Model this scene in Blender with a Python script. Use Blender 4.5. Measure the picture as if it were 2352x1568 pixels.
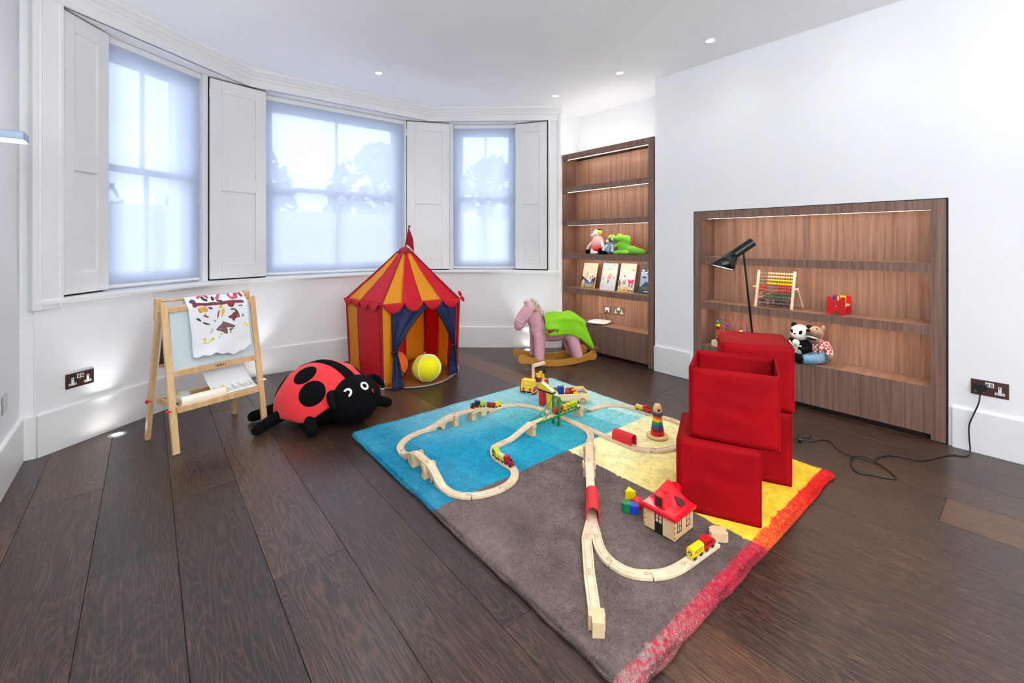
import bpy, bmesh, math, random
import numpy as np
from mathutils import Vector, Matrix

for o in list(bpy.data.objects):
    bpy.data.objects.remove(o)
SC = bpy.context.scene
COL = SC.collection
random.seed(7)
PI = math.pi

# ------------------------------------------------------------------ camera
YAW = math.radians(39.6)          # the view turns this far right of the side walls
FPX, HZ, CX, CZ = 1012.0, 555.0, 1176.0, 1.2
cd = bpy.data.cameras.new('camera')
cam = bpy.data.objects.new('camera', cd)
COL.objects.link(cam)
cam.location = (0, 0, CZ)
cam.rotation_euler = (PI / 2, 0, -YAW)
cd.sensor_width = 36.0
cd.lens = FPX / 2352 * 36.0
cd.shift_y = -(784 - HZ) / 2352
cd.clip_start = 0.05
SC.camera = cam

# ------------------------------------------------------------------ world
w = bpy.data.worlds.new('sky')
SC.world = w
w.use_nodes = True
bg = w.node_tree.nodes['Background']
bg.inputs['Color'].default_value = (0.78, 0.86, 1.0, 1)
bg.inputs['Strength'].default_value = 2.2

SC.view_settings.view_transform = 'Standard'
SC.view_settings.look = 'None'
SC.view_settings.gamma = 1.0
SC.view_settings.use_curve_mapping = False
SC.view_settings.exposure = 1.44
SC.cycles.max_bounces = 10
SC.cycles.diffuse_bounces = 6
SC.cycles.glossy_bounces = 4
SC.cycles.transmission_bounces = 6
SC.cycles.transparent_max_bounces = 12
SC.cycles.sample_clamp_indirect = 6.0
SC.cycles.caustics_reflective = False
SC.cycles.caustics_refractive = False

# lamp powers (the lamps themselves stand in their builders)
P_DOWN, P_FLOORUP, P_SCONCE, P_UP, P_LED, P_LED_TOP, P_READ = 9.0, 5.0, 3.0, 20.0, 26.0, 12.0, 4.0
LAMP_COL = (0.93, 1.0, 1.0)

# ------------------------------------------------------------------ helpers
_s, _c = math.sin(YAW), math.cos(YAW)

def P(u, v, z=0.0):
    """world point at height z that the photograph shows at pixel (u, v)"""
    d = (CZ - z) * FPX / (v - HZ)
    a = (u - CX) / FPX
    return Vector(((_s + a * _c) * d, (_c - a * _s) * d, z))

def onX(u, v, X):
    a = (u - CX) / FPX
    d = X / (_s + a * _c)
    return Vector((X, (_c - a * _s) * d, CZ - (v - HZ) * d / FPX))

def at_depth(u, v, d):
    a = (u - CX) / FPX
    return Vector(((_s + a * _c) * d, (_c - a * _s) * d, CZ - (v - HZ) * d / FPX))

def lin(c):
    c = c / 255.0
    return c / 12.92 if c <= 0.04045 else ((c + 0.055) / 1.055) ** 2.4

def rgb(r, g, b):
    return (lin(r), lin(g), lin(b), 1.0)

class MB:
    """collects shapes, then links them as ONE mesh object"""
    def __init__(self):
        self.v, self.f, self.m, self.s = [], [], [], []
    def add(self, verts, faces, m=0, smooth=False, M=None):
        n = len(self.v)
        if M is not None:
            verts = [M @ Vector(p) for p in verts]
        self.v.extend([tuple(p) for p in verts])
        for f in faces:
            self.f.append(tuple(i + n for i in f)); self.m.append(m); self.s.append(smooth)
        return self
    def box(self, x0, x1, y0, y1, z0, z1, m=0, M=None):
        v = [(x, y, z) for z in (z0, z1) for y in (y0, y1) for x in (x0, x1)]
        f = [(0, 2, 3, 1), (4, 5, 7, 6), (0, 1, 5, 4), (2, 6, 7, 3), (0, 4, 6, 2), (1, 3, 7, 5)]
        return self.add(v, f, m, False, M)
    def prism(self, poly, z0, z1, m=0, M=None, smooth=False):
        n = len(poly)
        v = [(x, y, z0) for x, y in poly] + [(x, y, z1) for x, y in poly]
        f = [tuple(range(n - 1, -1, -1)), tuple(range(n, 2 * n))]
        self.add(v, f, m, False, M)
        self.add(v, [(i, (i + 1) % n, (i + 1) % n + n, i + n) for i in range(n)], m, smooth, M)
        return self
    def cyl(self, p0, p1, r0, r1=None, n=16, m=0, M=None, caps=True, smooth=True):
        r1 = r0 if r1 is None else r1
        p0, p1 = Vector(p0), Vector(p1)
        q = (p1 - p0).to_track_quat('Z', 'Y').to_matrix()
        v = []
        for p, r in ((p0, r0), (p1, r1)):
            v += [p + q @ Vector((r * math.cos(2 * PI * i / n), r * math.sin(2 * PI * i / n), 0)) for i in range(n)]
        self.add(v, [(i, (i + 1) % n, (i + 1) % n + n, i + n) for i in range(n)], m, smooth, M)
        if caps:
            self.add(v, [tuple(range(n - 1, -1, -1)), tuple(range(n, 2 * n))], m, False, M)
        return self
    def lathe(self, prof, n=24, m=0, M=None, smooth=True, closed=False):
        v, f = [], []
        k = len(prof)
        for r, z in prof:
            v += [(r * math.cos(2 * PI * i / n), r * math.sin(2 * PI * i / n), z) for i in range(n)]
        for j in range(k if closed else k - 1):
            a, b = j * n, ((j + 1) % k) * n
            f += [(a + i, a + (i + 1) % n, b + (i + 1) % n, b + i) for i in range(n)]
        self.add(v, f, m, smooth, M)
        if not closed:
            if prof[0][0] > 1e-6: self.add(v[:n], [tuple(range(n - 1, -1, -1))], m, False, M)
            if prof[-1][0] > 1e-6: self.add(v[-n:], [tuple(range(n))], m, False, M)
        return self
    def tube(self, pts, r, n=8, m=0, M=None, closed=False, caps=True):
        pts = [Vector(p) for p in pts]
        k = len(pts)
        rr = r if callable(r) else (lambda t: r)
        v, f = [], []
        up = None
        for i, p in enumerate(pts):
            if closed: t = pts[(i + 1) % k] - pts[i - 1]
            else: t = pts[min(i + 1, k - 1)] - pts[max(i - 1, 0)]
            t.normalize()
            if up is None:
                up = t.orthogonal().normalized()
            up = (up - t * up.dot(t))
            if up.length < 1e-6: up = t.orthogonal()
            up.normalize()
            s = t.cross(up)
            R = rr(i / max(1, k - 1))
            v += [p + (up * math.cos(2 * PI * j / n) + s * math.sin(2 * PI * j / n)) * R for j in range(n)]
        for i in range(k if closed else k - 1):
            a, b = i * n, ((i + 1) % k) * n
            f += [(a + j, a + (j + 1) % n, b + (j + 1) % n, b + j) for j in range(n)]
        self.add(v, f, m, True, M)
        if caps and not closed:
            self.add(v[:n], [tuple(range(n - 1, -1, -1))], m, True, M)
            self.add(v[-n:], [tuple(range(n))], m, True, M)
        return self
    def ell(self, c, r, m=0, M=None, nu=20, nv=12, R=None):
        c = Vector(c)
        if not hasattr(r, '__len__'): r = (r, r, r)
        v, f = [], []
        for j in range(nv + 1):
            th = PI * j / nv
            for i in range(nu):
                ph = 2 * PI * i / nu
                q = Vector((r[0] * math.sin(th) * math.cos(ph), r[1] * math.sin(th) * math.sin(ph), -r[2] * math.cos(th)))
                if R is not None: q = R @ q
                v.append(c + q)
        for j in range(nv):
            for i in range(nu):
                f.append((j * nu + i, j * nu + (i + 1) % nu, (j + 1) * nu + (i + 1) % nu, (j + 1) * nu + i))
        return self.add(v, f, m, True, M)
    def grid(self, fn, nu, nv, m=0, M=None, smooth=True, wrap=False):
        v = [fn(i / nu, j / nv) for j in range(nv + 1) for i in range(nu + 1)]
        k = nu + 1
        f = [(j * k + i, j * k + i + 1, (j + 1) * k + i + 1, (j + 1) * k + i) for j in range(nv) for i in range(nu)]
        return self.add(v, f, m, smooth, M)
    def build(self, name, mats, parent=None, bevel=0, seg=2, world=False, solid=0, remesh=0, smooth_it=0, sub=0, angle=0.6):
        me = bpy.data.meshes.new(name)
        vv = self.v
        if world and parent is not None:
            off = absloc(parent)
            vv = [(p[0] - off.x, p[1] - off.y, p[2] - off.z) for p in vv]
        me.from_pydata(vv, [], self.f)
        me.polygons.foreach_set('material_index', self.m)
        me.polygons.foreach_set('use_smooth', self.s)
        if not isinstance(mats, (list, tuple)): mats = [mats]
        for x in mats: me.materials.append(x)
        me.update()
        o = bpy.data.objects.new(name, me)
        COL.objects.link(o)
        if parent is not None: o.parent = parent
        if remesh:
            d = o.modifiers.new('remesh', 'REMESH'); d.mode = 'VOXEL'; d.voxel_size = remesh; d.use_smooth_shade = True
        if smooth_it:
            d = o.modifiers.new('smooth', 'SMOOTH'); d.factor = 0.5; d.iterations = smooth_it
        if sub:
            d = o.modifiers.new('sub', 'SUBSURF'); d.levels = sub; d.render_levels = sub
        if solid:
            d = o.modifiers.new('solid', 'SOLIDIFY'); d.thickness = solid; d.offset = 0
        if bevel:
            d = o.modifiers.new('bevel', 'BEVEL'); d.width = bevel; d.segments = seg; d.limit_method = 'ANGLE'; d.angle_limit = angle
        return o

def absloc(o):
    p = Vector((0, 0, 0))
    while o is not None:
        p += o.location; o = o.parent
    return p

def tag(o, label=None, cat=None, group=None, kind=None):
    if label: o['label'] = label
    if cat: o['category'] = cat
    if group: o['group'] = group
    if kind: o['kind'] = kind
    return o

def thing(name, label, cat, loc=(0, 0, 0), rz=0, group=None):
    o = bpy.data.objects.new(name, None)
    o.empty_display_size = 0.05
    COL.objects.link(o)
    o.location = loc
    o.rotation_euler = (0, 0, rz)
    return tag(o, label, cat, group)

def struct(o):
    o['kind'] = 'structure'
    return o

def copy_tree(o, parent=None):
    c = o.copy(); COL.objects.link(c)
    if parent is not None: c.parent = parent
    for ch in list(o.children): copy_tree(ch, c)
    return c

def rotz(a, loc=(0, 0, 0)):
    return Matrix.Translation(loc) @ Matrix.Rotation(a, 4, 'Z')

def frame(o, x, y, z):
    """matrix from an origin and three axes"""
    return Matrix(((x[0], y[0], z[0], o[0]), (x[1], y[1], z[1], o[1]), (x[2], y[2], z[2], o[2]), (0, 0, 0, 1)))

def spline(pts, n=8, closed=False):
    pts = [Vector(p) for p in pts]
    out, k = [], len(pts)
    for i in range(k if closed else k - 1):
        p1, p2 = pts[i], pts[(i + 1) % k]
        p0 = pts[i - 1] if (i > 0 or closed) else p1 * 2 - p2
        p3 = pts[(i + 2) % k] if (i + 2 < k or closed) else p2 * 2 - p1
        for j in range(n):
            t = j / n
            out.append(0.5 * ((2 * p1) + (p2 - p0) * t + (2 * p0 - 5 * p1 + 4 * p2 - p3) * t * t + (3 * p1 - p0 - 3 * p2 + p3) * t ** 3))
    if not closed: out.append(pts[-1])
    return out

# ------------------------------------------------------------------ materials
class NT:
    def __init__(self, name):
        self.mat = bpy.data.materials.new(name)
        self.mat.use_nodes = True
        self.t = self.mat.node_tree
        self.b = self.t.nodes['Principled BSDF']
        self.out = self.t.nodes['Material Output']
    def n(self, kind, **kw):
        x = self.t.nodes.new(kind)
        for k, val in kw.items():
            if k.startswith('i_'):
                key = k[2:]
                key = int(key) if key.isdigit() else key.replace('_', ' ')
                x.inputs[key].default_value = val
            else: setattr(x, k, val)
        return x
    def l(self, a, b): self.t.links.new(a, b)
    def ramp(self, fac, stops):
        r = self.n('ShaderNodeValToRGB')
        e = r.color_ramp.elements
        while len(e) < len(stops): e.new(0.5)
        for x, (p, c) in zip(e, stops):
            x.position = p; x.color = c
        self.l(fac, r.inputs['Fac'])
        return r.outputs['Color']
    def math(self, op, a, b=None):
        x = self.n('ShaderNodeMath', operation=op)
        for i, q in enumerate((a, b)):
            if q is None: continue
            if isinstance(q, (int, float)): x.inputs[i].default_value = q
            else: self.l(q, x.inputs[i])
        return x.outputs[0]
    def mix(self, fac, a, b, mode='MIX'):
        x = self.n('ShaderNodeMix', data_type='RGBA', blend_type=mode)
        for i, q in ((0, fac), (6, a), (7, b)):
            if isinstance(q, (int, float, tuple)): x.inputs[i].default_value = q
            else: self.l(q, x.inputs[i])
        return x.outputs[2]
    def noise(self, vec, scale, detail=3, rough=0.5, dist=0.0):
        x = self.n('ShaderNodeTexNoise', i_Scale=scale, i_Detail=detail, i_Roughness=rough, i_Distortion=dist)
        if vec is not None: self.l(vec, x.inputs['Vector'])
        return x.outputs['Fac']
    def mapping(self, vec, scale=(1, 1, 1), loc=None):
        x = self.n('ShaderNodeMapping')
        x.inputs['Scale'].default_value = scale
        self.l(vec, x.inputs['Vector'])
        if loc is not None: self.l(loc, x.inputs['Location'])
        return x.outputs['Vector']
    def bump(self, h, strength=0.2, dist=0.01):
        x = self.n('ShaderNodeBump', i_Strength=strength, i_Distance=dist)
        self.l(h, x.inputs['Height'])
        self.l(x.outputs['Normal'], self.b.inputs['Normal'])

def mat(name, col, rough=0.5, metal=0.0, grain=0.0, gscale=60, bump=0.0, spec=0.5, sheen=0.0, emit=0.0, coat=0.0):
    t = NT(name)
    t.b.inputs['Base Color'].default_value = col
    t.b.inputs['Roughness'].default_value = rough
    t.b.inputs['Metallic'].default_value = metal
    t.b.inputs['Specular IOR Level'].default_value = spec
    t.b.inputs['Sheen Weight'].default_value = sheen
    t.b.inputs['Coat Weight'].default_value = coat
    if emit:
        t.b.inputs['Emission Color'].default_value = col
        t.b.inputs['Emission Strength'].default_value = emit
    if grain or bump:
        tc = t.n('ShaderNodeTexCoord').outputs['Object']
        f = t.noise(tc, gscale, 4)
        if grain:
            lo = tuple(x * (1 - grain) for x in col[:3]) + (1,)
            hi = tuple(min(1, x * (1 + grain)) for x in col[:3]) + (1,)
            t.l(t.ramp(f, [(0.3, lo), (0.7, hi)]), t.b.inputs['Base Color'])
        if bump: t.bump(f, bump, 0.004)
    return t.mat

def wood(name, dark, light, vec_scale, rough=0.45, use='Object', fine=(0.85, 1.0), bump=0.05, rand=False):
    """straight grain: noise stretched by vec_scale"""
    t = NT(name)
    if use == 'Position': v = t.n('ShaderNodeNewGeometry').outputs['Position']
    else: v = t.n('ShaderNodeTexCoord').outputs['Object']
    m = t.mapping(v, vec_scale)
    a = t.noise(m, 1.0, 4, 0.55, 0.6)
    m2 = t.mapping(v, tuple(x * 4.3 for x in vec_scale))
    b = t.noise(m2, 1.0, 3, 0.6)
    f = t.math('ADD', t.math('MULTIPLY', a, 0.7), t.math('MULTIPLY', b, 0.3))
    c = t.ramp(f, [(0.32, dark), (0.68, light)])
    if rand:
        r = t.n('ShaderNodeObjectInfo').outputs['Random']
        c = t.mix(1.0, c, t.ramp(r, [(0.0, (fine[0],) * 3 + (1,)), (1.0, (fine[1],) * 3 + (1,))]), 'MULTIPLY')
    t.l(c, t.b.inputs['Base Color'])
    t.b.inputs['Roughness'].default_value = rough
    t.bump(b, bump, 0.002)
    return t.mat

M = {}
M['wall'] = mat('white_wall_paint', rgb(236, 236, 238), 0.55, grain=0.01, gscale=3)
M['ceiling'] = mat('white_ceiling_paint', rgb(246, 247, 250), 0.7, grain=0.01, gscale=3)
M['trim'] = mat('white_satin_paint', rgb(232, 232, 232), 0.4, grain=0.01, gscale=5)
M['black'] = mat('gap_shade_black', rgb(14, 12, 12), 0.7)
M['white_plastic'] = mat('white_plastic', rgb(238, 238, 238), 0.35)
M['black_plastic'] = mat('black_plastic', rgb(16, 16, 17), 0.4)
M['bronze'] = mat('bronze_plate', rgb(92, 66, 60), 0.35, metal=0.6, grain=0.05)
M['nickel'] = mat('brushed_nickel_plate', rgb(146, 130, 120), 0.35, metal=0.7, grain=0.04)
M['steel'] = mat('brushed_steel', rgb(190, 192, 196), 0.3, metal=1.0, grain=0.05, gscale=200)
M['satin_metal'] = mat('satin_blue_grey_metal', rgb(150, 165, 185), 0.4, metal=0.7)
M['beech'] = wood('beech_wood', rgb(212, 184, 148), rgb(238, 216, 186), (14, 14, 14), 0.5, rand=True, fine=(0.9, 1.0))
M['pine'] = wood('varnished_pine', rgb(204, 160, 108), rgb(230, 194, 146), (30, 30, 4), 0.45)
M['plinth_dark'] = mat('dark_recess', rgb(20, 13, 12), 0.6)
M['walnut'] = wood('walnut_veneer', rgb(106, 78, 64), rgb(172, 134, 110), (7, 38, 1.1), 0.42, use='Position', bump=0.03)
M['walnut_shaded'] = wood('walnut_veneer_shaded', rgb(88, 64, 56), rgb(138, 106, 92), (8, 55, 1.3), 0.42, use='Position', bump=0.03)  # same walnut, with the shade of the unlit fronts in its colour

def emission(name, col, strength):
    t = NT(name)
    t.t.nodes.remove(t.b)
    e = t.n('ShaderNodeEmission')
    e.inputs['Color'].default_value = col
    e.inputs['Strength'].default_value = strength
    t.l(e.outputs[0], t.out.inputs['Surface'])
    return t.mat
M['lamp_disc'] = emission('lamp_glow', (1, 0.96, 0.9, 1), 12)
M['led'] = emission('warm_led', (1.0, 0.80, 0.63, 1), P_LED)
M['led_top'] = emission('cool_led', (1.0, 0.97, 0.92, 1), P_LED_TOP)

# dark smoked oak planks: contour lines of a stretched noise make the ring figure
def floor_mat():
    t = NT('smoked_oak')
    g = t.n('ShaderNodeNewGeometry').outputs['Position']
    r = t.n('ShaderNodeObjectInfo').outputs['Random']
    comb = t.n('ShaderNodeCombineXYZ')
    t.l(t.math('MULTIPLY', r, 37.0), comb.inputs[0]); t.l(t.math('MULTIPLY', r, 91.0), comb.inputs[1])
    v = t.mapping(g, (1, 1, 1), comb.outputs[0])
    big = t.noise(t.mapping(v, (5.5, 0.75, 1)), 1.0, 2.6, 0.42, 0.25)
    rings = t.math('SINE', t.math('MULTIPLY', big, 330.0))
    rings = t.math('ADD', t.math('MULTIPLY', rings, 0.5), 0.5)
    fine = t.noise(t.mapping(v, (170, 9, 1)), 1.0, 3, 0.6, 0.8)
    wob = t.noise(t.mapping(v, (95, 16, 1)), 1.0, 4, 0.65, 1.0)
    lines = t.math('MULTIPLY', t.math('POWER', rings, 2.6), t.math('ADD', t.math('MULTIPLY', wob, 2.2), -0.45))
    patch = t.noise(t.mapping(v, (3.0, 0.8, 1)), 1.0, 2, 0.5)
    tone = t.ramp(r, [(0.0, rgb(30, 22, 20)), (0.3, rgb(46, 33, 27)), (0.6, rgb(38, 29, 27)), (0.8, rgb(62, 43, 32)), (1.0, rgb(84, 57, 38))])
    light = t.ramp(r, [(0.0, rgb(98, 70, 54)), (0.5, rgb(112, 80, 62)), (1.0, rgb(142, 100, 68))])
    f = t.math('MULTIPLY', lines, t.math('ADD', t.math('MULTIPLY', patch, 1.5), -0.15))
    f = t.math('MINIMUM', t.math('MAXIMUM', f, 0.0), 1.0)
    c = t.mix(f, tone, light)
    c = t.mix(t.math('MULTIPLY', fine, 0.75), c, t.mix(0.55, tone, rgb(20, 14, 13)), 'MIX')
    st = t.noise(t.mapping(v, (260, 7, 1)), 1.0, 3, 0.65, 0.4)
    st = t.math('MINIMUM', t.math('MAXIMUM', t.math('MULTIPLY', t.math('ADD', st, -0.52), 5.0), 0.0), 0.42)
    c = t.mix(st, c, light)
    t.l(c, t.b.inputs['Base Color'])
    rr = t.math('ADD', t.math('MULTIPLY', fine, 0.14), 0.25)
    t.l(rr, t.b.inputs['Roughness'])
    t.b.inputs['Specular IOR Level'].default_value = 0.5
    t.bump(t.math('ADD', fine, t.math('MULTIPLY', f, 0.8)), 0.22, 0.002)
    return t.mat
M['oak'] = floor_mat()
M['joint'] = mat('dark_joint', rgb(12, 9, 9), 0.8)

def glass_mat():
    t = NT('window_glass')
    t.t.nodes.remove(t.b)
    a = t.n('ShaderNodeBsdfTransparent'); a.inputs[0].default_value = (0.95, 0.97, 0.98, 1)
    b = t.n('ShaderNodeBsdfGlossy'); b.inputs['Roughness'].default_value = 0.03
    lw = t.n('ShaderNodeFresnel', i_IOR=1.25)
    x = t.n('ShaderNodeMixShader')
    t.l(lw.outputs[0], x.inputs[0]); t.l(a.outputs[0], x.inputs[1]); t.l(b.outputs[0], x.inputs[2])
    t.l(x.outputs[0], t.out.inputs['Surface'])
    return t.mat
M['glass'] = glass_mat()

def blind_mat():
    """sheer roller fabric: part open weave, part scattering cloth"""
    t = NT('sheer_blind')
    t.t.nodes.remove(t.b)
    tr = t.n('ShaderNodeBsdfTransparent'); tr.inputs[0].default_value = (0.92, 0.95, 1, 1)
    tl = t.n('ShaderNodeBsdfTranslucent'); tl.inputs[0].default_value = (0.82, 0.87, 0.98, 1)
    df = t.n('ShaderNodeBsdfDiffuse'); df.inputs[0].default_value = (0.84, 0.88, 0.96, 1)
    a = t.n('ShaderNodeMixShader', i_Fac=0.38)
    t.l(tl.outputs[0], a.inputs[1]); t.l(df.outputs[0], a.inputs[2])
    b = t.n('ShaderNodeMixShader', i_Fac=0.28)
    t.l(a.outputs[0], b.inputs[1]); t.l(tr.outputs[0], b.inputs[2])
    t.l(b.outputs[0], t.out.inputs['Surface'])
    return t.mat
M['blind'] = blind_mat()
# ================================================================== the room
ZC = 2.715                                     # ceiling
XL, XR = -0.54, 3.65                           # left and right wall planes
YB = -2.6                                      # wall behind the camera
A0, AB, BC, C1 = (-0.476, 3.577), (0.690, 4.494), (2.487, 4.484), (3.600, 3.512)
SILL, HEAD = 0.875, 2.574

# ---- floor: one board object per plank
fl = struct(MB().box(XL - 0.3, XR + 0.4, YB - 0.2, 5.0, -0.06, -0.014).build('floor', M['joint']))
PW = 0.2545
x = -0.42 - PW
k = 0
while x < XR + 0.35:
    x1 = x + PW
    if abs(x + 0.167) < 0.02: cuts = [2.175]
    elif abs(x - 0.343) < 0.02: cuts = [1.745]
    elif abs(x - 0.852) < 0.02: cuts = [1.07]
    else: cuts = [random.uniform(-0.5, 3.6)]
    c0 = cuts[0]
    ys = [c0]
    while ys[0] > YB: ys.insert(0, ys[0] - random.uniform(1.9, 2.4))
    while ys[-1] < 4.9: ys.append(ys[-1] + random.uniform(1.9, 2.4))
    for ya, yb in zip(ys[:-1], ys[1:]):
        ya, yb = max(ya, YB - 0.1), min(yb, 4.95)
        if yb - ya < 0.05: continue
        MB().box(x + 0.0007, x1 - 0.0007, ya + 0.0008, yb - 0.0008, -0.015, 0.0).build('floor_plank', M['oak'], fl, bevel=0.001, seg=1)
    x = x1
    k += 1

struct(MB().box(XL - 0.3, XR + 0.6, YB - 0.2, 5.0, ZC, ZC + 0.1).build('ceiling', M['ceiling']))
struct(MB().box(XL - 0.15, XL, YB - 0.2, 3.59, 0, ZC).build('wall_left', M['wall']))
struct(MB().box(XL - 0.15, XR + 0.6, YB - 0.15, YB, 0, ZC).build('wall_back', M['wall']))

# right chimney-breast wall with the long niche cut out; the niche is X 3.65..3.90
NY0, NY1, NZ1 = 0.365, 1.940, 1.458
wr = MB()
wr.box(XR, XR + 0.45, YB, NY0 - 0.003, 0, ZC)
wr.box(XR, XR + 0.45, NY1 + 0.003, 2.318, 0, ZC)
wr.box(XR, XR + 0.45, NY0 - 0.003, NY1 + 0.003, NZ1 + 0.003, ZC)
wr.box(XR + 0.30, XR + 0.45, NY0 - 0.003, NY1 + 0.003, 0, NZ1 + 0.003)
struct(wr.build('wall_right', M['wall']))
# alcove behind and above the tall shelf unit
wa = MB()
wa.box(XR + 0.40, XR + 0.5, 2.318, 3.75, 0, ZC)
wa.box(XR + 0.02, XR + 0.5, 3.60, 3.75, 0, ZC)
struct(wa.build('wall_alcove', M['wall']))

def facet(a, b, off=0.0):
    """frame of a bay facet: x along it, y outwards, origin at a"""
    ax = Vector((b[0] - a[0], b[1] - a[1], 0)); L = ax.length; ax.normalize()
    n = Vector((-ax.y, ax.x, 0))
    return frame((a[0], a[1], 0), ax, n, (0, 0, 1)), L

FA, LA = facet(A0, AB)
FB, LB = facet(AB, BC)
FC, LC = facet(BC, C1)
for nm, F, L in (('a', FA, LA), ('b', FB, LB), ('c', FC, LC)):
    wlow = MB().box(-0.1 if nm != 'a' else -0.01, L + (0.1 if nm != 'c' else 0.02), 0.0, 0.30, 0, SILL - 0.02, M=F)
    wlow.box(-0.1 if nm != 'a' else -0.01, L + (0.1 if nm != 'c' else 0.02), 0.0, 0.34, HEAD, ZC, M=F)
    struct(wlow.build({'a': 'wall_bay_left', 'b': 'wall_bay_middle', 'c': 'wall_bay_right'}[nm], M['wall']))
# short return between the left wall and the bay
struct(MB().box(XL - 0.1, A0[0] + 0.001, 3.577, 3.70, 0, ZC).build('wall_return_left', M['wall']))
struct(MB().box(C1[0] - 0.005, XR + 0.03, 3.514, 3.60, 0, ZC).build('wall_return_right', M['wall']))

# ---- skirting boards
BH = 0.233
def skirt(name, F, L, ext0=0, ext1=0, h=BH):
    m = MB().box(-ext0, L + ext1, -0.018, 0.001, 0, h - 0.004, M=F)
    m.box(-ext0, L + ext1, -0.016, 0.001, h - 0.004, h, M=F)
    return struct(m.build(name, M['trim']))
skirt('baseboard_bay_left', FA, LA, 0.004, -0.006)
skirt('baseboard_bay_middle', FB, LB, -0.006, -0.006)
skirt('baseboard_bay_right', FC, LC, -0.006, -0.02)
FL, LL = facet((XL, YB), (XL, 3.56))
skirt('baseboard_left', FL, LL)
FR, LR = facet((XL, 3.577), (A0[0], 3.577))
skirt('baseboard_return', FR, LR)
F1, L1 = facet((XR, 2.318), (XR, NY1 + 0.02))
struct(MB().box(0, L1, -0.02, 0.001, 0, BH, M=F1).build('baseboard_chimney', M['trim'], bevel=0.002))
F2, L2 = facet((XR, NY0 - 0.02), (XR, YB))
struct(MB().box(0, L2, -0.02, 0.001, 0, BH, M=F2).build('baseboard_right', M['trim'], bevel=0.002))

# ---- cornice, sill and architraves that follow the three facets
def bay_path(y):
    """the bay line moved y towards the room"""
    out = []
    fr = [FA, FB, FC]
    lines = []
    for F in fr:
        o = F @ Vector((0, -y, 0)); d = (F.to_3x3() @ Vector((1, 0, 0)))
        lines.append((o, d))
    out.append(FA @ Vector((-0.02, -y, 0)))
    for (o1, d1), (o2, d2) in zip(lines[:-1], lines[1:]):
        den = d1.x * d2.y - d1.y * d2.x
        t = ((o2.x - o1.x) * d2.y - (o2.y - o1.y) * d2.x) / den
        out.append(o1 + d1 * t)
    out.append(FC @ Vector((LC + 0.02, -y, 0)))
    return out
def mould(name, prof, mt):
    paths = [bay_path(y) for y, z in prof]
    m = MB()
    n = len(prof)
    v = [Vector((paths[i][k].x, paths[i][k].y, prof[i][1])) for k in range(4) for i in range(n)]
    f = []
    for k in range(3):
        for i in range(n):
            j = (i + 1) % n
            f.append((k * n + i, (k + 1) * n + i, (k + 1) * n + j, k * n + j))
    f += [tuple(range(n)), tuple(range(3 * n + n - 1, 3 * n - 1, -1))]
    m.add(v, f)
    return struct(m.build(name, mt))
mould('trim_1', [(-0.01, ZC - 0.001), (0.105, ZC - 0.001), (0.100, ZC - 0.026), (0.078, ZC - 0.034), (0.062, ZC - 0.052), (0.046, ZC - 0.054), (0.040, ZC - 0.072), (0.026, ZC - 0.080), (0.022, HEAD), (-0.01, HEAD)], M['trim'])
mould('trim_2', [(-0.30, SILL), (0.022, SILL), (0.030, SILL - 0.006), (0.032, SILL - 0.02), (0.024, SILL - 0.028), (0.006, SILL - 0.034), (-0.01, SILL - 0.034), (-0.30, SILL - 0.02)], M['trim'])

def architrave(name, F, x0, x1, flip=False):
    """upright fluted casing, from the sill to the cornice"""
    wd = x1 - x0
    prof = [(0, 0.0), (0, -0.030), (0.18, -0.030), (0.22, -0.022), (0.28, -0.028), (0.34, -0.018), (0.40, -0.018), (0.86, -0.016), (0.90, -0.022), (1.0, -0.022), (1.0, 0.0)]
    if flip: prof = [(1 - a, b) for a, b in prof[::-1]]
    poly = [(x0 + a * wd, b) for a, b in prof]
    return struct(MB().prism(poly[::-1], SILL - 0.055, ZC - 0.03, M=F).build(name, M['trim']))
architrave('trim_3', FA, -0.035, 0.112)
architrave('trim_4', FC, LC - 0.125, LC + 0.015, True)

# ---- shutters (measured corner to corner), posts and jambs
ZS0, ZS1 = SILL + 0.012, HEAD - 0.012
def shutter(a, b, label, hinge_left=True):
    a, b = Vector((a[0], a[1], 0)), Vector((b[0], b[1], 0))
    ax = b - a; L = ax.length; ax.normalize()
    n = Vector((-ax.y, ax.x, 0))                       # away from the room
    root = thing('window_shutter', label, 'shutter', (a.x, a.y, ZS0), math.atan2(ax.y, ax.x), 'folded back window shutters')
    H = ZS1 - ZS0
    st, T = 0.085, 0.032
    zm0, zm1 = H * 0.445, H * 0.515
    m = MB()
    for x0, x1, z0, z1 in ((0, st, 0, H), (L - st, L, 0, H), (st, L - st, 0, 0.125), (st, L - st, zm0, zm1), (st, L - st, H - 0.10, H)):
        m.box(x0, x1, 0, T, z0, z1)
    m.build('shutter_frame', M['trim'], root, bevel=0.0025)
    for z0, z1 in ((0.125, zm0), (zm1, H - 0.10)):
        MB().box(st - 0.005, L - st + 0.005, 0.014, 0.028, z0 - 0.005, z1 + 0.005).build('shutter_panel', M['trim'], root)
    for z in (0.16, H - 0.16): MB().cyl((-0.002, -0.002, z), (-0.002, -0.002, z + 0.07), 0.005, n=8).build('hinge', M['trim'], root)
    return root
S1 = (at_depth(141.5, 555, 2.568), at_depth(250.5, 555, 2.905))
S2 = (at_depth(483, 555, 3.66), at_depth(611, 555, 4.01))
S3 = (at_depth(934.5, 555, 4.985), at_depth(1032.5, 555, 5.085))
S4 = (at_depth(1183.5, 555, 5.115), at_depth(1255.5, 555, 4.985))
shutter(*S1, 'leftmost tall white panelled shutter, folded back left of the left window')
shutter(*S2, 'white panelled shutter between the left and the wide middle window')
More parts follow.
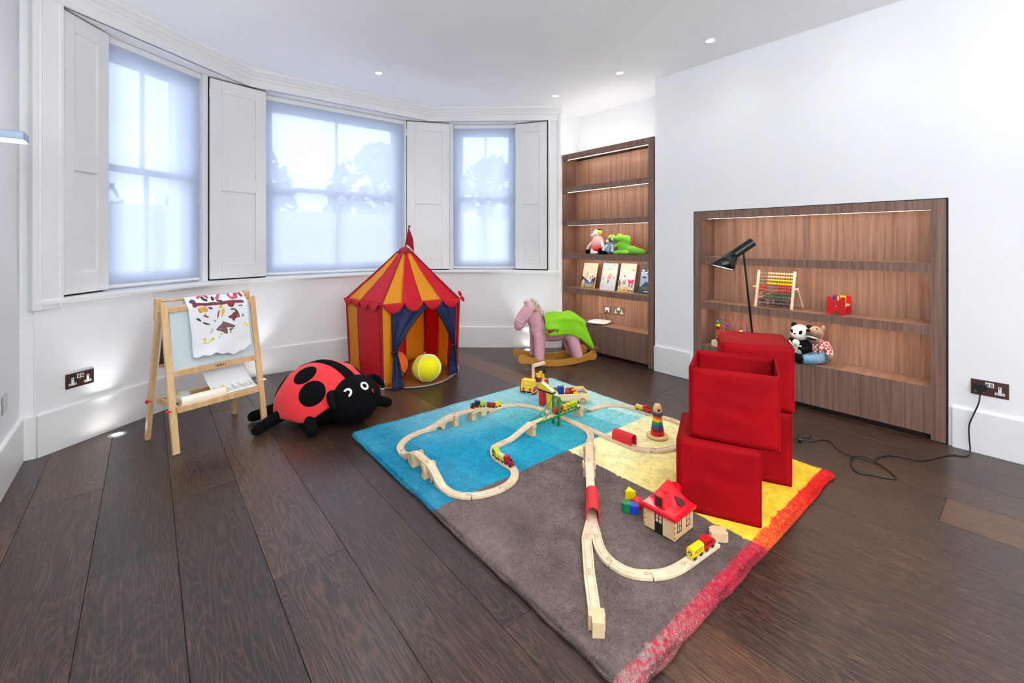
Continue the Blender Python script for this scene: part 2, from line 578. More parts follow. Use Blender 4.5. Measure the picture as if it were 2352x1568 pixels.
shutter(*S3, 'white panelled shutter behind the tent flag, between middle and right windows')
shutter(*S4, 'narrow white shutter right of the small right window, beside the shelves')

def post(name, pts, z0=SILL - 0.01, z1=HEAD + 0.01, mt='trim'):
    return struct(MB().prism([(p[0], p[1]) for p in pts], z0, z1).build(name, M[mt]))
REC = 0.165                                     # window plane behind the wall face
def fpt(F, x, y): return F @ Vector((x, y, 0))
def tof(F, p):
    q = F.inverted() @ Vector((p.x, p.y, 0)); return q.x, q.y
# box walls behind each shutter, painted black for the shade in the gap
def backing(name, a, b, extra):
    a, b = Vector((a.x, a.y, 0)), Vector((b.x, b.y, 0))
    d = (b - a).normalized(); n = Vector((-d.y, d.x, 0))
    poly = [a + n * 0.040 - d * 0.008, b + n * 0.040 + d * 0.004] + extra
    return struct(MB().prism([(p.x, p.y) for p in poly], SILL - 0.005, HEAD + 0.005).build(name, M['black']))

# ---- windows
xa0, _ = tof(FA, S1[1]); xa1 = tof(FA, S2[0])[0] - 0.055
xb0, _ = tof(FB, S2[1]); xb1 = tof(FB, S3[0])[0] - 0.02
xc0 = tof(FC, S3[1])[0] + 0.03; xc1, _ = tof(FC, S4[0])
def window(idx, F, x0, x1, muntins, bl_name, bl_label):
    root = bpy.data.objects.new('window_%d' % idx, None); COL.objects.link(root); struct(root)
    y0 = REC + 0.045
    z0, z1 = SILL, HEAD
    zm = z0 + (z1 - z0) * 0.495
    fw = 0.05
    m = MB()
    m.box(x0 - 0.09, x0 + fw, y0, y0 + 0.10, z0, z1, M=F); m.box(x1 - fw, x1 + 0.09, y0, y0 + 0.10, z0, z1, M=F)
    m.box(x0, x1, y0, y0 + 0.10, z1 - 0.07, z1 + 0.02, M=F); m.box(x0, x1, y0, y0 + 0.10, z0, z0 + 0.035, M=F)
    m.build('window_frame', M['trim'], root)
    for nm, za, zb, yy in (('lower_sash', z0 + 0.035, zm + 0.02, y0 + 0.018), ('upper_sash', zm - 0.02, z1 - 0.07, y0 + 0.055)):
        s = MB()
        s.box(x0 + fw, x0 + fw + 0.045, yy, yy + 0.035, za, zb, M=F); s.box(x1 - fw - 0.045, x1 - fw, yy, yy + 0.035, za, zb, M=F)
        s.box(x0 + fw, x1 - fw, yy, yy + 0.035, za, za + (0.07 if nm == 'lower_sash' else 0.04), M=F)
        s.box(x0 + fw, x1 - fw, yy, yy + 0.035, zb - 0.045, zb, M=F)
        for q in muntins:
            xm = x0 + (x1 - x0) * q
            s.box(xm - 0.011, xm + 0.011, yy + 0.004, yy + 0.03, za, zb, M=F)
        so = s.build(nm, M['trim'], root)
        edges = [x0 + fw + 0.045] + [x0 + (x1 - x0) * q for q in muntins] + [x1 - fw - 0.045]
        for e0, e1 in zip(edges[:-1], edges[1:]):
            MB().box(e0, e1, yy + 0.014, yy + 0.018, za + 0.04, zb - 0.04, M=F).build('window_pane', M['glass'], so)
    for q in (0.28, 0.72):
        xm = x0 + (x1 - x0) * q
        MB().box(xm - 0.035, xm + 0.035, y0 - 0.004, y0 + 0.018, z0 + 0.06, z0 + 0.085, M=F).build('sash_lift', M['steel'], root)
    # roller blind hung in front
    bl = thing(bl_name, bl_label, 'blind', (F @ Vector(((x0 + x1) / 2, REC, 0))) + Vector((0, 0, z0)), 0, 'sheer roller blinds')
    yb = REC
    MB().box(x0 + 0.004, x1 - 0.004, yb, yb + 0.0012, z0 + 0.03, z1 - 0.03, M=F).build('blind_fabric', M['blind'], bl, world=True)
    MB().box(x0 + 0.002, x1 - 0.002, yb - 0.006, yb + 0.008, z0 + 0.012, z0 + 0.034, M=F).build('bottom_bar', M['trim'], bl, bevel=0.004, world=True)
    MB().box(x0 + 0.001, x1 - 0.001, yb - 0.02, yb + 0.03, z1 - 0.045, z1 - 0.002, M=F).build('blind_cassette', M['trim'], bl, bevel=0.004, world=True)
    return root
window(1, FA, xa0 - 0.02, xa1, [0.5], 'roller_blind', 'sheer white roller blind in the left bay window beside the leftmost shutter')
window(2, FB, xb0, xb1, [0.5], 'roller_blind', 'wide sheer white roller blind over the middle bay window above the tent')
window(3, FC, xc0, xc1 + 0.01, [0.5], 'roller_blind', 'narrow sheer white roller blind in the small right bay window')
# jambs and the masonry between the windows
post('trim_5', [fpt(FA, xa1, REC - 0.03), fpt(FA, xa1 + 0.02, REC + 0.34), fpt(FA, tof(FA, S2[0])[0] + 0.02, REC + 0.3), S2[0] + (S2[1]-S2[0]).normalized() * -0.018 + Vector((0.0, 0.0, 0)), S2[0] + (S2[1]-S2[0]).normalized() * -0.022 ])
post('trim_6', [fpt(FB, xb1, REC - 0.05), fpt(FB, xb1, REC + 0.3), fpt(FB, xb1 + 0.15, REC + 0.3), S3[0] + Vector((0.0, 0.05, 0)), S3[0] + (S3[1]-S3[0]).normalized() * -0.006])
post('trim_7', [S3[1] + (S3[1]-S3[0]).normalized() * 0.004, S3[1] + Vector((0.02, 0.2, 0)), fpt(FC, xc0, REC + 0.25), fpt(FC, xc0, REC - 0.06)])
post('trim_8', [S1[1] + Vector((-0.01, 0.02, 0)), fpt(FA, xa0 - 0.02, REC - 0.01), fpt(FA, xa0 - 0.02, REC + 0.2), fpt(FA, xa0 - 0.1, REC + 0.2)])
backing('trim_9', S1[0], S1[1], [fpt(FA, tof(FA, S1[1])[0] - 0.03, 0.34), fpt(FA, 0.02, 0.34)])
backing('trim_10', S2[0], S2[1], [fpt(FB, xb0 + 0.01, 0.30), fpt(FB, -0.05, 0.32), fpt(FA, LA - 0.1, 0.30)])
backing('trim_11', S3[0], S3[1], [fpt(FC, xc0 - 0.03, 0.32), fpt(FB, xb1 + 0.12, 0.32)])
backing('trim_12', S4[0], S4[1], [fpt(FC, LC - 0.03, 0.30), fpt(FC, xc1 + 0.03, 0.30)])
post('trim_13', [S2[1] + Vector((0.002, 0.01, 0)), fpt(FB, xb0 + 0.008, 0.05), fpt(FB, xb0 + 0.004, REC + 0.2), fpt(FB, xb0 - 0.05, REC + 0.2)])
post('trim_14', [fpt(FC, xc1 + 0.01, REC + 0.02), fpt(FC, xc1 + 0.012, REC + 0.2), fpt(FC, xc1 + 0.1, REC + 0.2), S4[0] + Vector((0.03, 0.03, 0)), S4[0]])
lat = MB().box(-0.004, 0.004, -0.002, 0.004, 0, 0.055, M=Matrix.Translation((at_depth(467, 428, 3.64).x, at_depth(467, 428, 3.64).y, at_depth(467, 428, 3.64).z)) @ Matrix.Rotation(0.3, 4, 'Z')).build('shutter_latch', M['black_plastic'])
tag(lat, 'small dark slot of the shutter latch on the post left of the second shutter', 'latch')

# ---- outside: pale garden wall, hedges and trees that show through the blinds
M['leaf'] = mat('evergreen_leaves', rgb(96, 112, 104), 0.7, grain=0.3, gscale=8)
M['render'] = mat('pale_render', rgb(205, 205, 205), 0.8, grain=0.05, gscale=4)
M['paving'] = mat('garden_paving', rgb(150, 150, 148), 0.9, grain=0.15, gscale=3)
M['bark'] = mat('bark', rgb(130, 124, 116), 0.9, grain=0.3)
struct(MB().box(-14, 16, 4.9, 20, -0.4, -0.2).build('ground', M['paving']))
gw = MB().box(-8, 10.5, 8.6, 8.8, -0.2, 1.75)
tag(gw.build('garden_wall', M['render']), 'pale garden wall seen blurred through the lower half of the blinds', 'wall')
hs = thing('town_house', 'pale town house front seen through the blind of the left window', 'house', (-7.0, 17.5, -0.2))
MB().box(-5, 4, 0, 1, 0, 11).build('wall', M['render'], hs)
for i in range(4):
    for j in range(3):
        f = MB().box(-4 + i * 2.1, -2.9 + i * 2.1, -0.05, 0.02, 1.2 + j * 3.1, 3.1 + j * 3.1).build('window', mat('dark_pane', rgb(120, 130, 140), 0.2), hs)
rt = random.Random(3)
def tree(x, y, h, r, label, n=900):
    root = thing('garden_tree', label, 'tree', (x, y, -0.2))
    MB().tube([(0, 0, 0), (0.05, 0, h * 0.4), (0, 0.05, h * 0.75)], lambda t: 0.12 - 0.08 * t, 8).build('trunk', M['bark'], root)
    m = MB()
    for i in range(n):
        a = rt.uniform(0, 2 * PI); q = rt.random() ** 0.5; zz = rt.random()
        rad = r * q * math.sin(PI * min(1, 0.12 + zz * 0.88)) ** 0.6
        c = Vector((rad * math.cos(a), rad * math.sin(a), h * (0.28 + 0.72 * zz)))
        s = rt.uniform(0.10, 0.24)
        d1 = Vector((rt.gauss(0, 1), rt.gauss(0, 1), rt.gauss(0, 1))).normalized() * s
        d2 = Vector((rt.gauss(0, 1), rt.gauss(0, 1), rt.gauss(0, 1))).normalized() * s * 0.6
        m.add([c - d1, c + d2, c + d1, c - d2], [(0, 1, 2, 3)])
    o = m.build('foliage', M['leaf'], root); o['kind'] = 'stuff'
tree(-1.6, 11.2, 3.6, 1.2, 'dark bushy tree seen through the blind, right half of the left window')
tree(1.4, 10.4, 3.5, 1.2, 'bushy tree seen through the blind at the left of the middle window')
tree(4.6, 10.9, 3.9, 1.4, 'tall bushy tree seen through the blind right of the middle window muntin')
tree(8.0, 10.6, 3.9, 1.4, 'leafy tree seen through the blind of the small right window')

# ---- ceiling downlights
dl_pts = [((1.603, 3.42), 'recessed ceiling downlight nearest the bay cornice above the tent'),
          ((3.262, 3.236), 'recessed ceiling downlight closest to the right bay window'),
          ((3.262, 2.427), 'middle recessed ceiling downlight in front of the tall shelves'),
          ((3.262, 1.604), 'recessed ceiling downlight highest at the right, above the long niche'),
          ((3.262, 0.78), 'recessed ceiling downlight over the right wall socket, just outside the frame'),
          ((3.262, -0.05), 'recessed ceiling downlight by the right wall, level with the camera'),
          ((3.262, -0.9), 'recessed ceiling downlight by the right wall, behind the camera'),
          ((1.603, 1.6), 'added unseen fill downlight over the middle of the rug'),  # from here down: unseen downlights added to fill the room with light
          ((1.603, -0.2), 'added unseen fill downlight in the room centre behind the camera'),
          ((1.603, -1.7), 'added unseen fill downlight in the room centre near the back wall'),
          ((0.1, 1.4), 'added unseen fill downlight over the bare boards left of the rug'),
          ((0.1, -0.3), 'added unseen fill downlight just behind the camera'),
          ((0.1, -1.7), 'added unseen fill downlight in the back left corner'),
          ((0.1, 2.7), 'added unseen fill downlight over the easel, above the frame')]
dl_pts[0] = (tuple(at_depth(870, 167, (ZC - CZ) * FPX / (HZ - 167)).xy), dl_pts[0][1])
for i, ((x, y), lab) in enumerate(dl_pts):
    r = thing('downlight', lab, 'downlight', (x, y, ZC), 0, 'ceiling downlights')
    MB().lathe([(0.030, -0.0005), (0.030, -0.006), (0.044, -0.005), (0.046, -0.0005)], 24).build('bezel', M['white_plastic'], r)
    MB().lathe([(0.0, -0.003), (0.0295, -0.003), (0.0295, -0.001)], 24).build('lens', M['lamp_disc'], r)
    ld = bpy.data.lights.new('downlight_lamp', 'SPOT'); ld.energy = P_DOWN * (2.2 if i == 0 else 0.32 if i < 7 else 1.3)
    ld.spot_size = math.radians(140); ld.spot_blend = 1.0; ld.shadow_soft_size = 0.16; ld.color = LAMP_COL
    lo = bpy.data.objects.new('downlight_lamp', ld); COL.objects.link(lo); lo.parent = r; lo.location = (0, 0, -0.02)

# ---- floor uplights
for (x, y), lab in (((-0.144, 3.677), 'round steel floor uplight left of the easel'), ((3.256, 3.662), 'round floor uplight half hidden behind the rocking horse'), (tuple(P(600, 872).xy), 'round floor uplight hidden behind the right easel leg'), ((2.10, 4.31), 'round floor uplight hidden behind the tent')):
    r = thing('floor_uplight', lab, 'uplight', (x, y, 0))
    MB().lathe([(0.028, 0.001), (0.030, 0.004), (0.044, 0.003), (0.046, 0.0)], 28).build('bezel', M['steel'], r)
    MB().lathe([(0.0, 0.0022), (0.0285, 0.0022), (0.0285, 0.0005)], 24).build('lens', M['lamp_disc'], r)
    ld = bpy.data.lights.new('uplight_lamp', 'SPOT'); ld.energy = P_FLOORUP; ld.spot_size = math.radians(66); ld.spot_blend = 0.8
    ld.shadow_soft_size = 0.03; ld.color = LAMP_COL
    lo = bpy.data.objects.new('uplight_lamp', ld); COL.objects.link(lo); lo.parent = r; lo.location = (0, 0, 0.012); lo.rotation_euler = (PI, 0, 0)

# ---- wall lamp and switch on the left wall
SCG = emission('sconce_glow', (1, 0.97, 0.92, 1), 5)
def sconce(loc, rz, label, k=1.0):
    """slim box on the wall, shining down and up; local x points off the wall"""
    wl = thing('wall_lamp', label, 'wall lamp', loc, rz)
    MB().box(0.0, 0.15, -0.05, 0.05, 0.004, 0.038).build('lamp_body', M['satin_metal'], wl, bevel=0.004)
    MB().box(0.004, 0.146, -0.046, 0.046, 0.0005, 0.0045).build('diffuser', SCG, wl)
    MB().box(0.02, 0.13, -0.04, 0.04, 0.0375, 0.0385).build('added_up_glow', SCG, wl)  # upward glow added to brighten the ceiling
    for z, e, rx in ((-0.001, P_SCONCE, 0), (0.040, P_UP, PI)):
        ld = bpy.data.lights.new('wall_lamp_light', 'AREA'); ld.energy = e * k; ld.shape = 'RECTANGLE'; ld.size = 0.14; ld.size_y = 0.09; ld.color = LAMP_COL
        lo = bpy.data.objects.new('wall_lamp_light', ld); COL.objects.link(lo); lo.parent = wl; lo.location = (0.075, 0, z); lo.rotation_euler = Vector((0.04 if rx else 0.0, 0, 1.0 if rx else -1.0)).to_track_quat('-Z', 'Y').to_euler()
sconce((XL, 2.72, 1.615), 0, 'slim metal box wall lamp glowing underneath, on the left wall', 0.05)
sconce((XL, -0.5, 1.615), 0, 'added unseen fill wall lamp on the left wall beside the camera')  # from here on, wall lamps out of view, added to light the ceiling
sconce((XL, -1.6, 1.615), 0, 'added unseen fill wall lamp on the left wall near the back corner')
sconce((1.6, YB, 1.615), PI / 2, 'added unseen fill wall lamp in the middle of the back wall')
sconce((0.3, YB, 1.615), PI / 2, 'added unseen fill wall lamp at the left of the back wall')
sw = thing('switch_plate', 'small steel blank switch plate low on the left wall', 'switch plate', (XL, 3.37, 0.35))
a, b = onX(3, 928, XL), onX(13, 928, XL)
sw.location = (XL, (a.y + b.y) / 2, onX(8, 928, XL).z)
MB().box(0, 0.006, -0.043, 0.043, -0.043, 0.043).build('plate', M['steel'], sw, bevel=0.002)
for yy in (-0.025, 0.025): MB().cyl((0.006, yy, 0), (0.0075, yy, 0), 0.004, n=10).build('screw', M['steel'], sw)
# ================================================================== built-in walnut shelves
def shelf_unit(label, y0, y1, ztop, shelves, xf, xb, st=0.062, dark_gap=0.006, plinth=0.32):
    """open shelves seen from -X; y0 > y1 is left to right"""
    root = thing('shelf_unit', label, 'shelf unit', (xf, (y0 + y1) / 2, 0))
    W, F = M['walnut'], M['walnut_shaded']
    yl, yr = y0 - st, y1 + st
    for a, b in ((yl, y0), (y1, yr)):
        MB().box(xf, xb + 0.02, min(a, b), max(a, b), 0.004, ztop).build('side_panel', F, root, world=True)
    MB().box(xf, xf + 0.024, yr, yl, ztop - 0.062, ztop).box(xf + 0.02, xb + 0.02, yr, yl, ztop - 0.036, ztop).build('top_panel', F, root, world=True)
    MB().box(xb, xb + 0.018, yr, yl, 0.02, ztop - 0.05).build('back_panel', W, root, world=True)
    MB().box(xf + 0.004, xf + 0.026, yr, yl, 0.035, plinth).build('plinth_panel', F, root, world=True)
    MB().box(xf + 0.0045, xb, yr, yl, plinth - 0.03, plinth + 0.001).build('bottom_shelf', W, root, world=True)
    MB().box(xf + 0.05, xf + 0.06, yr, yl, 0.0, 0.05).build('toe_recess', M['plinth_dark'], root, world=True)
    for zt in shelves:
        s = MB().box(xf + 0.004, xf + 0.024, yr, yl, zt - 0.058, zt).build('shelf', F, root, world=True)
        MB().box(xf + 0.006, xb, yr, yl, zt - 0.030, zt + 0.0008).build('shelf_board', W, s, world=True)
    for zt in list(shelves):
        MB().box(xf + 0.0245, xf + 0.031, yr + 0.004, yl - 0.045, zt - 0.0578, zt - 0.0545).build('led_strip', M['led'], root, world=True)
    MB().box(xf + 0.0245, xf + 0.031, yr + 0.004, yl - 0.045, ztop - 0.0618, ztop - 0.058).build('led_strip', M['led'], root, world=True)
    return root
TALL = [0.686, 1.066, 1.440, 1.814]
tall = shelf_unit('tall walnut shelf unit with lit shelves in the alcove, holding books and plush toys', 3.560, 2.331, 2.187, TALL, XR + 0.003, XR + 0.215)
NICHE = [0.690, 1.070]
niche = shelf_unit('long low walnut niche shelf with lit back panel, set in the right wall', NY1 - 0.002, NY0 + 0.008, NZ1 - 0.003, NICHE, XR - 0.002, XR + 0.235, st=0.066)
MB().box(XR + 0.256, XR + 0.29, NY0, NY1, 0.0, NZ1).build('carcass_back', M['plinth_dark'], niche, world=True)
MB().box(XR - 0.0015, XR + 0.02, NY0 + 0.0005, NY0 + 0.008, 0.0, NZ1 - 0.002).build('gap_shade_strip', M['plinth_dark'], niche, world=True)  # solid dark strips here and above, painting in the shade of the gap
MB().box(XR - 0.0015, XR + 0.02, NY0 + 0.001, NY1 - 0.001, NZ1 - 0.004, NZ1 + 0.002).build('gap_shade_strip', M['plinth_dark'], niche, world=True)
MB().box(XR + 0.237, XR + 0.39, 2.331, 3.56, 0.0, 2.187).build('carcass_back', M['plinth_dark'], tall, world=True)
MB().box(XR + 0.10, XR + 0.12, 2.36, 3.54, 2.188, 2.194).build('led_strip', M['led_top'], tall, world=True)

# ------------------------------------------------------------------ sockets
def uk_socket(root, holes, plug_left=False):
    PLT = M['nickel'] if holes == 'pale' else M['bronze']
    """faces local -y; x right, z up; double plate"""
    MB().box(-0.073, 0.073, -0.005, 0, -0.043, 0.043).build('plate', PLT, root, bevel=0.0015)
    sw_ = MB().box(-0.017, 0.017, -0.0075, -0.004, 0.008, 0.033).build('switch_pair', M['white_plastic'], root, bevel=0.001)
    for s in (-1, 1): MB().box(s * 0.008 - 0.0055, s * 0.008 + 0.0055, -0.0095, -0.007, 0.012, 0.029).build('rocker', M['steel'] if holes != 'pale' else M['white_plastic'], sw_)
    for cx in (-0.039, 0.039):
        m = MB()
        m.box(cx - 0.0065, cx + 0.0065, -0.0065, -0.004, -0.020, 0.018)
        m.box(cx - 0.019, cx + 0.019, -0.0065, -0.004, -0.028, -0.014)
        in_ = m.build('socket_inset', M['white_plastic'], root, bevel=0.0012)
        h = MB()
        h.box(cx - 0.0022, cx + 0.0022, -0.0070, -0.006, 0.006, 0.014)
        for s in (-1, 1): h.box(cx + s * 0.011 - 0.0035, cx + s * 0.011 + 0.0035, -0.0070, -0.006, -0.0235, -0.0195)
        h.build('pin_hole', M['black_plastic'], in_)
def on_frame(u, v, F):
    a = (u - CX) / FPX
    d0 = Vector((_s + a * _c, _c - a * _s, -(v - HZ) / FPX))
    o = F.inverted() @ Vector((0, 0, CZ)); d = F.inverted().to_3x3() @ d0
    t = -o.y / d.y
    return F @ (o + d * t)
p = on_frame(183, 869.5, FA)
ax = (FA.to_3x3() @ Vector((1, 0, 0)))
s1 = thing('wall_socket', 'bronze double wall socket with white insets, left of the easel under the window', 'socket', p, math.atan2(ax.y, ax.x))
uk_socket(s1, 'dark')
p = onX(2273, 892.5, XR)
s2 = thing('wall_socket', 'bronze double wall socket on the right wall, with a black plug in it', 'socket', p, -PI / 2)
uk_socket(s2, 'dark')
xb = XR + 0.215
s3 = thing('wall_socket', 'double socket on the walnut back of the tall shelf unit', 'socket', onX(1421.5, 714, xb), -PI / 2)
uk_socket(s3, 'pale')
p4 = onX(1395.5, 711, xb)
s4 = thing('data_socket', 'small square data socket left of the double socket in the shelf unit', 'socket', p4, -PI / 2)
MB().box(-0.043, 0.043, -0.005, 0, -0.043, 0.043).build('plate', M['nickel'], s4, bevel=0.0015)
MB().box(-0.027, 0.027, -0.0075, -0.004, -0.024, 0.026).build('inset', M['white_plastic'], s4, bevel=0.001)
MB().box(-0.008, 0.010, -0.020, -0.007, -0.016, -0.004).build('cable_plug', M['black_plastic'], s4, bevel=0.001)

# router with its cable
rp = onX(1375.5, 740, XR + 0.085); rp.z = 0.322; rp.x = XR + 0.095
ro = thing('router', 'flat white rounded router on the lowest shelf of the tall unit', 'router', rp, -PI / 2 + 0.25)
rm = MB()
def rsq(r, z, n=32, e=4.0):
    return [(r * math.copysign(abs(math.cos(2 * PI * i / n)) ** (2 / e), math.cos(2 * PI * i / n)), r * math.copysign(abs(math.sin(2 * PI * i / n)) ** (2 / e), math.sin(2 * PI * i / n)), z) for i in range(n)]
levels = [(0.080, 0.006), (0.106, 0.011), (0.112, 0.018), (0.108, 0.026), (0.075, 0.034), (0.025, 0.037)]
vv = sum([rsq(r, z) for r, z in levels], [])
ff = [(j * 32 + i, j * 32 + (i + 1) % 32, (j + 1) * 32 + (i + 1) % 32, (j + 1) * 32 + i) for j in range(len(levels) - 1) for i in range(32)]
rm.add(vv, ff, 0, True); rm.add(vv[:32], [tuple(range(31, -1, -1))]); rm.add(vv[-32:], [tuple(range(32))], 0, True)
rm.build('router_body', M['white_plastic'], ro)
MB().prism([(q[0], q[1]) for q in rsq(0.074, 0)], 0.0, 0.0065).build('foot_pad', M['black_plastic'], ro)
q4 = p4 + Vector((-0.018, -0.002, -0.010))
rb = rp + Vector((0.06, -0.035, 0.018)); rl = rp + Vector((0.06, 0.055, 0.020))
cb = MB()
cb.tube(spline([rb, rb + Vector((0.012, -0.005, 0.03)), (rb + q4) / 2 + Vector((0, 0.004, 0)), q4 + Vector((-0.004, 0.008, -0.03)), q4], 8), 0.0032, 8)
cb.tube(spline([rl, rl + Vector((0.01, 0.022, 0.03)), rl + Vector((0.01, 0.016, 0.065)), rl + Vector((0.01, -0.012, 0.075)), rl + Vector((0.01, -0.03, 0.045)), rl + Vector((0.004, -0.022, 0.006))], 8), 0.003, 8)
o = cb.build('cable', M['black_plastic'])
tag(o, 'black network cable looping from the white router up to the data socket', 'cable')

# ------------------------------------------------------------------ flat printed shapes
def poly_ell(cx, cy, rx, ry, n=18, rot=0.0):
    return [(cx + rx * math.cos(t) * math.cos(rot) - ry * math.sin(t) * math.sin(rot), cy + rx * math.cos(t) * math.sin(rot) + ry * math.sin(t) * math.cos(rot)) for t in [2 * PI * i / n for i in range(n)]]
def poly_rect(x0, x1, y0, y1): return [(x0, y0), (x1, y0), (x1, y1), (x0, y1)]
def blob(cx, cy, rx, ry, seed, n=22, rough=0.25, rot=0.0):
    r = random.Random(seed)
    ph = [r.uniform(0, 6.28) for _ in range(4)]
    out = []
    for i in range(n):
        t = 2 * PI * i / n
        k = 1 + rough * (0.5 * math.sin(2 * t + ph[0]) + 0.4 * math.sin(3 * t + ph[1]) + 0.3 * math.sin(5 * t + ph[2]))
        x, y = rx * k * math.cos(t), ry * k * math.sin(t)
        out.append((cx + x * math.cos(rot) - y * math.sin(rot), cy + x * math.sin(rot) + y * math.cos(rot)))
    return out
_colmats = {}
def cmat(c, rough=0.6):
    k = (tuple(c), rough)
    if k not in _colmats: _colmats[k] = mat('print_%02x%02x%02x' % tuple(c), rgb(*c), rough)
    return _colmats[k]
def print_part(name, items, fn, parent, rough=0.6):
    """items: (polygon, colour); fn(x, y, layer) -> 3D point"""
    m, mats = MB(), []
    for k, (poly, c) in enumerate(items):
        mt = cmat(c, rough)
        if mt not in mats: mats.append(mt)
        cx = sum(p[0] for p in poly) / len(poly); cy = sum(p[1] for p in poly) / len(poly)
        v = [fn(cx, cy, k)] + [fn(a, b, k) for a, b in poly]
        n = len(poly)
        m.add(v, [(0, 1 + i, 1 + (i + 1) % n) for i in range(n)], mats.index(mt))
    return m.build(name, mats, parent)

# ------------------------------------------------------------------ picture books, face out
def book(ub0, vb0, ub1, vb1, xbk, label, cover, items, h=0.285, lean=0.075, w=None):
    a, b = onX(ub0, vb0, xbk), onX(ub1, vb1, xbk)
    W = w or abs(a.y - b.y)
    root = thing('picture_book', label, 'book', (xbk, (a.y + b.y) / 2, 0.6872), -PI / 2, 'picture books on the tall shelves')
    ang = math.asin(lean / h)
    T = Matrix.Rotation(-ang, 4, 'X')
    MB().box(-W / 2, W / 2, 0.0, 0.003, 0, h, M=T).box(-W / 2, -W / 2 + 0.004, 0, 0.014, 0, h, M=T).box(-W / 2, W / 2, 0.011, 0.014, 0, h, M=T).build('cover', cmat(cover), root, bevel=0.0008)
    MB().box(-W / 2 + 0.003, W / 2 - 0.004, 0.003, 0.011, 0.003, h - 0.004, M=T).build('pages', cmat((235, 232, 222)), root)
    print_part('cover_print', items, lambda x, y, k: T @ Vector(((x - 0.5) * W, -0.0002 - 0.00012 * k, y * h)), root)
    return root
E1 = [(poly_rect(0.3, 0.7, 0.86, 0.872), (170, 160, 140)), (poly_rect(0.35, 0.62, 0.82, 0.83), (180, 172, 150))]
book(1332.6, 657, 1363.6, 659.4, XR + 0.105, 'cream picture book with a night scene and a small red figure, leftmost on the shelf', (206, 202, 180),
     E1 + [([(0, 0.48), (0.12, 0.40), (0.35, 0.28), (0.65, 0.27), (0.88, 0.36), (1, 0.46), (1, 0.0), (0, 0.0)], (58, 62, 78)),
      (blob(0.5, 0.24, 0.28, 0.07, 1), (70, 110, 170)), (poly_rect(0, 1, 0, 0.09), (120, 150, 60)), (blob(0.15, 0.18, 0.1, 0.16, 2), (225, 190, 170)),
      (blob(0.85, 0.15, 0.1, 0.12, 3), (205, 90, 70)), (blob(0.5, 0.12, 0.32, 0.07, 4), (150, 165, 150)), (blob(0.38, 0.55, 0.05, 0.12, 5, rot=-0.3), (160, 190, 70)),
      (blob(0.62, 0.42, 0.15, 0.16, 6), (235, 235, 230)), (blob(0.64, 0.40, 0.035, 0.12, 7), (205, 45, 35)), (blob(0.78, 0.47, 0.03, 0.06, 8, rot=0.5), (205, 60, 50)), (blob(0.62, 0.62, 0.08, 0.055, 9), (244, 244, 240)), (blob(0.65, 0.63, 0.025, 0.03, 10), (30, 30, 30)),
      (blob(0.3, 0.07, 0.05, 0.06, 11), (215, 50, 40)), (blob(0.08, 0.08, 0.06, 0.1, 12), (140, 180, 60))])
book(1376.3, 661, 1410, 664, XR + 0.105, 'pale blue and white picture book with a red squiggle, second from the left', (204, 208, 212),
     [([(0, 1), (1, 1), (1, 0.86), (0.5, 0.84), (0.2, 0.87), (0, 0.92)], (168, 206, 218)), (poly_rect(0.3, 0.72, 0.775, 0.795), (120, 140, 150)), (blob(0.75, 0.93, 0.05, 0.03, 20), (226, 196, 80)),
      (blob(0.3, 0.58, 0.09, 0.14, 21), (214, 222, 170)), (blob(0.72, 0.6, 0.12, 0.12, 22), (205, 222, 185)), (blob(0.56, 0.47, 0.12, 0.13, 23), (180, 70, 78)), (blob(0.56, 0.47, 0.085, 0.095, 24), (238, 225, 225)), (blob(0.57, 0.47, 0.045, 0.06, 25), (190, 90, 92)),
      (blob(0.5, 0.3, 0.08, 0.04, 26), (120, 150, 160)), (blob(0.86, 0.46, 0.035, 0.05, 27), (220, 110, 70)), (blob(0.15, 0.42, 0.035, 0.04, 28), (190, 70, 80)), (blob(0.3, 0.26, 0.1, 0.03, 29), (205, 225, 200)), (blob(0.82, 0.14, 0.05, 0.02, 30), (180, 180, 180)), (blob(0.2, 0.16, 0.05, 0.015, 31), (190, 190, 195))], h=0.292)
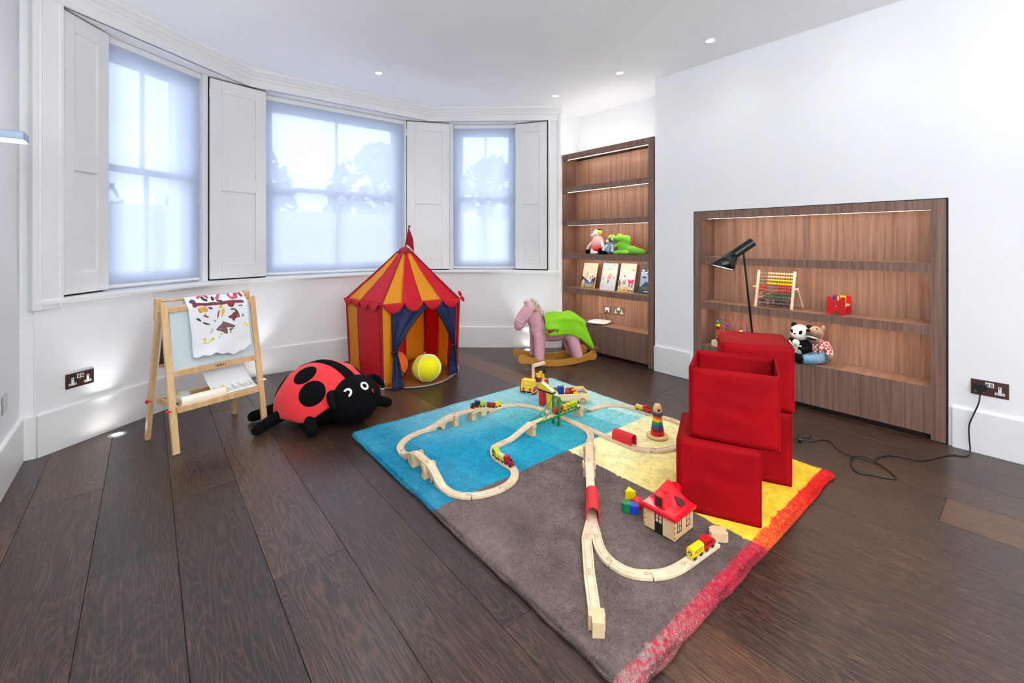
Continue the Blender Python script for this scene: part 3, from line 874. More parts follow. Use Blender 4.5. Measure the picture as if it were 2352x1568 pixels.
book(1417.3, 665, 1453, 668, XR + 0.105, 'white picture book with a figure in pink trousers on sand, third from the left', (208, 208, 204),
     [(poly_rect(0, 1, 0, 0.13), (205, 178, 110)), (blob(0.5, 0.13, 0.5, 0.05, 40, rough=0.1), (214, 190, 120)), (poly_rect(0.2, 0.75, 0.87, 0.882), (200, 196, 170)), (poly_rect(0.35, 0.8, 0.80, 0.81), (205, 200, 180)),
      (blob(0.07, 0.3, 0.09, 0.14, 41), (120, 140, 120)), (blob(0.34, 0.36, 0.15, 0.16, 42), (236, 222, 224)), (blob(0.32, 0.32, 0.03, 0.12, 43), (170, 60, 70)), (blob(0.42, 0.34, 0.025, 0.1, 44), (60, 60, 60)), (blob(0.35, 0.55, 0.04, 0.03, 45), (80, 80, 70)),
      ([(0.58, 0.45), (1.0, 0.44), (0.95, 0.30), (0.88, 0.27), (0.80, 0.33), (0.72, 0.27), (0.66, 0.30)], (226, 50, 130)), (blob(0.79, 0.54, 0.19, 0.12, 46), (240, 214, 210)), (blob(0.86, 0.68, 0.08, 0.08, 47), (242, 238, 232)), (blob(0.86, 0.77, 0.08, 0.035, 48), (236, 170, 50)),
      (poly_rect(0.69, 0.76, 0.17, 0.28), (90, 90, 96)), (poly_rect(0.86, 0.93, 0.17, 0.27), (90, 90, 96)), (poly_rect(0.70, 0.77, 0.08, 0.17), (244, 244, 244)), (poly_rect(0.87, 0.95, 0.08, 0.17), (244, 244, 244)), (blob(0.72, 0.06, 0.08, 0.02, 49), (30, 40, 60)), (blob(0.94, 0.05, 0.07, 0.02, 50), (30, 40, 60)), (blob(0.45, 0.06, 0.06, 0.025, 51), (190, 50, 50)), (blob(0.3, 0.12, 0.1, 0.04, 52), (225, 205, 150))], h=0.298)
book(1469, 669.5, 1507, 672, XR + 0.105, 'dark blue picture book with mountains, partly hidden by the right side panel', (150, 180, 214),
     [(poly_rect(0, 1, 0.74, 1), (60, 72, 84)), (poly_rect(0, 1, 0, 0.24), (44, 72, 84)), (blob(0.45, 0.78, 0.12, 0.06, 60), (230, 200, 130)), (blob(0.1, 0.78, 0.07, 0.03, 61), (220, 220, 220)), ([(0.1, 0.24), (0.32, 0.42), (0.45, 0.36), (0.7, 0.24)], (44, 62, 96)), ([(0.4, 0.24), (0.72, 0.48), (1.0, 0.24)], (38, 54, 86)), (blob(0.2, 0.55, 0.12, 0.03, 62), (40, 46, 60)), (blob(0.38, 0.66, 0.06, 0.03, 63), (50, 60, 80)), (blob(0.5, 0.18, 0.4, 0.05, 64), (80, 110, 90)), (blob(0.4, 0.08, 0.14, 0.02, 65), (210, 220, 224))], h=0.30, w=0.215)
# ------------------------------------------------------------------ plush toys
def plush(name, col, rough=0.95, gr=0.10, sheen=0.3, gs=140):
    return mat(name, col, rough, grain=gr, gscale=gs, bump=0.25, sheen=sheen, spec=0.12)
PL = {'white': plush('plush_white', rgb(234, 232, 228)), 'pink': plush('plush_pink', rgb(238, 168, 170)), 'red': plush('plush_red', rgb(206, 44, 48)), 'black': plush('plush_black', rgb(14, 14, 16), sheen=0.0),
      'green': plush('plush_green', rgb(120, 196, 60)), 'cream': plush('plush_cream', rgb(228, 216, 180)), 'yellow': plush('plush_yellow', rgb(232, 190, 40)), 'lime': plush('plush_lime', rgb(168, 184, 60)), 'grey': plush('plush_grey', rgb(92, 96, 104)),
      'blue': plush('plush_blue', rgb(130, 165, 210)), 'brown': plush('plush_brown', rgb(118, 98, 82)), 'denim': plush('denim', rgb(112, 146, 172), gr=0.2, gs=60)}
def zs(zt): return zt + 0.001
def shelf_thing(u, X, z, name, label, cat, rz=0.0, group=None):
    q = onX(u, 600, X)
    return thing(name, label, cat, (X, q.y, z), -PI / 2 + rz, group)
g = shelf_thing(1374, XR + 0.10, zs(1.066), 'plush_doll', 'plush toy with white head, pink top and red skirt, leftmost on the shelf', 'plush toy', -0.1, 'plush toys on the tall shelves')
b = MB(); b.ell((0, 0, 0.11), (0.082, 0.06, 0.09)); b.ell((-0.01, 0, 0.165), (0.05, 0.045, 0.05)); b.build('top', PL['pink'], g, remesh=0.006, smooth_it=4)
b = MB(); b.ell((0, 0, 0.055), (0.098, 0.07, 0.052)); b.ell((0.03, -0.02, 0.05), (0.08, 0.06, 0.045)); b.build('skirt', PL['red'], g, remesh=0.006, smooth_it=4)
b = MB(); b.ell((-0.012, -0.01, 0.225), (0.042, 0.038, 0.040)); b.ell((-0.056, -0.02, 0.203), (0.03, 0.022, 0.018)); b.build('head', PL['white'], g, remesh=0.005, smooth_it=3)
b = MB(); b.tube([(-0.07, -0.02, 0.13), (-0.105, -0.04, 0.085), (-0.115, -0.05, 0.05)], 0.013, 8); b.tube([(0.06, -0.02, 0.14), (0.095, -0.03, 0.10), (0.11, -0.04, 0.075)], 0.016, 8); b.build('arm', PL['white'], g)
for xx in (-0.095, -0.062): MB().ell((xx, -0.075, 0.026), (0.016, 0.018, 0.026)).build('shoe', PL['black'], g)
MB().ell((0.026, -0.002, 0.232), (0.022, 0.03, 0.026)).build('hair_tuft', PL['yellow'], g)
b = MB(); b.ell((0.02, 0, 0.262), (0.022, 0.02, 0.008)); b.ell((0.012, -0.025, 0.235), (0.008, 0.006, 0.016)); b.build('bow', PL['black'], g)
MB().ell((0.02, -0.082, 0.018), (0.055, 0.024, 0.017)).ell((-0.01, -0.085, 0.035), (0.014, 0.012, 0.022)).build('foot', PL['white'], g)
g = shelf_thing(1402.5, XR + 0.085, zs(1.066), 'plush_doll', 'small plush toy in blue with a yellow-green cap and black boots, in the middle', 'plush toy', 0.2, 'plush toys on the tall shelves')
b = MB(); b.ell((0.0, 0, 0.08), (0.042, 0.04, 0.06), R=Matrix.Rotation(0.35, 3, 'Y')); b.ell((-0.02, -0.01, 0.045), (0.045, 0.04, 0.04)); b.build('body', PL['blue'], g, remesh=0.005, smooth_it=4)
MB().ell((-0.005, -0.005, 0.15), (0.036, 0.034, 0.034)).build('head', PL['grey'], g)
MB().ell((-0.02, -0.028, 0.138), (0.02, 0.016, 0.02)).build('face', PL['cream'], g)
MB().ell((0.006, 0, 0.178), (0.04, 0.036, 0.026), R=Matrix.Rotation(-0.5, 3, 'Y')).build('cap', PL['lime'], g)
b = MB(); b.tube([(-0.02, -0.03, 0.10), (-0.05, -0.045, 0.07), (-0.06, -0.05, 0.04)], 0.014, 8); b.tube([(0.035, -0.03, 0.10), (0.05, -0.05, 0.06), (0.045, -0.06, 0.03)], 0.013, 8); b.build('arm', PL['white'], g)
MB().ell((-0.055, -0.055, 0.02), (0.052, 0.022, 0.020), R=Matrix.Rotation(0.15, 3, 'Y')).ell((-0.095, -0.05, 0.034), (0.02, 0.02, 0.032)).build('boot', PL['black'], g)
g = shelf_thing(1440, XR + 0.095, zs(1.066), 'plush_dinosaur', 'green plush dinosaur with red back spikes lying at the right of the shelf', 'plush toy', 0.05, 'plush toys on the tall shelves')
b = MB(); b.ell((-0.03, -0.01, 0.085), (0.07, 0.055, 0.075)); b.ell((-0.055, -0.02, 0.165), (0.075, 0.045, 0.042)); b.ell((0.0, -0.01, 0.15), (0.055, 0.045, 0.05)); b.ell((-0.11, -0.03, 0.165), (0.045, 0.035, 0.030)); b.ell((0.06, 0, 0.05), (0.07, 0.05, 0.045)); b.ell((0.13, 0, 0.038), (0.055, 0.036, 0.034)); b.ell((0.185, 0.0, 0.035), (0.03, 0.026, 0.03))
b.tube([(-0.05, -0.045, 0.11), (-0.085, -0.065, 0.095), (-0.105, -0.07, 0.08)], 0.018, 8); b.ell((-0.075, -0.06, 0.024), (0.055, 0.028, 0.022)); b.ell((0.0, -0.05, 0.024), (0.05, 0.03, 0.022))
b.build('body', PL['green'], g, remesh=0.006, smooth_it=4)
MB().ell((-0.135, -0.032, 0.160), (0.026, 0.031, 0.026)).build('muzzle', PL['cream'], g)
MB().tube([(-0.125, -0.062, 0.142), (-0.09, -0.068, 0.138), (-0.05, -0.066, 0.142)], 0.0025, 6).build('mouth_line', PL['black'], g)
for q, s in (((-0.03, 0, 0.205), 0.016), ((0.005, 0, 0.2), 0.018), ((0.045, 0, 0.165), 0.022), ((0.055, 0, 0.125), 0.022), ((0.06, 0, 0.098), 0.018), ((0.10, 0, 0.082), 0.016), ((0.145, 0, 0.075), 0.018), ((0.195, 0.0, 0.058), 0.018)):
    MB().cyl(q, (q[0] + s * 0.7, q[1], q[2] + s * 0.9), s * 0.75, 0.001, 8).build('spike', PL['red'], g)
for s in (-1, 1): MB().ell((-0.075, -0.02 + s * 0.022, 0.205), (0.011, 0.011, 0.013)).build('eye', PL['yellow'], g)

# panda and wolf on the bottom of the niche
def checks():
    t = NT('red_gingham')
    v = t.n('ShaderNodeTexCoord').outputs['Object']
    c = t.n('ShaderNodeTexChecker', i_Scale=62.0); c.inputs['Color1'].default_value = rgb(212, 40, 36); c.inputs['Color2'].default_value = rgb(238, 226, 222)
    t.l(v, c.inputs['Vector']); t.l(c.outputs['Color'], t.b.inputs['Base Color']); t.b.inputs['Roughness'].default_value = 0.85
    return t.mat
M['gingham'] = checks()
g = shelf_thing(1841, XR + 0.09, zs(0.3215), 'plush_panda', 'black and white plush panda holding a small striped doll, in the long niche', 'plush toy', -0.25)
MB().ell((0, -0.005, 0.055), (0.058, 0.055, 0.055)).build('belly', PL['white'], g)
b = MB(); b.ell((0, 0, 0.11), (0.066, 0.055, 0.062)); 
for s in (-1, 1): b.tube([(s * 0.05, -0.01, 0.14), (s * 0.075, -0.045, 0.10), (s * 0.045, -0.075, 0.085)], lambda t: 0.030 - 0.004 * t, 10)
b.build('torso', PL['black'], g, remesh=0.006, smooth_it=4)
for s in (-1, 1): MB().ell((s * 0.045, -0.07, 0.032), (0.034, 0.05, 0.032)).build('leg', PL['black'], g)
MB().ell((0, -0.012, 0.205), (0.068, 0.060, 0.058)).build('head', PL['white'], g)
MB().ell((0, -0.058, 0.190), (0.034, 0.022, 0.024)).build('muzzle', PL['white'], g)
for s in (-1, 1):
    MB().ell((s * 0.054, 0.0, 0.252), (0.022, 0.014, 0.022)).build('ear', PL['black'], g)
    MB().ell((s * 0.031, -0.062, 0.215), (0.011, 0.010, 0.018), R=Matrix.Rotation(s * 0.5, 3, 'Y')).build('eye_patch', PL['black'], g)
MB().ell((0, -0.079, 0.203), (0.009, 0.005, 0.005)).build('nose', PL['black'], g)
d = shelf_thing(1842, XR + 0.004, 0.385, 'small_doll', 'tiny plush doll with striped green body held in front of the panda', 'plush toy', -0.25)
d.location = g.location + Vector((-0.092, 0.012, 0.055))
t = NT('green_stripes'); v = t.n('ShaderNodeTexCoord').outputs['Object']; wv = t.n('ShaderNodeTexWave', i_Scale=22.0); wv.bands_direction = 'Z'; t.l(v, wv.inputs['Vector'])
t.l(t.ramp(wv.outputs['Fac'], [(0.45, rgb(122, 132, 92)), (0.55, rgb(224, 226, 206))]), t.b.inputs['Base Color']); t.b.inputs['Roughness'].default_value = 0.9
b = MB(); b.ell((0, 0, 0.035), (0.019, 0.014, 0.038)); b.build('body', t.mat, d)
MB().ell((0.008, -0.004, 0.088), (0.024, 0.02, 0.024)).build('head', PL['white'], d)
for s, e in ((-1, (-0.04, -0.012, 0.098)), (1, (0.048, -0.01, 0.07))): MB().tube([(s * 0.012, -0.004, 0.062), e], 0.006, 8).build('arm', PL['cream'], d)
g = shelf_thing(1876, XR + 0.10, zs(0.3215), 'plush_wolf', 'brown plush wolf in red gingham shirt and blue jeans beside the panda', 'plush toy', -0.1)
b = MB(); b.ell((0, 0, 0.115), (0.062, 0.05, 0.07)); 
b.tube([(0.05, 0, 0.155), (0.085, -0.02, 0.11), (0.095, -0.035, 0.075)], lambda t: 0.026 - 0.003 * t, 10); b.tube([(-0.05, 0, 0.155), (-0.07, -0.03, 0.12), (-0.06, -0.05, 0.09)], 0.022, 10)
b.build('shirt', M['gingham'], g, remesh=0.006, smooth_it=3)
b = MB(); b.ell((0.01, 0, 0.05), (0.072, 0.055, 0.05)); b.tube([(0.04, -0.02, 0.045), (0.01, -0.09, 0.036), (-0.04, -0.125, 0.034)], lambda t: 0.036 - 0.004 * t, 12); b.tube([(-0.03, -0.02, 0.045), (-0.06, -0.07, 0.04), (-0.075, -0.105, 0.036)], lambda t: 0.034 - 0.004 * t, 12)
b.build('jeans', PL['denim'], g, remesh=0.006, smooth_it=3)
for q in ((-0.058, -0.137, 0.034), (-0.088, -0.12, 0.036)): MB().ell(q, (0.030, 0.020, 0.034), R=Matrix.Rotation(-0.5, 3, 'Z')).build('shoe', PL['black'], g)
b = MB(); b.ell((0, -0.02, 0.215), (0.050, 0.052, 0.050)); b.ell((-0.01, -0.065, 0.222), (0.036, 0.03, 0.028)); b.ell((0.002, -0.045, 0.165), (0.036, 0.034, 0.026)); b.build('head', PL['brown'], g, remesh=0.005, smooth_it=3)
MB().tube([(-0.034, -0.070, 0.186), (-0.020, -0.086, 0.196), (0.002, -0.088, 0.195), (0.030, -0.070, 0.184)], 0.0055, 8).build('teeth', PL['white'], g)
MB().ell((-0.003, -0.074, 0.183), (0.034, 0.014, 0.012)).build('mouth', mat('mouth_dark', rgb(60, 28, 28), 0.9), g)
MB().ell((-0.018, -0.094, 0.240), (0.016, 0.010, 0.010)).build('nose', PL['black'], g)
for s in (-1, 1):
    MB().ell((s * 0.046, -0.01, 0.255), (0.014, 0.012, 0.022)).build('ear', PL['brown'], g)
    MB().ell((0.003 + s * 0.024, -0.066, 0.255), (0.005, 0.004, 0.005)).build('eye', PL['black'], g)
MB().ell((0.098, -0.045, 0.058), (0.020, 0.018, 0.022)).build('paw', PL['brown'], g)
MB().tube([(0.035, -0.045, 0.05), (0.03, -0.052, 0.12), (0.03, -0.03, 0.165)], 0.005, 6).build('brace', mat('brown_strap', rgb(92, 74, 50), 0.8), g)

# ------------------------------------------------------------------ abacus on the niche's middle shelf
z0 = 0.6915
pa = onX(1736, 706, XR + 0.05); pb = onX(1820, 706, XR + 0.05)
W = abs(pa.y - pb.y) * 0.985
ab = thing('abacus', 'wooden bead abacus with ten coloured rows on the middle niche shelf', 'abacus', (XR + 0.035, (pa.y + pb.y) / 2 + 0.0, z0), -PI / 2)
H = 0.293; lean = 0.26
T = Matrix.Rotation(-lean, 4, 'X')
for s in (-1, 1):
    MB().box(s * W / 2 - 0.009, s * W / 2 + 0.009, -0.006, 0.012, 0.0, H, M=T).build('upright', M['beech'], ab, bevel=0.004)
    MB().cyl(T @ Vector((s * (W / 2 - 0.012), 0.004, 0.158)), T @ Vector((s * (W / 2 + 0.034), 0.004, 0.158)), 0.007, n=12).build('pivot', M['beech'], ab)
    MB().tube([T @ Vector((s * (W / 2 + 0.024), 0.006, 0.165)), (s * (W / 2 + 0.026), 0.158, 0.008)], 0.008, 8).build('stand_leg', M['beech'], ab)
MB().cyl((-W / 2 - 0.02, 0.150, 0.02), (W / 2 + 0.02, 0.150, 0.02), 0.002, n=8).build('stand_wire', M['steel'], ab)
BC_ = [mat('bead_peach', rgb(226, 178, 140), 0.25), mat('bead_yellow', rgb(238, 192, 24), 0.25), mat('bead_red', rgb(208, 30, 32), 0.25), mat('bead_green', rgb(40, 84, 66), 0.25), mat('bead_violet', rgb(48, 34, 58), 0.25)]
br = 0.0095
rows = [list(range(10)), list(range(10)), list(range(10)), list(range(10)), [0, 1, 2, 3, 4, 5, -3.0, -2, -1], [0, 1, 2, 3, 4, 5, -3, -2, -1], [0, 1, 2, 3, 4, 5, 6, 7, -2.6], [0.6, 1.6, 2.6, 3.6, 4.6, 5.6, 6.6, 7.6, 9.0, 10], [0, 1.4, 2.4, 3.4, 4.4, 5.4, 7.0, -3, -2, -1], [0.4, 1.4, 2.4, 3.4, 4.4, 5.4, 6.4, 7.4, 9.3, 10.6]]
proto = None
for k in range(10):
    z = H - 0.022 - k * 0.0268
    MB().cyl(T @ Vector((-W / 2, 0.003, z)), T @ Vector((W / 2, 0.003, z)), 0.0018, n=6).build('wire', M['steel'], ab)
    if k % 2 == 0:
        me = MB().ell((0, 0, 0), (br * 0.93, br, br), nu=14, nv=8).build('bead', BC_[k // 2], ab)
        first = me; used = False
    for j in rows[k]:
        xx = (W / 2 - 0.009 - br * (1 + 1.86 * j)) if j >= 0 else (-W / 2 + 0.011 + br * (-j) * 1.86 - br * 0.5)
        o = first if not used else first.copy()
        if used: COL.objects.link(o)
        used = True
        o.location = T @ Vector((xx, 0.003, z))

# hammer bench
hb = thing('hammer_bench', 'red toy hammer bench with coloured pegs right of the abacus', 'toy', (XR + 0.03, 0, z0), -PI / 2 + 0.0)
qa = onX(1908, 720, XR + 0.035); hb.location = (XR + 0.035, qa.y - 0.032, z0)
RED = mat('red_gloss_paint', rgb(196, 22, 30), 0.3)
YEL = mat('yellow_gloss_paint', rgb(236, 194, 22), 0.3)
GRN = mat('green_gloss_paint', rgb(30, 120, 70), 0.35)
BLU = mat('blue_gloss_paint', rgb(26, 54, 150), 0.3)
BLK = mat('black_gloss_paint', rgb(22, 22, 24), 0.3)
def end_plate():
    pts = [(-0.052, 0), (-0.026, 0)]
    pts += [(0.026 * math.cos(t), 0.026 * math.sin(t)) for t in [PI - PI * i / 10 for i in range(1, 10)]]
    pts += [(0.026, 0), (0.052, 0), (0.052, 0.125), (0.028, 0.125)]
    pts += [(0.028 * math.cos(t), 0.125 - 0.028 * math.sin(t)) for t in [PI * i / 10 for i in range(1, 10)]]
    pts += [(-0.028, 0.125), (-0.052, 0.125)]
    return pts
for y in (0.0, 0.150):
    FR_ = frame((0, y, 0), (1, 0, 0), (0, 0, 1), (0, -1, 0))
    MB().prism(end_plate(), -0.006, 0.006, M=FR_).build('end_plate', RED, hb, bevel=0.002)
MB().cyl((0.0, -0.0062, 0.062), (0, -0.0085, 0.062), 0.006, n=12).build('bolt', M['steel'], hb)
MB().box(-0.045, 0.045, 0.006, 0.144, 0.058, 0.070).build('bench_top', M['beech'], hb)
for k, mt in enumerate((YEL, BLU, GRN, RED, YEL, M['beech'])):
    xx, yy = (-0.02 if k % 2 else 0.022), 0.035 + (k // 2) * 0.038
    MB().cyl((xx, yy, 0.040), (xx, yy, 0.136 - 0.008 * (k % 3)), 0.009, n=14).build('peg', mt, hb)

# bead maze on the bottom shelf, behind the boxes
bm_ = thing('bead_maze', 'wire bead maze with coloured loops and beads at the niche left end', 'toy', (XR + 0.03, 0, 0.3225), -PI / 2)
bm_.location = (XR + 0.09, onX(1680, 790, XR + 0.09).y, 0.3225)
pl = 1012 / 3.6
b0 = onX(1647, 790, XR + 0.09).y - bm_.location.y
def mz(u, v, y=0.0):
    q = onX(u, v, XR + 0.09 + y)
    return Vector((-(q.y - bm_.location.y), y, q.z - 0.3225))
MB().box(mz(1644, 790).x, mz(1775, 790).x, -0.05, 0.05, 0.0, 0.022).build('base', M['beech'], bm_, bevel=0.003)
MB().box(mz(1643.5, 790).x, mz(1655, 790).x, -0.075, -0.03, 0.0, 0.05).build('base_block', M['beech'], bm_, bevel=0.003)
def wire(pts, c, r=0.0022):
    MB().tube(spline([mz(*p) for p in pts], 8), r, 6).build('wire', cmat(c, 0.3), bm_)
wire([(1650, 795, -0.05), (1649, 745, -0.05), (1655, 732, -0.04), (1665, 730, -0.02), (1674, 742, 0.0), (1672, 770, 0), (1664, 790, 0)], (70, 50, 80))
wire([(1676, 795, 0.02), (1676, 745, 0.02), (1677, 730, 0.02), (1680, 745, 0.02), (1680, 795, 0.02)], (206, 50, 50))
wire([(1692, 795, 0.0), (1691, 752, 0.0), (1694, 734, 0.0), (1697, 752, 0), (1692, 795, 0)], (206, 60, 60))
wire([(1712, 795, 0.01), (1710, 752, 0.01), (1712, 736, 0.01), (1715, 752, 0.01), (1712, 795, 0.01)], (206, 60, 60))
wire([(1731, 795, 0.01), (1730, 752, 0.01), (1731.5, 736, 0.01), (1734, 752, 0.01), (1731, 795, 0.01)], (206, 60, 60))
wire([(1690, 790, -0.03), (1687, 750, -0.03), (1697, 732, -0.03), (1709, 734, -0.02), (1716, 750, -0.01), (1714, 790, 0)], (70, 50, 90))
wire([(1670, 760, 0.03), (1680, 744, 0.03), (1690, 755, 0.03), (1694, 790, 0.03)], (60, 140, 90))
wire([(1716, 790, 0.03), (1714, 756, 0.03), (1726, 743, 0.03), (1740, 750, 0.03), (1743, 790, 0.03)], (60, 150, 90))
for (u, v), c in zip([(1648.7, 739.5), (1649, 746), (1649, 752), (1649, 758.5), (1650, 765), (1650, 772.5), (1650, 780)], [(52, 92, 80), (226, 188, 30), (72, 40, 60), (196, 34, 44), (226, 188, 30), (226, 188, 30), (60, 40, 44)]):
    if v < 741: MB().ell(mz(u, v, -0.05), 0.0155, nu=14, nv=8).build('bead', cmat(c, 0.3), bm_)
    else: 
        q = mz(u, v, -0.05); MB().cyl(q - Vector((0, 0, 0.010)), q + Vector((0, 0, 0.010)), 0.0155, n=14).build('bead', cmat(c, 0.3), bm_, bevel=0.003)
for (u, v), c in zip([(1668, 746), (1664.5, 751), (1662, 757), (1663, 765), (1663, 771), (1664, 777)], [(60, 60, 140), (206, 40, 44), (96, 100, 90), (206, 40, 44), (72, 40, 60), (226, 188, 30)]):
    MB().ell(mz(u, v, 0.0), 0.014, nu=14, nv=8).build('bead', cmat(c, 0.3), bm_)
for (u, v), c in (((1702, 763), (232, 196, 26)), ((1711, 763), (80, 70, 150))): MB().ell(mz(u, v, -0.02), 0.0175, nu=14, nv=8).build('bead', cmat(c, 0.3), bm_)

# ------------------------------------------------------------------ black reading lamp standing on the floor
DL = 2.80
base = at_depth(1752, 555, DL); base.z = 0
fl_ = thing('floor_lamp', 'black floor lamp with cone shade standing behind the red boxes', 'lamp', base)
BLKL = mat('black_lacquer', rgb(10, 11, 10), 0.22, spec=0.35)
def lp(u, v, d=0.0):
    return at_depth(u, v, DL)
MB().lathe([(0.0, 0.0), (0.125, 0.0), (0.135, 0.010), (0.12, 0.018), (0.0, 0.026)], 36).build('lamp_base', BLKL, fl_)
MB().tube([base + Vector((0, 0, 0.02)), lp(1728, 765), lp(1707.5, 578)], 0.0065, 12).build('stem', BLKL, fl_, world=True)
ax0, ax1 = lp(1683.5, 586), lp(1727.5, 556, 0.03)
MB().cyl(ax0, ax1, 0.029, n=28).build('head_tube', BLKL, fl_, world=True)
top, oc = lp(1685, 584), lp(1657.5, 614, -0.035)
axis = (oc - top).normalized()
# cone with an oblique mouth
c0 = MB()
nn = 36
e_r = (lp(1684, 621, -0.0) - lp(1631, 607, -0.0)) / 2
side = Vector((_s, _c, 0))
rim = [oc + e_r * math.cos(2 * PI * i / nn) + side * e_r.length * 0.96 * math.sin(2 * PI * i / nn) for i in range(nn)]
sd2 = (side - axis * side.dot(axis)).normalized(); u1 = sd2.cross(axis).normalized()
u1 = u1 if u1.dot(e_r) > 0 else -u1
ring = [top + u1 * 0.028 * math.cos(2 * PI * i / nn) + sd2 * 0.028 * math.sin(2 * PI * i / nn) for i in range(nn)]
c0.add(rim + ring, [(i, (i + 1) % nn, (i + 1) % nn + nn, i + nn) for i in range(nn)], 0, True)
c0.build('lamp_shade', BLKL, fl_, world=True, solid=0.002)
m = MB()
rim2 = [oc + (p - oc) * 0.955 - axis * 0.004 for p in rim]
ring2 = [top + axis * 0.01 + (p - top) * 0.9 for p in ring]
m.add(rim2 + ring2, [(i, i + nn, (i + 1) % nn + nn, (i + 1) % nn) for i in range(nn)], 0, True)
m.build('shade_lining', mat('white_lining', rgb(244, 242, 234), 0.5), fl_, world=True)
MB().ell(top + axis * 0.055, 0.024).build('bulb', emission('bulb_glow', (1, 0.93, 0.8, 1), 14), fl_, world=True)
ld = bpy.data.lights.new('reading_light', 'SPOT'); ld.energy = P_READ; ld.spot_size = math.radians(95); ld.spot_blend = 0.5; ld.shadow_soft_size = 0.025; ld.color = (1, 0.92, 0.8)
lo = bpy.data.objects.new('reading_light', ld); COL.objects.link(lo); lo.parent = fl_; lo.location = top + axis * 0.082 - base
lo.rotation_euler = axis.to_track_quat('-Z', 'Y').to_euler()

# plug, cable and inline switch
pg = onX(2252, 889, XR - 0.02)
pl_ = MB()
Tp = frame(pg, (0, -1, 0), (1, 0, 0), (0, 0, 1))
pl_.prism([(-0.024, 0.018), (0.024, 0.018), (0.026, 0.0), (0.022, -0.014), (0.008, -0.026), (-0.008, -0.026), (-0.022, -0.014), (-0.026, 0.0)], -0.014, 0.018, M=frame(pg, (0, -1, 0), (0, 0, 1), (-1, 0, 0)))
pr = thing('plug', 'black three-pin plug pushed into the right wall socket', 'plug', pg)
pl_.build('plug_body', M['black_plastic'], pr, bevel=0.004, world=True)
cz = 0.004
cpts = [pg + Vector((-0.002, 0, -0.026)), onX(2248, 925, XR - 0.035), onX(2237, 950, XR - 0.04), onX(2226.5, 975, XR - 0.045), onX(2226, 1005, XR - 0.045), P(2228, 1035, 0.012), P(2218, 1046, cz), P(2190, 1043, cz), P(2150, 1047, cz), P(2120, 1055, cz), P(2080, 1050, cz), P(2040, 1046, cz), P(2012, 1056, cz), P(1985, 1072, cz + 0.002), P(1965, 1085, cz), P(1957, 1070, cz), P(1957, 1056, cz), P(1970, 1045, cz), P(1992, 1047, cz + 0.004), P(2015, 1060, cz + 0.006), P(2035, 1078, cz), P(2056, 1096, cz), P(2050, 1101, cz), P(2025, 1093, cz), P(1990, 1090, cz)]
cpts = [pg + Vector((-0.002, 0, -0.026)), onX(2248, 925, XR - 0.035), onX(2237, 950, XR - 0.04), onX(2226.5, 975, XR - 0.045), onX(2226, 1005, XR - 0.045), P(2228, 1035, 0.012), P(2216, 1047, cz), P(2180, 1044, cz), P(2120, 1057, cz), P(2075, 1049, cz), P(2035, 1045, cz), P(2008, 1057, cz + 0.004), P(2030, 1072, cz + 0.001), P(2058, 1097, cz), P(2040, 1098, cz), P(2000, 1090, cz), P(1967, 1083, cz), P(1954, 1062, cz), P(1962, 1047, cz), P(1985, 1048, cz + 0.004), P(2010, 1060, cz + 0.008), P(1985, 1055, cz + 0.008), P(1955, 1046, cz + 0.004), P(1925, 1032, cz), P(1908, 1014, cz), P(1888, 1009, cz), P(1866, 1014, cz), P(1850, 1010, 0.010)]
o = MB().tube(spline(cpts, 8), 0.0034, 8).build('lamp_cable', M['black_plastic'])
tag(o, 'thin black cable looping over the floor from the wall plug towards the boxes', 'cable')
sp = P(1838, 1011, 0.0)
isw = thing('inline_switch', 'black inline cable switch lying on the floor beside the red boxes', 'switch', sp, 0.3)
MB().box(-0.042, 0.042, -0.013, 0.013, 0.001, 0.024).build('switch_body', M['black_plastic'], isw, bevel=0.006)
MB().box(-0.010, 0.010, -0.007, 0.007, 0.022, 0.027).build('rocker', M['black_plastic'], isw, bevel=0.001)
o = MB().tube(spline([P(1866, 1001, 0.004), P(1850, 1003, 0.008), sp + Vector((0.03, 0.02, 0.012)), sp + Vector((-0.06, 0.01, 0.01)), base + Vector((0.16, 0.02, 0.008)), base + Vector((0.12, 0, 0.01))], 8), 0.0034, 8).build('cable', M['black_plastic'], fl_, world=True)
# ================================================================== circus tent
def fabric(name, col, trans=0.35, rough=0.55):
    t = NT(name)
    tc = t.n('ShaderNodeTexCoord').outputs['Object']
    a = t.noise(tc, 7.0, 4, 0.55, 0.6)
    t.bump(a, 0.55, 0.03)
    t.b.inputs['Base Color'].default_value = col
    t.b.inputs['Roughness'].default_value = rough
    t.b.inputs['Specular IOR Level'].default_value = 0.35
    tl = t.n('ShaderNodeBsdfTranslucent'); tl.inputs[0].default_value = col
    x = t.n('ShaderNodeMixShader', i_Fac=trans)
    t.l(t.b.outputs[0], x.inputs[1]); t.l(tl.outputs[0], x.inputs[2]); t.l(x.outputs[0], t.out.inputs['Surface'])
    return t.mat
TR, TO, TD, TN = fabric('tent_red', rgb(232, 40, 58), 0.5), fabric('tent_orange', rgb(250, 182, 46), 0.5), fabric('tent_piping', rgb(150, 14, 34), 0.1), fabric('tent_navy', rgb(30, 40, 84), 0.15)
TBK = fabric('tent_black_trim', rgb(22, 20, 26), 0.0)
cF = [Vector((1.478, 3.443, 0)), Vector((2.175, 3.425, 0)), Vector((2.215, 4.09, 0)), Vector((1.455, 4.12, 0))]   # front left, front right, back right, back left
cE = [Vector((1.455, 3.425, 0.683)), Vector((2.19, 3.41, 0.683)), Vector((2.225, 4.12, 0.683)), Vector((1.43, 4.14, 0.675))]
pk = Vector((1.832, 3.768, 1.128))
tent = thing('play_tent', 'red and orange striped circus play tent with navy door curtains and flag', 'tent', (1.83, 3.77, 0))
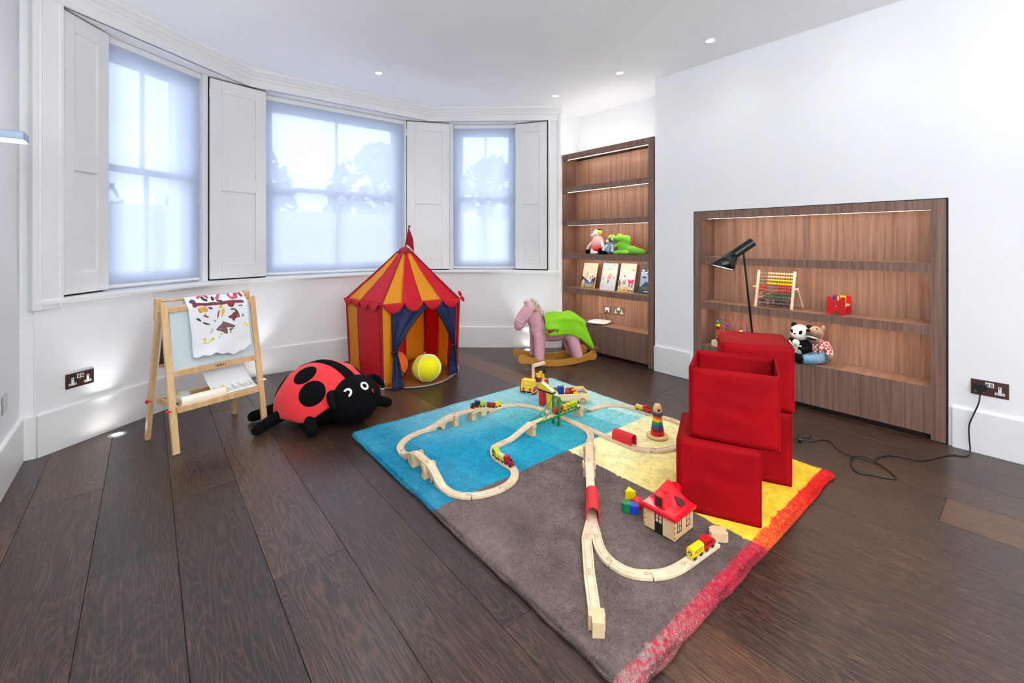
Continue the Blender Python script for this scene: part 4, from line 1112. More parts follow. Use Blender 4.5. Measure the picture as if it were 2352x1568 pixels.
def quad_fn(a, b, c, d, bulge=0.0, nrm=Vector((0, 0, 0)), sag=None):
    def f(s, t):
        p = (a * (1 - s) + b * s) * (1 - t) + (d * (1 - s) + c * s) * t
        w_ = math.sin(PI * s) * math.sin(PI * min(1, t * 1.0))
        wr_ = 0.0035 * math.sin(23 * s + 9 * t) * math.sin(17 * t + 5 * s)
        return p + nrm * (bulge * w_ + wr_)
    return f
def stripe(a, b, c, d, s0, s1, mt, nm, n, bulge=0.01, nu=6, nv=16):
    f = quad_fn(a, b, c, d, bulge, n)
    MB().grid(lambda s, t: f(s0 + (s1 - s0) * s, t), nu, nv).build(nm, mt, tent, world=True, solid=0.0016)
nL, nF, nR, nB = Vector((-1, 0, 0)), Vector((0, -1, 0)), Vector((1, 0, 0)), Vector((0, 1, 0))
# walls, each stripe a cloth panel
for (i, j, n, cuts) in ((3, 0, nL, [(0, 0.34, TO), (0.34, 1, TR)]), (1, 2, nR, [(0, 0.28, TR), (0.28, 0.58, TO), (0.58, 1.0, TR)]), (2, 3, nB, [(0, 0.27, TO), (0.27, 0.52, TR), (0.52, 0.77, TO), (0.77, 1, TR)])):
    for s0, s1, mt in cuts: stripe(cF[i], cF[j], cE[j], cE[i], s0, s1, mt, 'wall_panel', n)
stripe(cF[0], cF[1], cE[1], cE[0], 0.0, 0.125, TO, 'wall_panel', nF, 0.0, 3)
stripe(cF[0], cF[1], cE[1], cE[0], 0.935, 1.0, TR, 'wall_panel', nF, 0.0, 2)
# roof
top = [pk + Vector((dx * 0.045, dy * 0.045, -0.02)) for dx, dy in ((-1, -1), (1, -1), (1, 1), (-1, 1))]
for (i, j, n, cols) in ((0, 1, Vector((0, -0.6, 0.6)), (TO, TR, TO, TR)), (3, 0, Vector((-0.6, 0, 0.6)), (TR, TO, TR, TR)), (1, 2, Vector((0.6, 0, 0.6)), (TO, TR, TO, TR)), (2, 3, Vector((0, 0.6, 0.6)), (TO, TR, TO, TR))):
    for q, mt in enumerate(cols):
        if i == 3: s0, s1 = [(0, 0.07), (0.07, 0.40), (0.40, 0.99), (0.99, 1)][q]
        else: s0, s1 = q / 4, (q + 1) / 4
        stripe(cE[i], cE[j], top[j], top[i], s0, s1, mt, 'roof_panel', n, -0.012, 5, 18)
for q in range(4):
    MB().tube([cE[q], (cE[q] + top[q]) / 2 + Vector((0, 0, -0.004)), top[q]], 0.010, 8).build('roof_piping', TD, tent, world=True)
    MB().tube([cF[q] + Vector((0, 0, 0.02)), (cF[q] + cE[q]) / 2, cE[q]], 0.012, 8).build('corner_piping', TD, tent, world=True)
    MB().cyl(cF[q] + Vector((0, 0, 0.001)), cF[q] + Vector((0, -0.004, 0.065)), 0.0165, n=14).build('peg_foot', M['white_plastic'], tent, world=True)
# scalloped valance
def scallops(a, b, n_, nrm, drop=0.075):
    for k in range(n_):
        p0, p1 = a + (b - a) * (k / n_), a + (b - a) * ((k + 1) / n_)
        def f(s, t):
            return p0 + (p1 - p0) * s + nrm * (0.014 + 0.012 * math.sin(PI * t * 0.5)) + Vector((0, 0, 0.006 - drop * t * (1 - abs(2 * s - 1) ** 2.3)))
        MB().grid(f, 12, 5).build('valance', TR, tent, world=True, solid=0.002)
        MB().tube([f(s / 14, 1.0) for s in range(15)], 0.0035, 6).build('valance_trim', TD, tent, world=True)
scallops(cE[0] + Vector((0.01, 0, 0)), cE[1], 4, nF)
scallops(cE[3], cE[0], 4, nL, 0.055)
for i, j in ((0, 1), (3, 0), (1, 2), (2, 3)): MB().tube([cE[i], cE[j]], 0.007, 8).build('eave_piping', TR, tent, world=True)
# door curtains, tied back
def along(s, z, out=0.0): 
    p = cF[0] + (cF[1] - cF[0]) * s
    q = cE[0] + (cE[1] - cE[0]) * s
    return p + (q - p) * (z / 0.683) + nF * out
def curtain(outer, top_in, tie_s, tie_z, bot0, bot1, flip):
    def edge(t):                                         # t 0 top .. 1 floor: outer and inner edge
        z = 0.665 * (1 - t) + 0.012 * t
        tt = (0.665 - tie_z) / 0.653
        if t < tt:
            k = t / tt
            return z, outer, top_in + (tie_s - top_in) * (k ** 0.92) - (0.03 if not flip else -0.03) * math.sin(PI * k)
        k = (t - tt) / (1 - tt)
        k = k ** 0.8
        return z, outer + (bot0 - outer) * k, tie_s + (bot1 - tie_s) * k
    def f(s, t):
        z, a, b = edge(t)
        w_ = abs(b - a) / 0.45
        k2 = max(0.0, (t - (0.665 - tie_z) / 0.653 - 0.02)) ** 0.5 * (0.17 if not flip else 0.02)
        return along(a + (b - a) * s, z, 0.012 + k2 + 0.010 * math.sin(s * 13 + 2.0 * t) * (1.2 - w_) + 0.012 * (t > 0.9))
    MB().grid(f, 22, 40).build('door_curtain', TN, tent, world=True, solid=0.002)
    MB().tube([f(1.0, k / 40) for k in range(41)], 0.0065, 6).build('curtain_trim', TBK, tent, world=True)
    MB().tube([f(0.0, k / 40) for k in range(41)], 0.0055, 6).build('curtain_trim', TBK, tent, world=True)
    tq = along(tie_s, tie_z, 0.014)
    tie = MB().tube([along(outer - (0.03 if not flip else -0.03), tie_z, 0.03), along((outer + tie_s) / 2, tie_z + 0.004, 0.042), along(tie_s + (0.012 if not flip else -0.012), tie_z, 0.03)], 0.010, 8)
    tie.build('tie_back', TBK, tent, world=True)
curtain(0.120, 0.60, 0.160, 0.290, 0.030, 0.165, False)
curtain(0.940, 0.60, 0.905, 0.270, 0.975, 0.84, True)
# ground sheet with its rounded front lip
pts = [(1.478, 3.44)] + [(1.478 + 0.697 * k / 20, 3.443 - 0.018 * k / 20 - 0.175 * math.sin(PI * k / 20)) for k in range(1, 20)] + [(2.175, 3.425), (2.215, 4.09), (1.455, 4.12)]
SH = mat('ground_sheet', rgb(128, 84, 50), 0.30, grain=0.10, gscale=5, bump=0.2)
MB().prism(pts, 0.003, 0.008).build('ground_sheet', SH, tent, world=True)
MB().tube([(x, y, 0.007) for x, y in pts[:22]], 0.006, 6).build('sheet_rim', mat('grey_rim', rgb(150, 150, 140), 0.6), tent, world=True)
# top cap and flag
MB().lathe([(0.062, -0.028), (0.066, -0.018), (0.045, 0.008), (0.018, 0.022), (0.0, 0.026)], 24).build('top_cap', TD, tent).location = pk - Vector((1.83, 3.77, 0.0))
fp0, fp1 = pk + Vector((0.0, 0, 0.015)), pk + Vector((0.040, -0.01, 0.215))
MB().tube([fp0, fp1], 0.006, 8).ell(fp1, 0.011).build('flag_pole', TD, tent, world=True)
def ff_(s, t):
    a = fp0 + (fp1 - fp0) * (0.22 + 0.74 * t)
    e = fp0 + Vector((0.095, 0.02, -0.045)) + Vector((0.01, 0, 0.05)) * t
    return a * (1 - s) + (e) * s + Vector((0, 0.012 * math.sin(5 * s + 2 * t), 0.035 * math.sin(PI * s) * (0.4 - t * 0.2)))
MB().grid(ff_, 12, 8).build('flag', fabric('flag_red', rgb(190, 12, 44), 0.25), tent, world=True, solid=0.0015)
bw = cE[1] + Vector((0.02, 0.0, 0.0))
m = MB()
for dx, dz in ((-0.02, 0.035), (0.02, -0.015)): m.ell(bw + Vector((dx * 0.7, -0.01, dz + 0.01)), (0.016, 0.010, 0.03), R=Matrix.Rotation(-0.6, 3, 'Y'))
m.build('corner_bow', TR, tent, world=True)

# the two ball cushions in the tent
bp = P(921, 887, 0.0); bp = Vector((1.630, 3.578, 0.010))
bb = thing('basketball_cushion', 'orange basketball cushion behind the left door curtain of the tent', 'cushion', bp, 0.5)
R_ = 0.130
OR = plush('orange_velour', rgb(236, 100, 22), gr=0.04)
MB().ell((0, 0, R_ * 0.96), (R_, R_, R_ * 0.97), nu=32, nv=20).build('cover', OR, bb)
for q in range(3):
    pts = []
    for k in range(41):
        t = 2 * PI * k / 40
        if q == 0: p = Vector((math.cos(t), math.sin(t) * 0.0, math.sin(t)))
        elif q == 1: p = Vector((0.0, math.cos(t), math.sin(t)))
        else: p = Vector((math.cos(t), 0.80 * math.sin(t), 0.6 * math.sin(2 * t) * 0 + 0.6 * math.sin(t)))
        p = (Matrix.Rotation(0.45, 3, 'Z') @ Matrix.Rotation(0.5, 3, 'Y') @ p).normalized()
        pts.append((p.x * R_ * 1.004, p.y * R_ * 1.004, R_ * 0.96 + p.z * R_ * 0.974))
    MB().tube(pts, 0.0035, 6).build('seam_line', PL['black'], bb)
tb = thing('tennis_ball_cushion', 'bright yellow tennis ball cushion on the tent ground sheet', 'cushion', (1.842, 3.37, 0.010), 0.3)
R_ = 0.122
TYEL = plush('yellow_velour', rgb(236, 226, 24), gr=0.04)
MB().ell((0, 0, R_ * 0.92), (R_ * 1.04, R_ * 1.02, R_ * 0.94), nu=32, nv=20).build('cover', TYEL, tb)
pts = []
for k in range(61):
    t = 2 * PI * k / 60
    a_ = 0.42
    p = Vector((a_ * math.cos(t) + 0.35 * math.cos(3 * t), a_ * math.sin(t) - 0.35 * math.sin(3 * t), 0.9 * math.sin(2 * t)))
    p = (Matrix.Rotation(0.2, 3, 'Z') @ Matrix.Rotation(0.2, 3, 'X') @ p).normalized()
    pts.append((p.x * R_ * 1.042, p.y * R_ * 1.022, R_ * 0.92 + p.z * R_ * 0.944))
MB().tube(pts, 0.0042, 6).build('seam_line', PL['white'], tb)

# ================================================================== ladybird cushion
lc = Vector((0.955, 3.135, 0)); lf = Vector((0.45, -0.89, 0)).normalized()
lb = thing('ladybird_cushion', 'large red ladybird floor cushion with black spots and black head', 'cushion', lc, math.atan2(lf.y, lf.x))
LBK = plush('black_velour', rgb(8, 8, 11), gr=0.05, sheen=0.0)
LRD = plush('coral_velour', rgb(236, 58, 62), gr=0.04, gs=90, sheen=0.15)
shc, shr = Vector((-0.035, 0, 0.085)), Vector((0.335, 0.285, 0.285))
hdc, hdr = Vector((0.235, 0.0, 0.155)), Vector((0.155, 0.185, 0.155))
b = MB()
b.ell((-0.02, 0, 0.10), (0.31, 0.25, 0.10)); b.ell(hdc, hdr)
def leg(pts, r0=0.045, r1=0.036): b.tube(spline(pts, 5), lambda t: r0 + (r1 - r0) * t, 10); b.ell(pts[-1], r1)
leg([(0.08, -0.18, 0.10), (0.12, -0.255, 0.075), (0.165, -0.285, 0.042)])
leg([(-0.12, -0.19, 0.10), (-0.17, -0.30, 0.055), (-0.165, -0.40, 0.036)])
leg([(-0.24, -0.10, 0.09), (-0.33, -0.20, 0.055), (-0.39, -0.265, 0.036)])
leg([(0.12, 0.17, 0.10), (0.20, 0.25, 0.06), (0.265, 0.295, 0.038)])
leg([(-0.12, 0.19, 0.10), (-0.14, 0.30, 0.06), (-0.15, 0.36, 0.036)])
b.build('body', LBK, lb, remesh=0.011, smooth_it=5)
def shell_pt(th, ph, k=1.0):
    """th from the top, ph round from the front"""
    w_ = 1 + 0.018 * math.sin(11 * ph) * max(0, th - 1.1)
    return shc + Vector((shr.x * math.sin(th) * math.cos(ph) * w_, shr.y * math.sin(th) * math.sin(ph) * w_, shr.z * math.cos(th))) * k
thm = 1.58
def thmax(ph):
    front = max(0, math.cos(ph)) ** 3
    return 1.62 - 0.72 * front + 0.03 * math.sin(9 * ph)
MB().grid(lambda s, t: shell_pt(max(0.0001, t) * thmax(2 * PI * s), 2 * PI * s), 64, 24).build('shell', LRD, lb, solid=0.012)
mi = lb.rotation_euler.to_matrix().inverted()
def cast_ell(u, v, c, r):
    a = (u - CX) / FPX
    d = mi @ Vector((_s + a * _c, _c - a * _s, -(v - HZ) / FPX))
    o = mi @ (Vector((0, 0, CZ)) - lc) - c
    o2 = Vector((o.x / r.x, o.y / r.y, o.z / r.z)); d2 = Vector((d.x / r.x, d.y / r.y, d.z / r.z))
    A, B, C_ = d2.dot(d2), 2 * o2.dot(d2), o2.dot(o2) - 1
    D = B * B - 4 * A * C_
    t = (-B - math.sqrt(max(0, D))) / (2 * A)
    return c + o + d * t
def patch(p, c, r, rx, ry, k, name, mt, parent, rot=0.0, inner=None, nseg=30, spn=2 * PI):
    """oval of cloth lying on an ellipsoid, round point p"""
    n = Vector(((p.x - c.x) / r.x ** 2, (p.y - c.y) / r.y ** 2, (p.z - c.z) / r.z ** 2)).normalized()
    e1 = Vector((0, 0, 1)).cross(n).normalized(); e2 = n.cross(e1)
    def on(q):
        w_ = q - c
        s = math.sqrt((w_.x / r.x) ** 2 + (w_.y / r.y) ** 2 + (w_.z / r.z) ** 2)
        return c + w_ / s * k
    def f(s, t):
        a = spn * s + rot
        rr = (inner or 0.0) + (1 - (inner or 0.0)) * t
        return on(p + e1 * rx * rr * math.cos(a) + e2 * ry * rr * math.sin(a))
    return MB().grid(f, nseg, 6).build(name, mt, parent, solid=0.003)
for (u, v, rx, ry) in ((701, 861, 0.075, 0.075), (717, 903, 0.085, 0.082), (646, 884, 0.07, 0.08), (830, 857, 0.07, 0.07)):
    patch(cast_ell(u, v, shc, shr), shc, shr, rx, ry, 1.024, 'shell_spot', LBK, lb)
MB().grid(lambda s, t: shell_pt(-1.35 + t * 2.3, 0, 1.024) + Vector((0, (s - 0.5) * (0.05 + 0.035 * t), 0)), 4, 40).build('shell_stripe', LBK, lb, solid=0.004)
for (u, v), rot, spn in (((798.5, 902), -1.21, 4.0), ((837, 886), 0, 2 * PI)):
    p_ = cast_ell(u, v, hdc, hdr)
    patch(p_, hdc, hdr, 0.027, 0.030, 1.02, 'eye', mat('felt_white', rgb(232, 232, 226), 0.9), lb, inner=0.52, rot=rot, spn=spn)
for sy in (-1, 1):
    m = MB()
    m.tube(spline([(0.20, sy * 0.15, 0.245), (0.225, sy * 0.20, 0.245), (0.265, sy * 0.225, 0.205), (0.29, sy * 0.222, 0.17)], 5), lambda t: 0.012 + 0.010 * math.sin(PI * t), 10)
    m.build('feeler', LBK, lb)
pm = cast_ell(856, 897, hdc, hdr)
patch(pm, hdc, hdr, 0.004, 0.016, 1.012, 'mouth', PL['red'], lb)

# ================================================================== easel
EF = Vector((0.125, 3.126, 0)); ex = Vector((0.468, 0.136, 0)).normalized()
es = thing('easel', 'folding wooden children\'s easel with whiteboard under the left window', 'easel', EF, math.atan2(ex.y, ex.x))
EW, ED = 0.487, 0.372
PN = M['pine']
def bar(a, b, w_, h_, name, mt=PN, up=(1, 0, 0), parent=es, bev=0.002):
    a, b = Vector(a), Vector(b); d = (b - a); L = d.length; d.normalize()
    x_ = Vector(up); x_ = (x_ - d * x_.dot(d)).normalized(); y_ = d.cross(x_)
    return MB().box(-w_ / 2, w_ / 2, -h_ / 2, h_ / 2, 0, L, M=frame(a, x_, y_, d)).build(name, mt, parent, bevel=bev)
ay, az = 0.150, 0.835
for xx in (0.0, EW):
    bar((xx, 0, 0.0), (xx - 0.012, ay, az), 0.034, 0.022, 'front_leg')
    bar((xx - 0.022, ED, 0.0), (xx - 0.024, ay + 0.035, 0.80), 0.024, 0.034, 'back_leg')
    bar((xx - 0.024, ay + 0.058, 0.735), (xx - 0.024, ay + 0.046, 0.868), 0.028, 0.040, 'roll_holder')
def fy(z): return ay * z / az
for z, hh in ((0.800, 0.030), (0.436, 0.034)):
    bar((0.0, fy(z), z), (EW - 0.012, fy(z), z), 0.020, hh, 'cross_rail', up=(0, 1, 0))
bar((0.0, ED - 0.11, 0.46), (EW - 0.02, ED - 0.11, 0.46), 0.020, 0.03, 'back_rail', up=(0, 1, 0))
zb0, zb1 = 0.452, 0.786
T = frame((0.012, fy(zb0) + 0.004, zb0), (1, 0, 0), Vector((0, fy(zb1) - fy(zb0), zb1 - zb0)).normalized(), Vector((0, -(zb1 - zb0), fy(zb1) - fy(zb0))).normalized())
HB = Vector((0, fy(zb1) - fy(zb0), zb1 - zb0)).length
MB().box(0.0, EW - 0.036, 0, HB, -0.003, 0.003, M=T).build('whiteboard', mat('whiteboard', rgb(200, 212, 216), 0.2), es)
T2 = frame((0.0, ED - 0.115, 0.46), (1, 0, 0), Vector((0, -0.085, 0.33)).normalized(), Vector((0, 0.33, 0.085)).normalized())
MB().box(0.0, EW - 0.036, 0, 0.33, -0.003, 0.003, M=T2).build('chalkboard', mat('hardboard_brown', rgb(92, 62, 46), 0.7), es)
MB().cyl((-0.02, ay + 0.035, 0.852), (EW - 0.01, ay + 0.035, 0.852), 0.0075, n=12).build('paper_rod', PN, es)
MB().cyl((-0.01, ay - 0.005, 0.812), (EW - 0.01, ay - 0.005, 0.812), 0.004, n=10).build('clamp_rod', PN, es)
# tray
zt = 0.243
for (a, b) in (((0.012, 0.012, zt), (EW - 0.03, 0.012, zt)), ((0.0, ED - 0.085, zt), (EW - 0.02, ED - 0.085, zt))): bar(a, b, 0.018, 0.034, 'tray_rail', up=(0, 1, 0))
for xx in (0.016, EW - 0.036): bar((xx, 0.005, zt), (xx, ED - 0.08, zt), 0.016, 0.034, 'tray_end', up=(1, 0, 0))
MB().box(0.012, EW - 0.03, 0.015, ED - 0.09, zt - 0.014, zt - 0.009).build('tray_board', mat('tray_dark', rgb(84, 62, 54), 0.7), es)
for q in ((-0.034, 0.03, zt - 0.004), (-0.048, ED - 0.075, zt + 0.006)):
    MB().cyl(q, Vector(q) + Vector((0.02, 0, 0)), 0.005, 0.005, 10).ell(q, (0.008, 0.012, 0.012), nu=10, nv=6).build('red_knob', RED, es)
for xx in (0.034, EW - 0.038): MB().cyl((xx, 0.002, zt), (xx, -0.0005 + 0.0016, zt), 0.004, n=8).build('screw', M['steel'], es)
# burnt maker's mark on the rail
cu = bpy.data.curves.new('maker_mark', 'FONT'); cu.body = 'TIDLO'; cu.size = 0.022; cu.extrude = 0.0003; cu.align_x = 'CENTER'; cu.align_y = 'CENTER'
cu.offset = 0.0006
tmp = bpy.data.objects.new('lettering_curve', cu); COL.objects.link(tmp)
bpy.context.view_layer.update()
me = bpy.data.meshes.new_from_object(tmp.evaluated_get(bpy.context.evaluated_depsgraph_get()))
bpy.data.objects.remove(tmp)
me.materials.clear(); me.materials.append(mat('burnt_brown', rgb(70, 34, 26), 0.7))
o = bpy.data.objects.new('lettering', me); COL.objects.link(o); o.parent = es
o.location = (EW * 0.52, fy(0.436) - 0.0108, 0.437); o.rotation_euler = (PI / 2 - 0.17, 0, 0)

# painted sheet hung over the rod
PX0, PX1 = 0.098, 0.437
ps = thing('painted_paper', 'white paper with children\'s paint marks hanging over the easel board', 'painting', EF, es.rotation_euler.z)
def paper(s, t, off=0.0):
    """s 0..1 across, t 0..1 from the back of the rod down the front"""
    x_ = PX0 + (PX1 - PX0) * s
    ry, rz_ = ay + 0.035, 0.852
    Ls = [0.03, 0.032, 0.338]
    L = t * sum(Ls)
    if L < Ls[0]: y_, z_ = ry + 0.0105 + 0.004 * (1 - L / Ls[0]), rz_ - Ls[0] + L
    elif L < Ls[0] + Ls[1]:
        a = PI * (L - Ls[0]) / Ls[1]
        y_, z_ = ry + 0.0105 * math.cos(a), rz_ + 0.0105 * math.sin(a)
    else:
        q = L - Ls[0] - Ls[1]
        k = q / Ls[2]
        tear = 0.045 * math.sin(3.1 * s + 0.2) * (0.55 + 0.45 * math.sin(6.5 * s + 2.6)) + 0.006 * math.sin(31 * s)
        q = q + k * k * k * tear
        z_ = rz_ - q * 0.985
        base_y = min(ry - 0.0105, fy(z_) - 0.022 if z_ < 0.80 else ry - 0.0105)
        kk = min(1, q / 0.05)
        base_y = (ry - 0.0105) * (1 - kk) + (fy(z_) - 0.024) * kk
        y_ = base_y - k * (0.006 + 0.007 * math.sin(7 * s + 5 * k) + 0.004 * math.sin(15 * s - 9 * k)) - 0.03 * max(0, k - 0.86) * (1 + math.sin(9 * s))
        x_ += 0.010 * k * (1 - s)
    return Vector((x_, y_ - off, z_ + (off if L < Ls[0] + Ls[1] else 0)))
PAP = mat('white_paper', rgb(232, 232, 236), 0.8, bump=0.15, gscale=14)
MB().grid(lambda s, t: paper(s, t), 30, 60).build('paper_sheet', PAP, ps, solid=0.0006)
def z3(X, Y):
    s = (X - 740 - (Y - 220) * 0.05 * (1 - (X - 740) / 1080)) / 1085
    t = (Y - (222 - 68 * s)) / 1040
    return s, 0.098 + t * 0.895
CR, BR2, BK2, YE2, OC = (150, 40, 62), (104, 72, 66), (52, 46, 46), (226, 198, 30), (214, 150, 40)
pt = []
def ad(pts, c): pt.append(([z3(*p) for p in pts], c))
def ab_(X, Y, rx, ry, seed, c, rot=0.0, rough=0.25): pt.append(([z3(*p) for p in blob(X, Y, rx, ry, seed, 20, rough, rot)], c))
def stroke(pts, w_, c, seed=1):
    r = random.Random(seed)
    sp_ = spline([(a, b, 0) for a, b in pts], 6)
    for a, b in zip(sp_[:-1], sp_[1:]):
        d = (b - a).normalized(); n = Vector((-d.y, d.x, 0)); w1, w2 = w_ * r.uniform(0.8, 1.2), w_ * r.uniform(0.8, 1.2)
        q = [a + n * w1 - d * 4, a - n * w1 - d * 4, b - n * w2 + d * 4, b + n * w2 + d * 4]
        ad([(p.x, p.y) for p in q], c)
stroke([(950, 275), (995, 250), (1020, 215), (1060, 205), (1090, 240), (1140, 275)], 18, (206, 84, 106))
stroke([(1270, 300), (1310, 270), (1350, 200), (1420, 185), (1500, 190), (1530, 260), (1570, 285), (1670, 270)], 22, (200, 84, 104), 2)
stroke([(1650, 170), (1650, 215), (1640, 265)], 34, (190, 70, 92), 3); stroke([(1715, 170), (1735, 220), (1770, 262)], 22, CR, 4)
stroke([(840, 410), (930, 380), (1080, 385), (1180, 375), (1320, 375), (1420, 360), (1560, 350), (1660, 350), (1750, 352)], 24, (118, 34, 48), 5)
ab_(862, 340, 50, 44, 1, (70, 62, 84)); ab_(868, 335, 30, 26, 2, (110, 50, 110)); ab_(1498, 385, 66, 66, 3, (128, 42, 44), rough=0.1)
stroke([(1030, 260), (1060, 300), (1110, 318)], 22, BK2, 6); ab_(1213, 290, 26, 40, 4, BK2); ab_(1320, 335, 60, 20, 5, (70, 52, 50), 0.2)
ab_(940, 475, 34, 55, 6, OC, -0.3); ab_(965, 450, 30, 46, 7, (228, 180, 40)); ab_(1030, 470, 40, 62, 8, (224, 158, 60), -0.2)
ab_(1312, 430, 30, 34, 9, (230, 180, 40)); ab_(1340, 535, 30, 72, 10, (228, 190, 50), 0.15); ab_(1258, 565, 15, 85, 11, (196, 44, 44), 0.22)
ab_(1125, 452, 40, 18, 12, BK2, 0.4); ab_(1040, 595, 46, 16, 13, (150, 60, 40), 0.3); ab_(1030, 575, 12, 30, 14, (150, 60, 40)); ab_(912, 645, 48, 18, 15, BK2, 0.5); ab_(1035, 722, 58, 18, 16, BK2, 0.4)
ab_(1535, 605, 80, 62, 17, (122, 48, 44), rough=0.5); stroke([(1490, 485), (1560, 495), (1610, 560), (1620, 640)], 16, (80, 70, 76), 7); ab_(1520, 670, 24, 32, 18, (122, 48, 44))
ad([(1190, 845), (1250, 775), (1300, 740), (1330, 695), (1380, 715), (1540, 780), (1530, 808), (1370, 768), (1395, 850), (1385, 915), (1345, 912), (1290, 870)], BR2); stroke([(1430, 850), (1490, 815)], 14, BR2, 8)
stroke([(1640, 425), (1710, 425)], 10, BK2, 9); ab_(1700, 610, 24, 24, 19, BK2); ab_(1700, 612, 10, 10, 20, (225, 222, 220)); ab_(1185, 680, 28, 8, 21, BK2, 0.6)
stroke([(1720, 750), (1745, 790), (1775, 820)], 16, (232, 222, 30), 10); ab_(1272, 910, 24, 20, 22, YE2); stroke([(960, 985), (1010, 985), (1000, 1030), (965, 1050), (1060, 1040), (1130, 1000)], 9, YE2, 11); ab_(1130, 1005, 26, 22, 23, YE2)
ab_(1205, 200, 26, 16, 24, (84, 110, 190)); ab_(800, 230, 40, 16, 25, (170, 210, 200)); ab_(1450, 875, 12, 12, 26, BK2); ab_(1240, 970, 8, 10, 27, (60, 140, 90)); stroke([(1125, 820), (1130, 860), (1095, 895)], 4, BK2, 12)
print_part('paint_print', pt, lambda a, b, k: paper(a, b, 0.0012 + 0.00004 * (k % 20)), ps)

# roll, drawing and small box lying in the tray
rl = thing('paper_roll', 'cream roll of drawing paper lying at the left of the easel tray', 'paper roll', EF, es.rotation_euler.z)
ry_, rz_ = 0.062, zt + 0.028
Tr = frame((0.036, ry_ - 0.016, rz_), (0, 1, 0), (0, 0, 1), (1, 0, 0))
MB().lathe([(0.009, 0.0), (0.0305, 0.0), (0.0315, 0.004), (0.0315, 0.226), (0.0305, 0.23), (0.009, 0.23)], 32, M=Tr, closed=True).build('roll', mat('cream_paper', rgb(244, 234, 216), 0.8), rl)
MB().lathe([(0.007, -0.001), (0.0092, -0.001), (0.0092, 0.231), (0.007, 0.231)], 20, M=Tr, closed=True).build('core', mat('cardboard', rgb(186, 160, 124), 0.8), rl)
dr = thing('crayon_drawing', 'sheet with crayon drawing curled up at the right of the easel tray', 'drawing', EF, es.rotation_euler.z)
def dsh(s, t, off=0.0):
    x_ = 0.218 + 0.238 * s - 0.035 * t * (1 - 0.3 * s) + 0.0
    k = t
    y_ = 0.02 + 0.155 * k ** 0.9 - off * 0.6
    z_ = zt + 0.0195 + 0.155 * k ** 1.6 + 0.012 * math.sin(3.0 * s) * (1 - k) * k + off
    return Vector((x_, y_, z_))
MB().grid(lambda s, t: dsh(s, t), 16, 16).build('paper_sheet', PAP, dr, solid=0.0006)
rr_ = random.Random(5); dp = []
cs = [(150, 180, 110), (214, 210, 110), (230, 170, 150), (120, 190, 180), (230, 190, 120), (190, 120, 130), (100, 100, 130)]
for k in range(26):
    cx_, cy_ = rr_.uniform(0.03, 0.27), rr_.uniform(0.06, 0.36); dp.append((blob(cx_, cy_, rr_.uniform(0.01, 0.05), rr_.uniform(0.02, 0.05), k, 12, 0.5), cs[k % 3] if k % 4 else cs[2]))
dp.append((poly_rect(0.27, 0.30, 0.06, 0.42), (214, 214, 70)))
for k in range(22):
    xx = 0.33 + 0.029 * k; hh = rr_.uniform(0.10, 0.26); y0_ = 0.06 + rr_.uniform(0, 0.1); dp.append(([(xx, y0_), (xx + 0.011, y0_), (xx - 0.006, y0_ + hh), (xx - 0.015, y0_ + hh)], cs[(k * 3 + 2) % 7]))
print_part('crayon_print', dp, lambda a, b, k: dsh(a, b, 0.0008 + 0.00003 * k), dr)
bx = thing('crayon_box', 'small white and yellow box at the back left of the easel tray', 'box', EF, es.rotation_euler.z)
MB().box(0.03, 0.13, 0.175, 0.235, zt - 0.0085, zt + 0.035).build('carton', mat('card_white', rgb(226, 228, 228), 0.6), bx, bevel=0.001)
MB().box(0.045, 0.085, 0.18, 0.23, zt + 0.035, zt + 0.0354).build('printed_patch', cmat((240, 190, 60)), bx)

# ================================================================== rocking horse
hf = Vector((-0.886, 0.464, 0)).normalized()
HO = Vector((3.118, 3.110, 0))
rh = thing('rocking_horse', 'pink patterned plush rocking horse on wooden rockers by the tall shelves', 'rocking horse', HO, math.atan2(hf.y, hf.x))
def pinkcloth():
    t = NT('pink_print_cloth')
    v = t.n('ShaderNodeTexCoord').outputs['Object']
    a = t.n('ShaderNodeTexVoronoi', i_Scale=230.0); t.l(v, a.inputs['Vector'])
    t.l(t.ramp(a.outputs['Distance'], [(0.20, rgb(192, 118, 136)), (0.60, rgb(230, 178, 188))]), t.b.inputs['Base Color'])
    t.b.inputs['Roughness'].default_value = 0.9; t.bump(a.outputs['Distance'], 0.2, 0.003)
    return t.mat
PKC = pinkcloth()
OCH = wood('ochre_rocker_wood', rgb(168, 112, 34), rgb(196, 140, 56), (3, 30, 30), 0.4)
def rocker_poly():
    R1 = 1.12
    lo, hi = [], []
    for k in range(25):
        x_ = -0.335 + 0.67 * k / 24
        z_ = R1 - math.sqrt(R1 * R1 - x_ * x_)
        lo.append((x_, z_ + 0.001)); hi.append((x_, z_ + 0.062 + 0.004 * abs(x_)))
    c0 = (0.352, 0.085); c1 = (-0.352, 0.085)
    right = [(c0[0] + 0.043 * math.cos(a), c0[1] + 0.043 * math.sin(a)) for a in [-1.75 + 4.1 * i / 14 for i in range(15)]]
    left = [(c1[0] - 0.043 * math.cos(a), c1[1] + 0.043 * math.sin(a)) for a in [2.35 - 4.1 * i / 14 for i in range(15)]]
    return lo[1:-1] + right + hi[::-1][1:-1] + left
for sy in (-1, 1):
    MB().prism(rocker_poly(), -0.012, 0.012, M=frame((0, sy * 0.128, 0), (1, 0, 0), (0, 0, 1), (0, -1, 0))).build('rocker', OCH, rh, bevel=0.004, angle=0.9)
    for xx in (-0.2, 0.2): MB().cyl((xx, sy * 0.1405, 0.05), (xx, sy * 0.1395, 0.05), 0.006, n=10).build('screw', M['bronze'], rh)
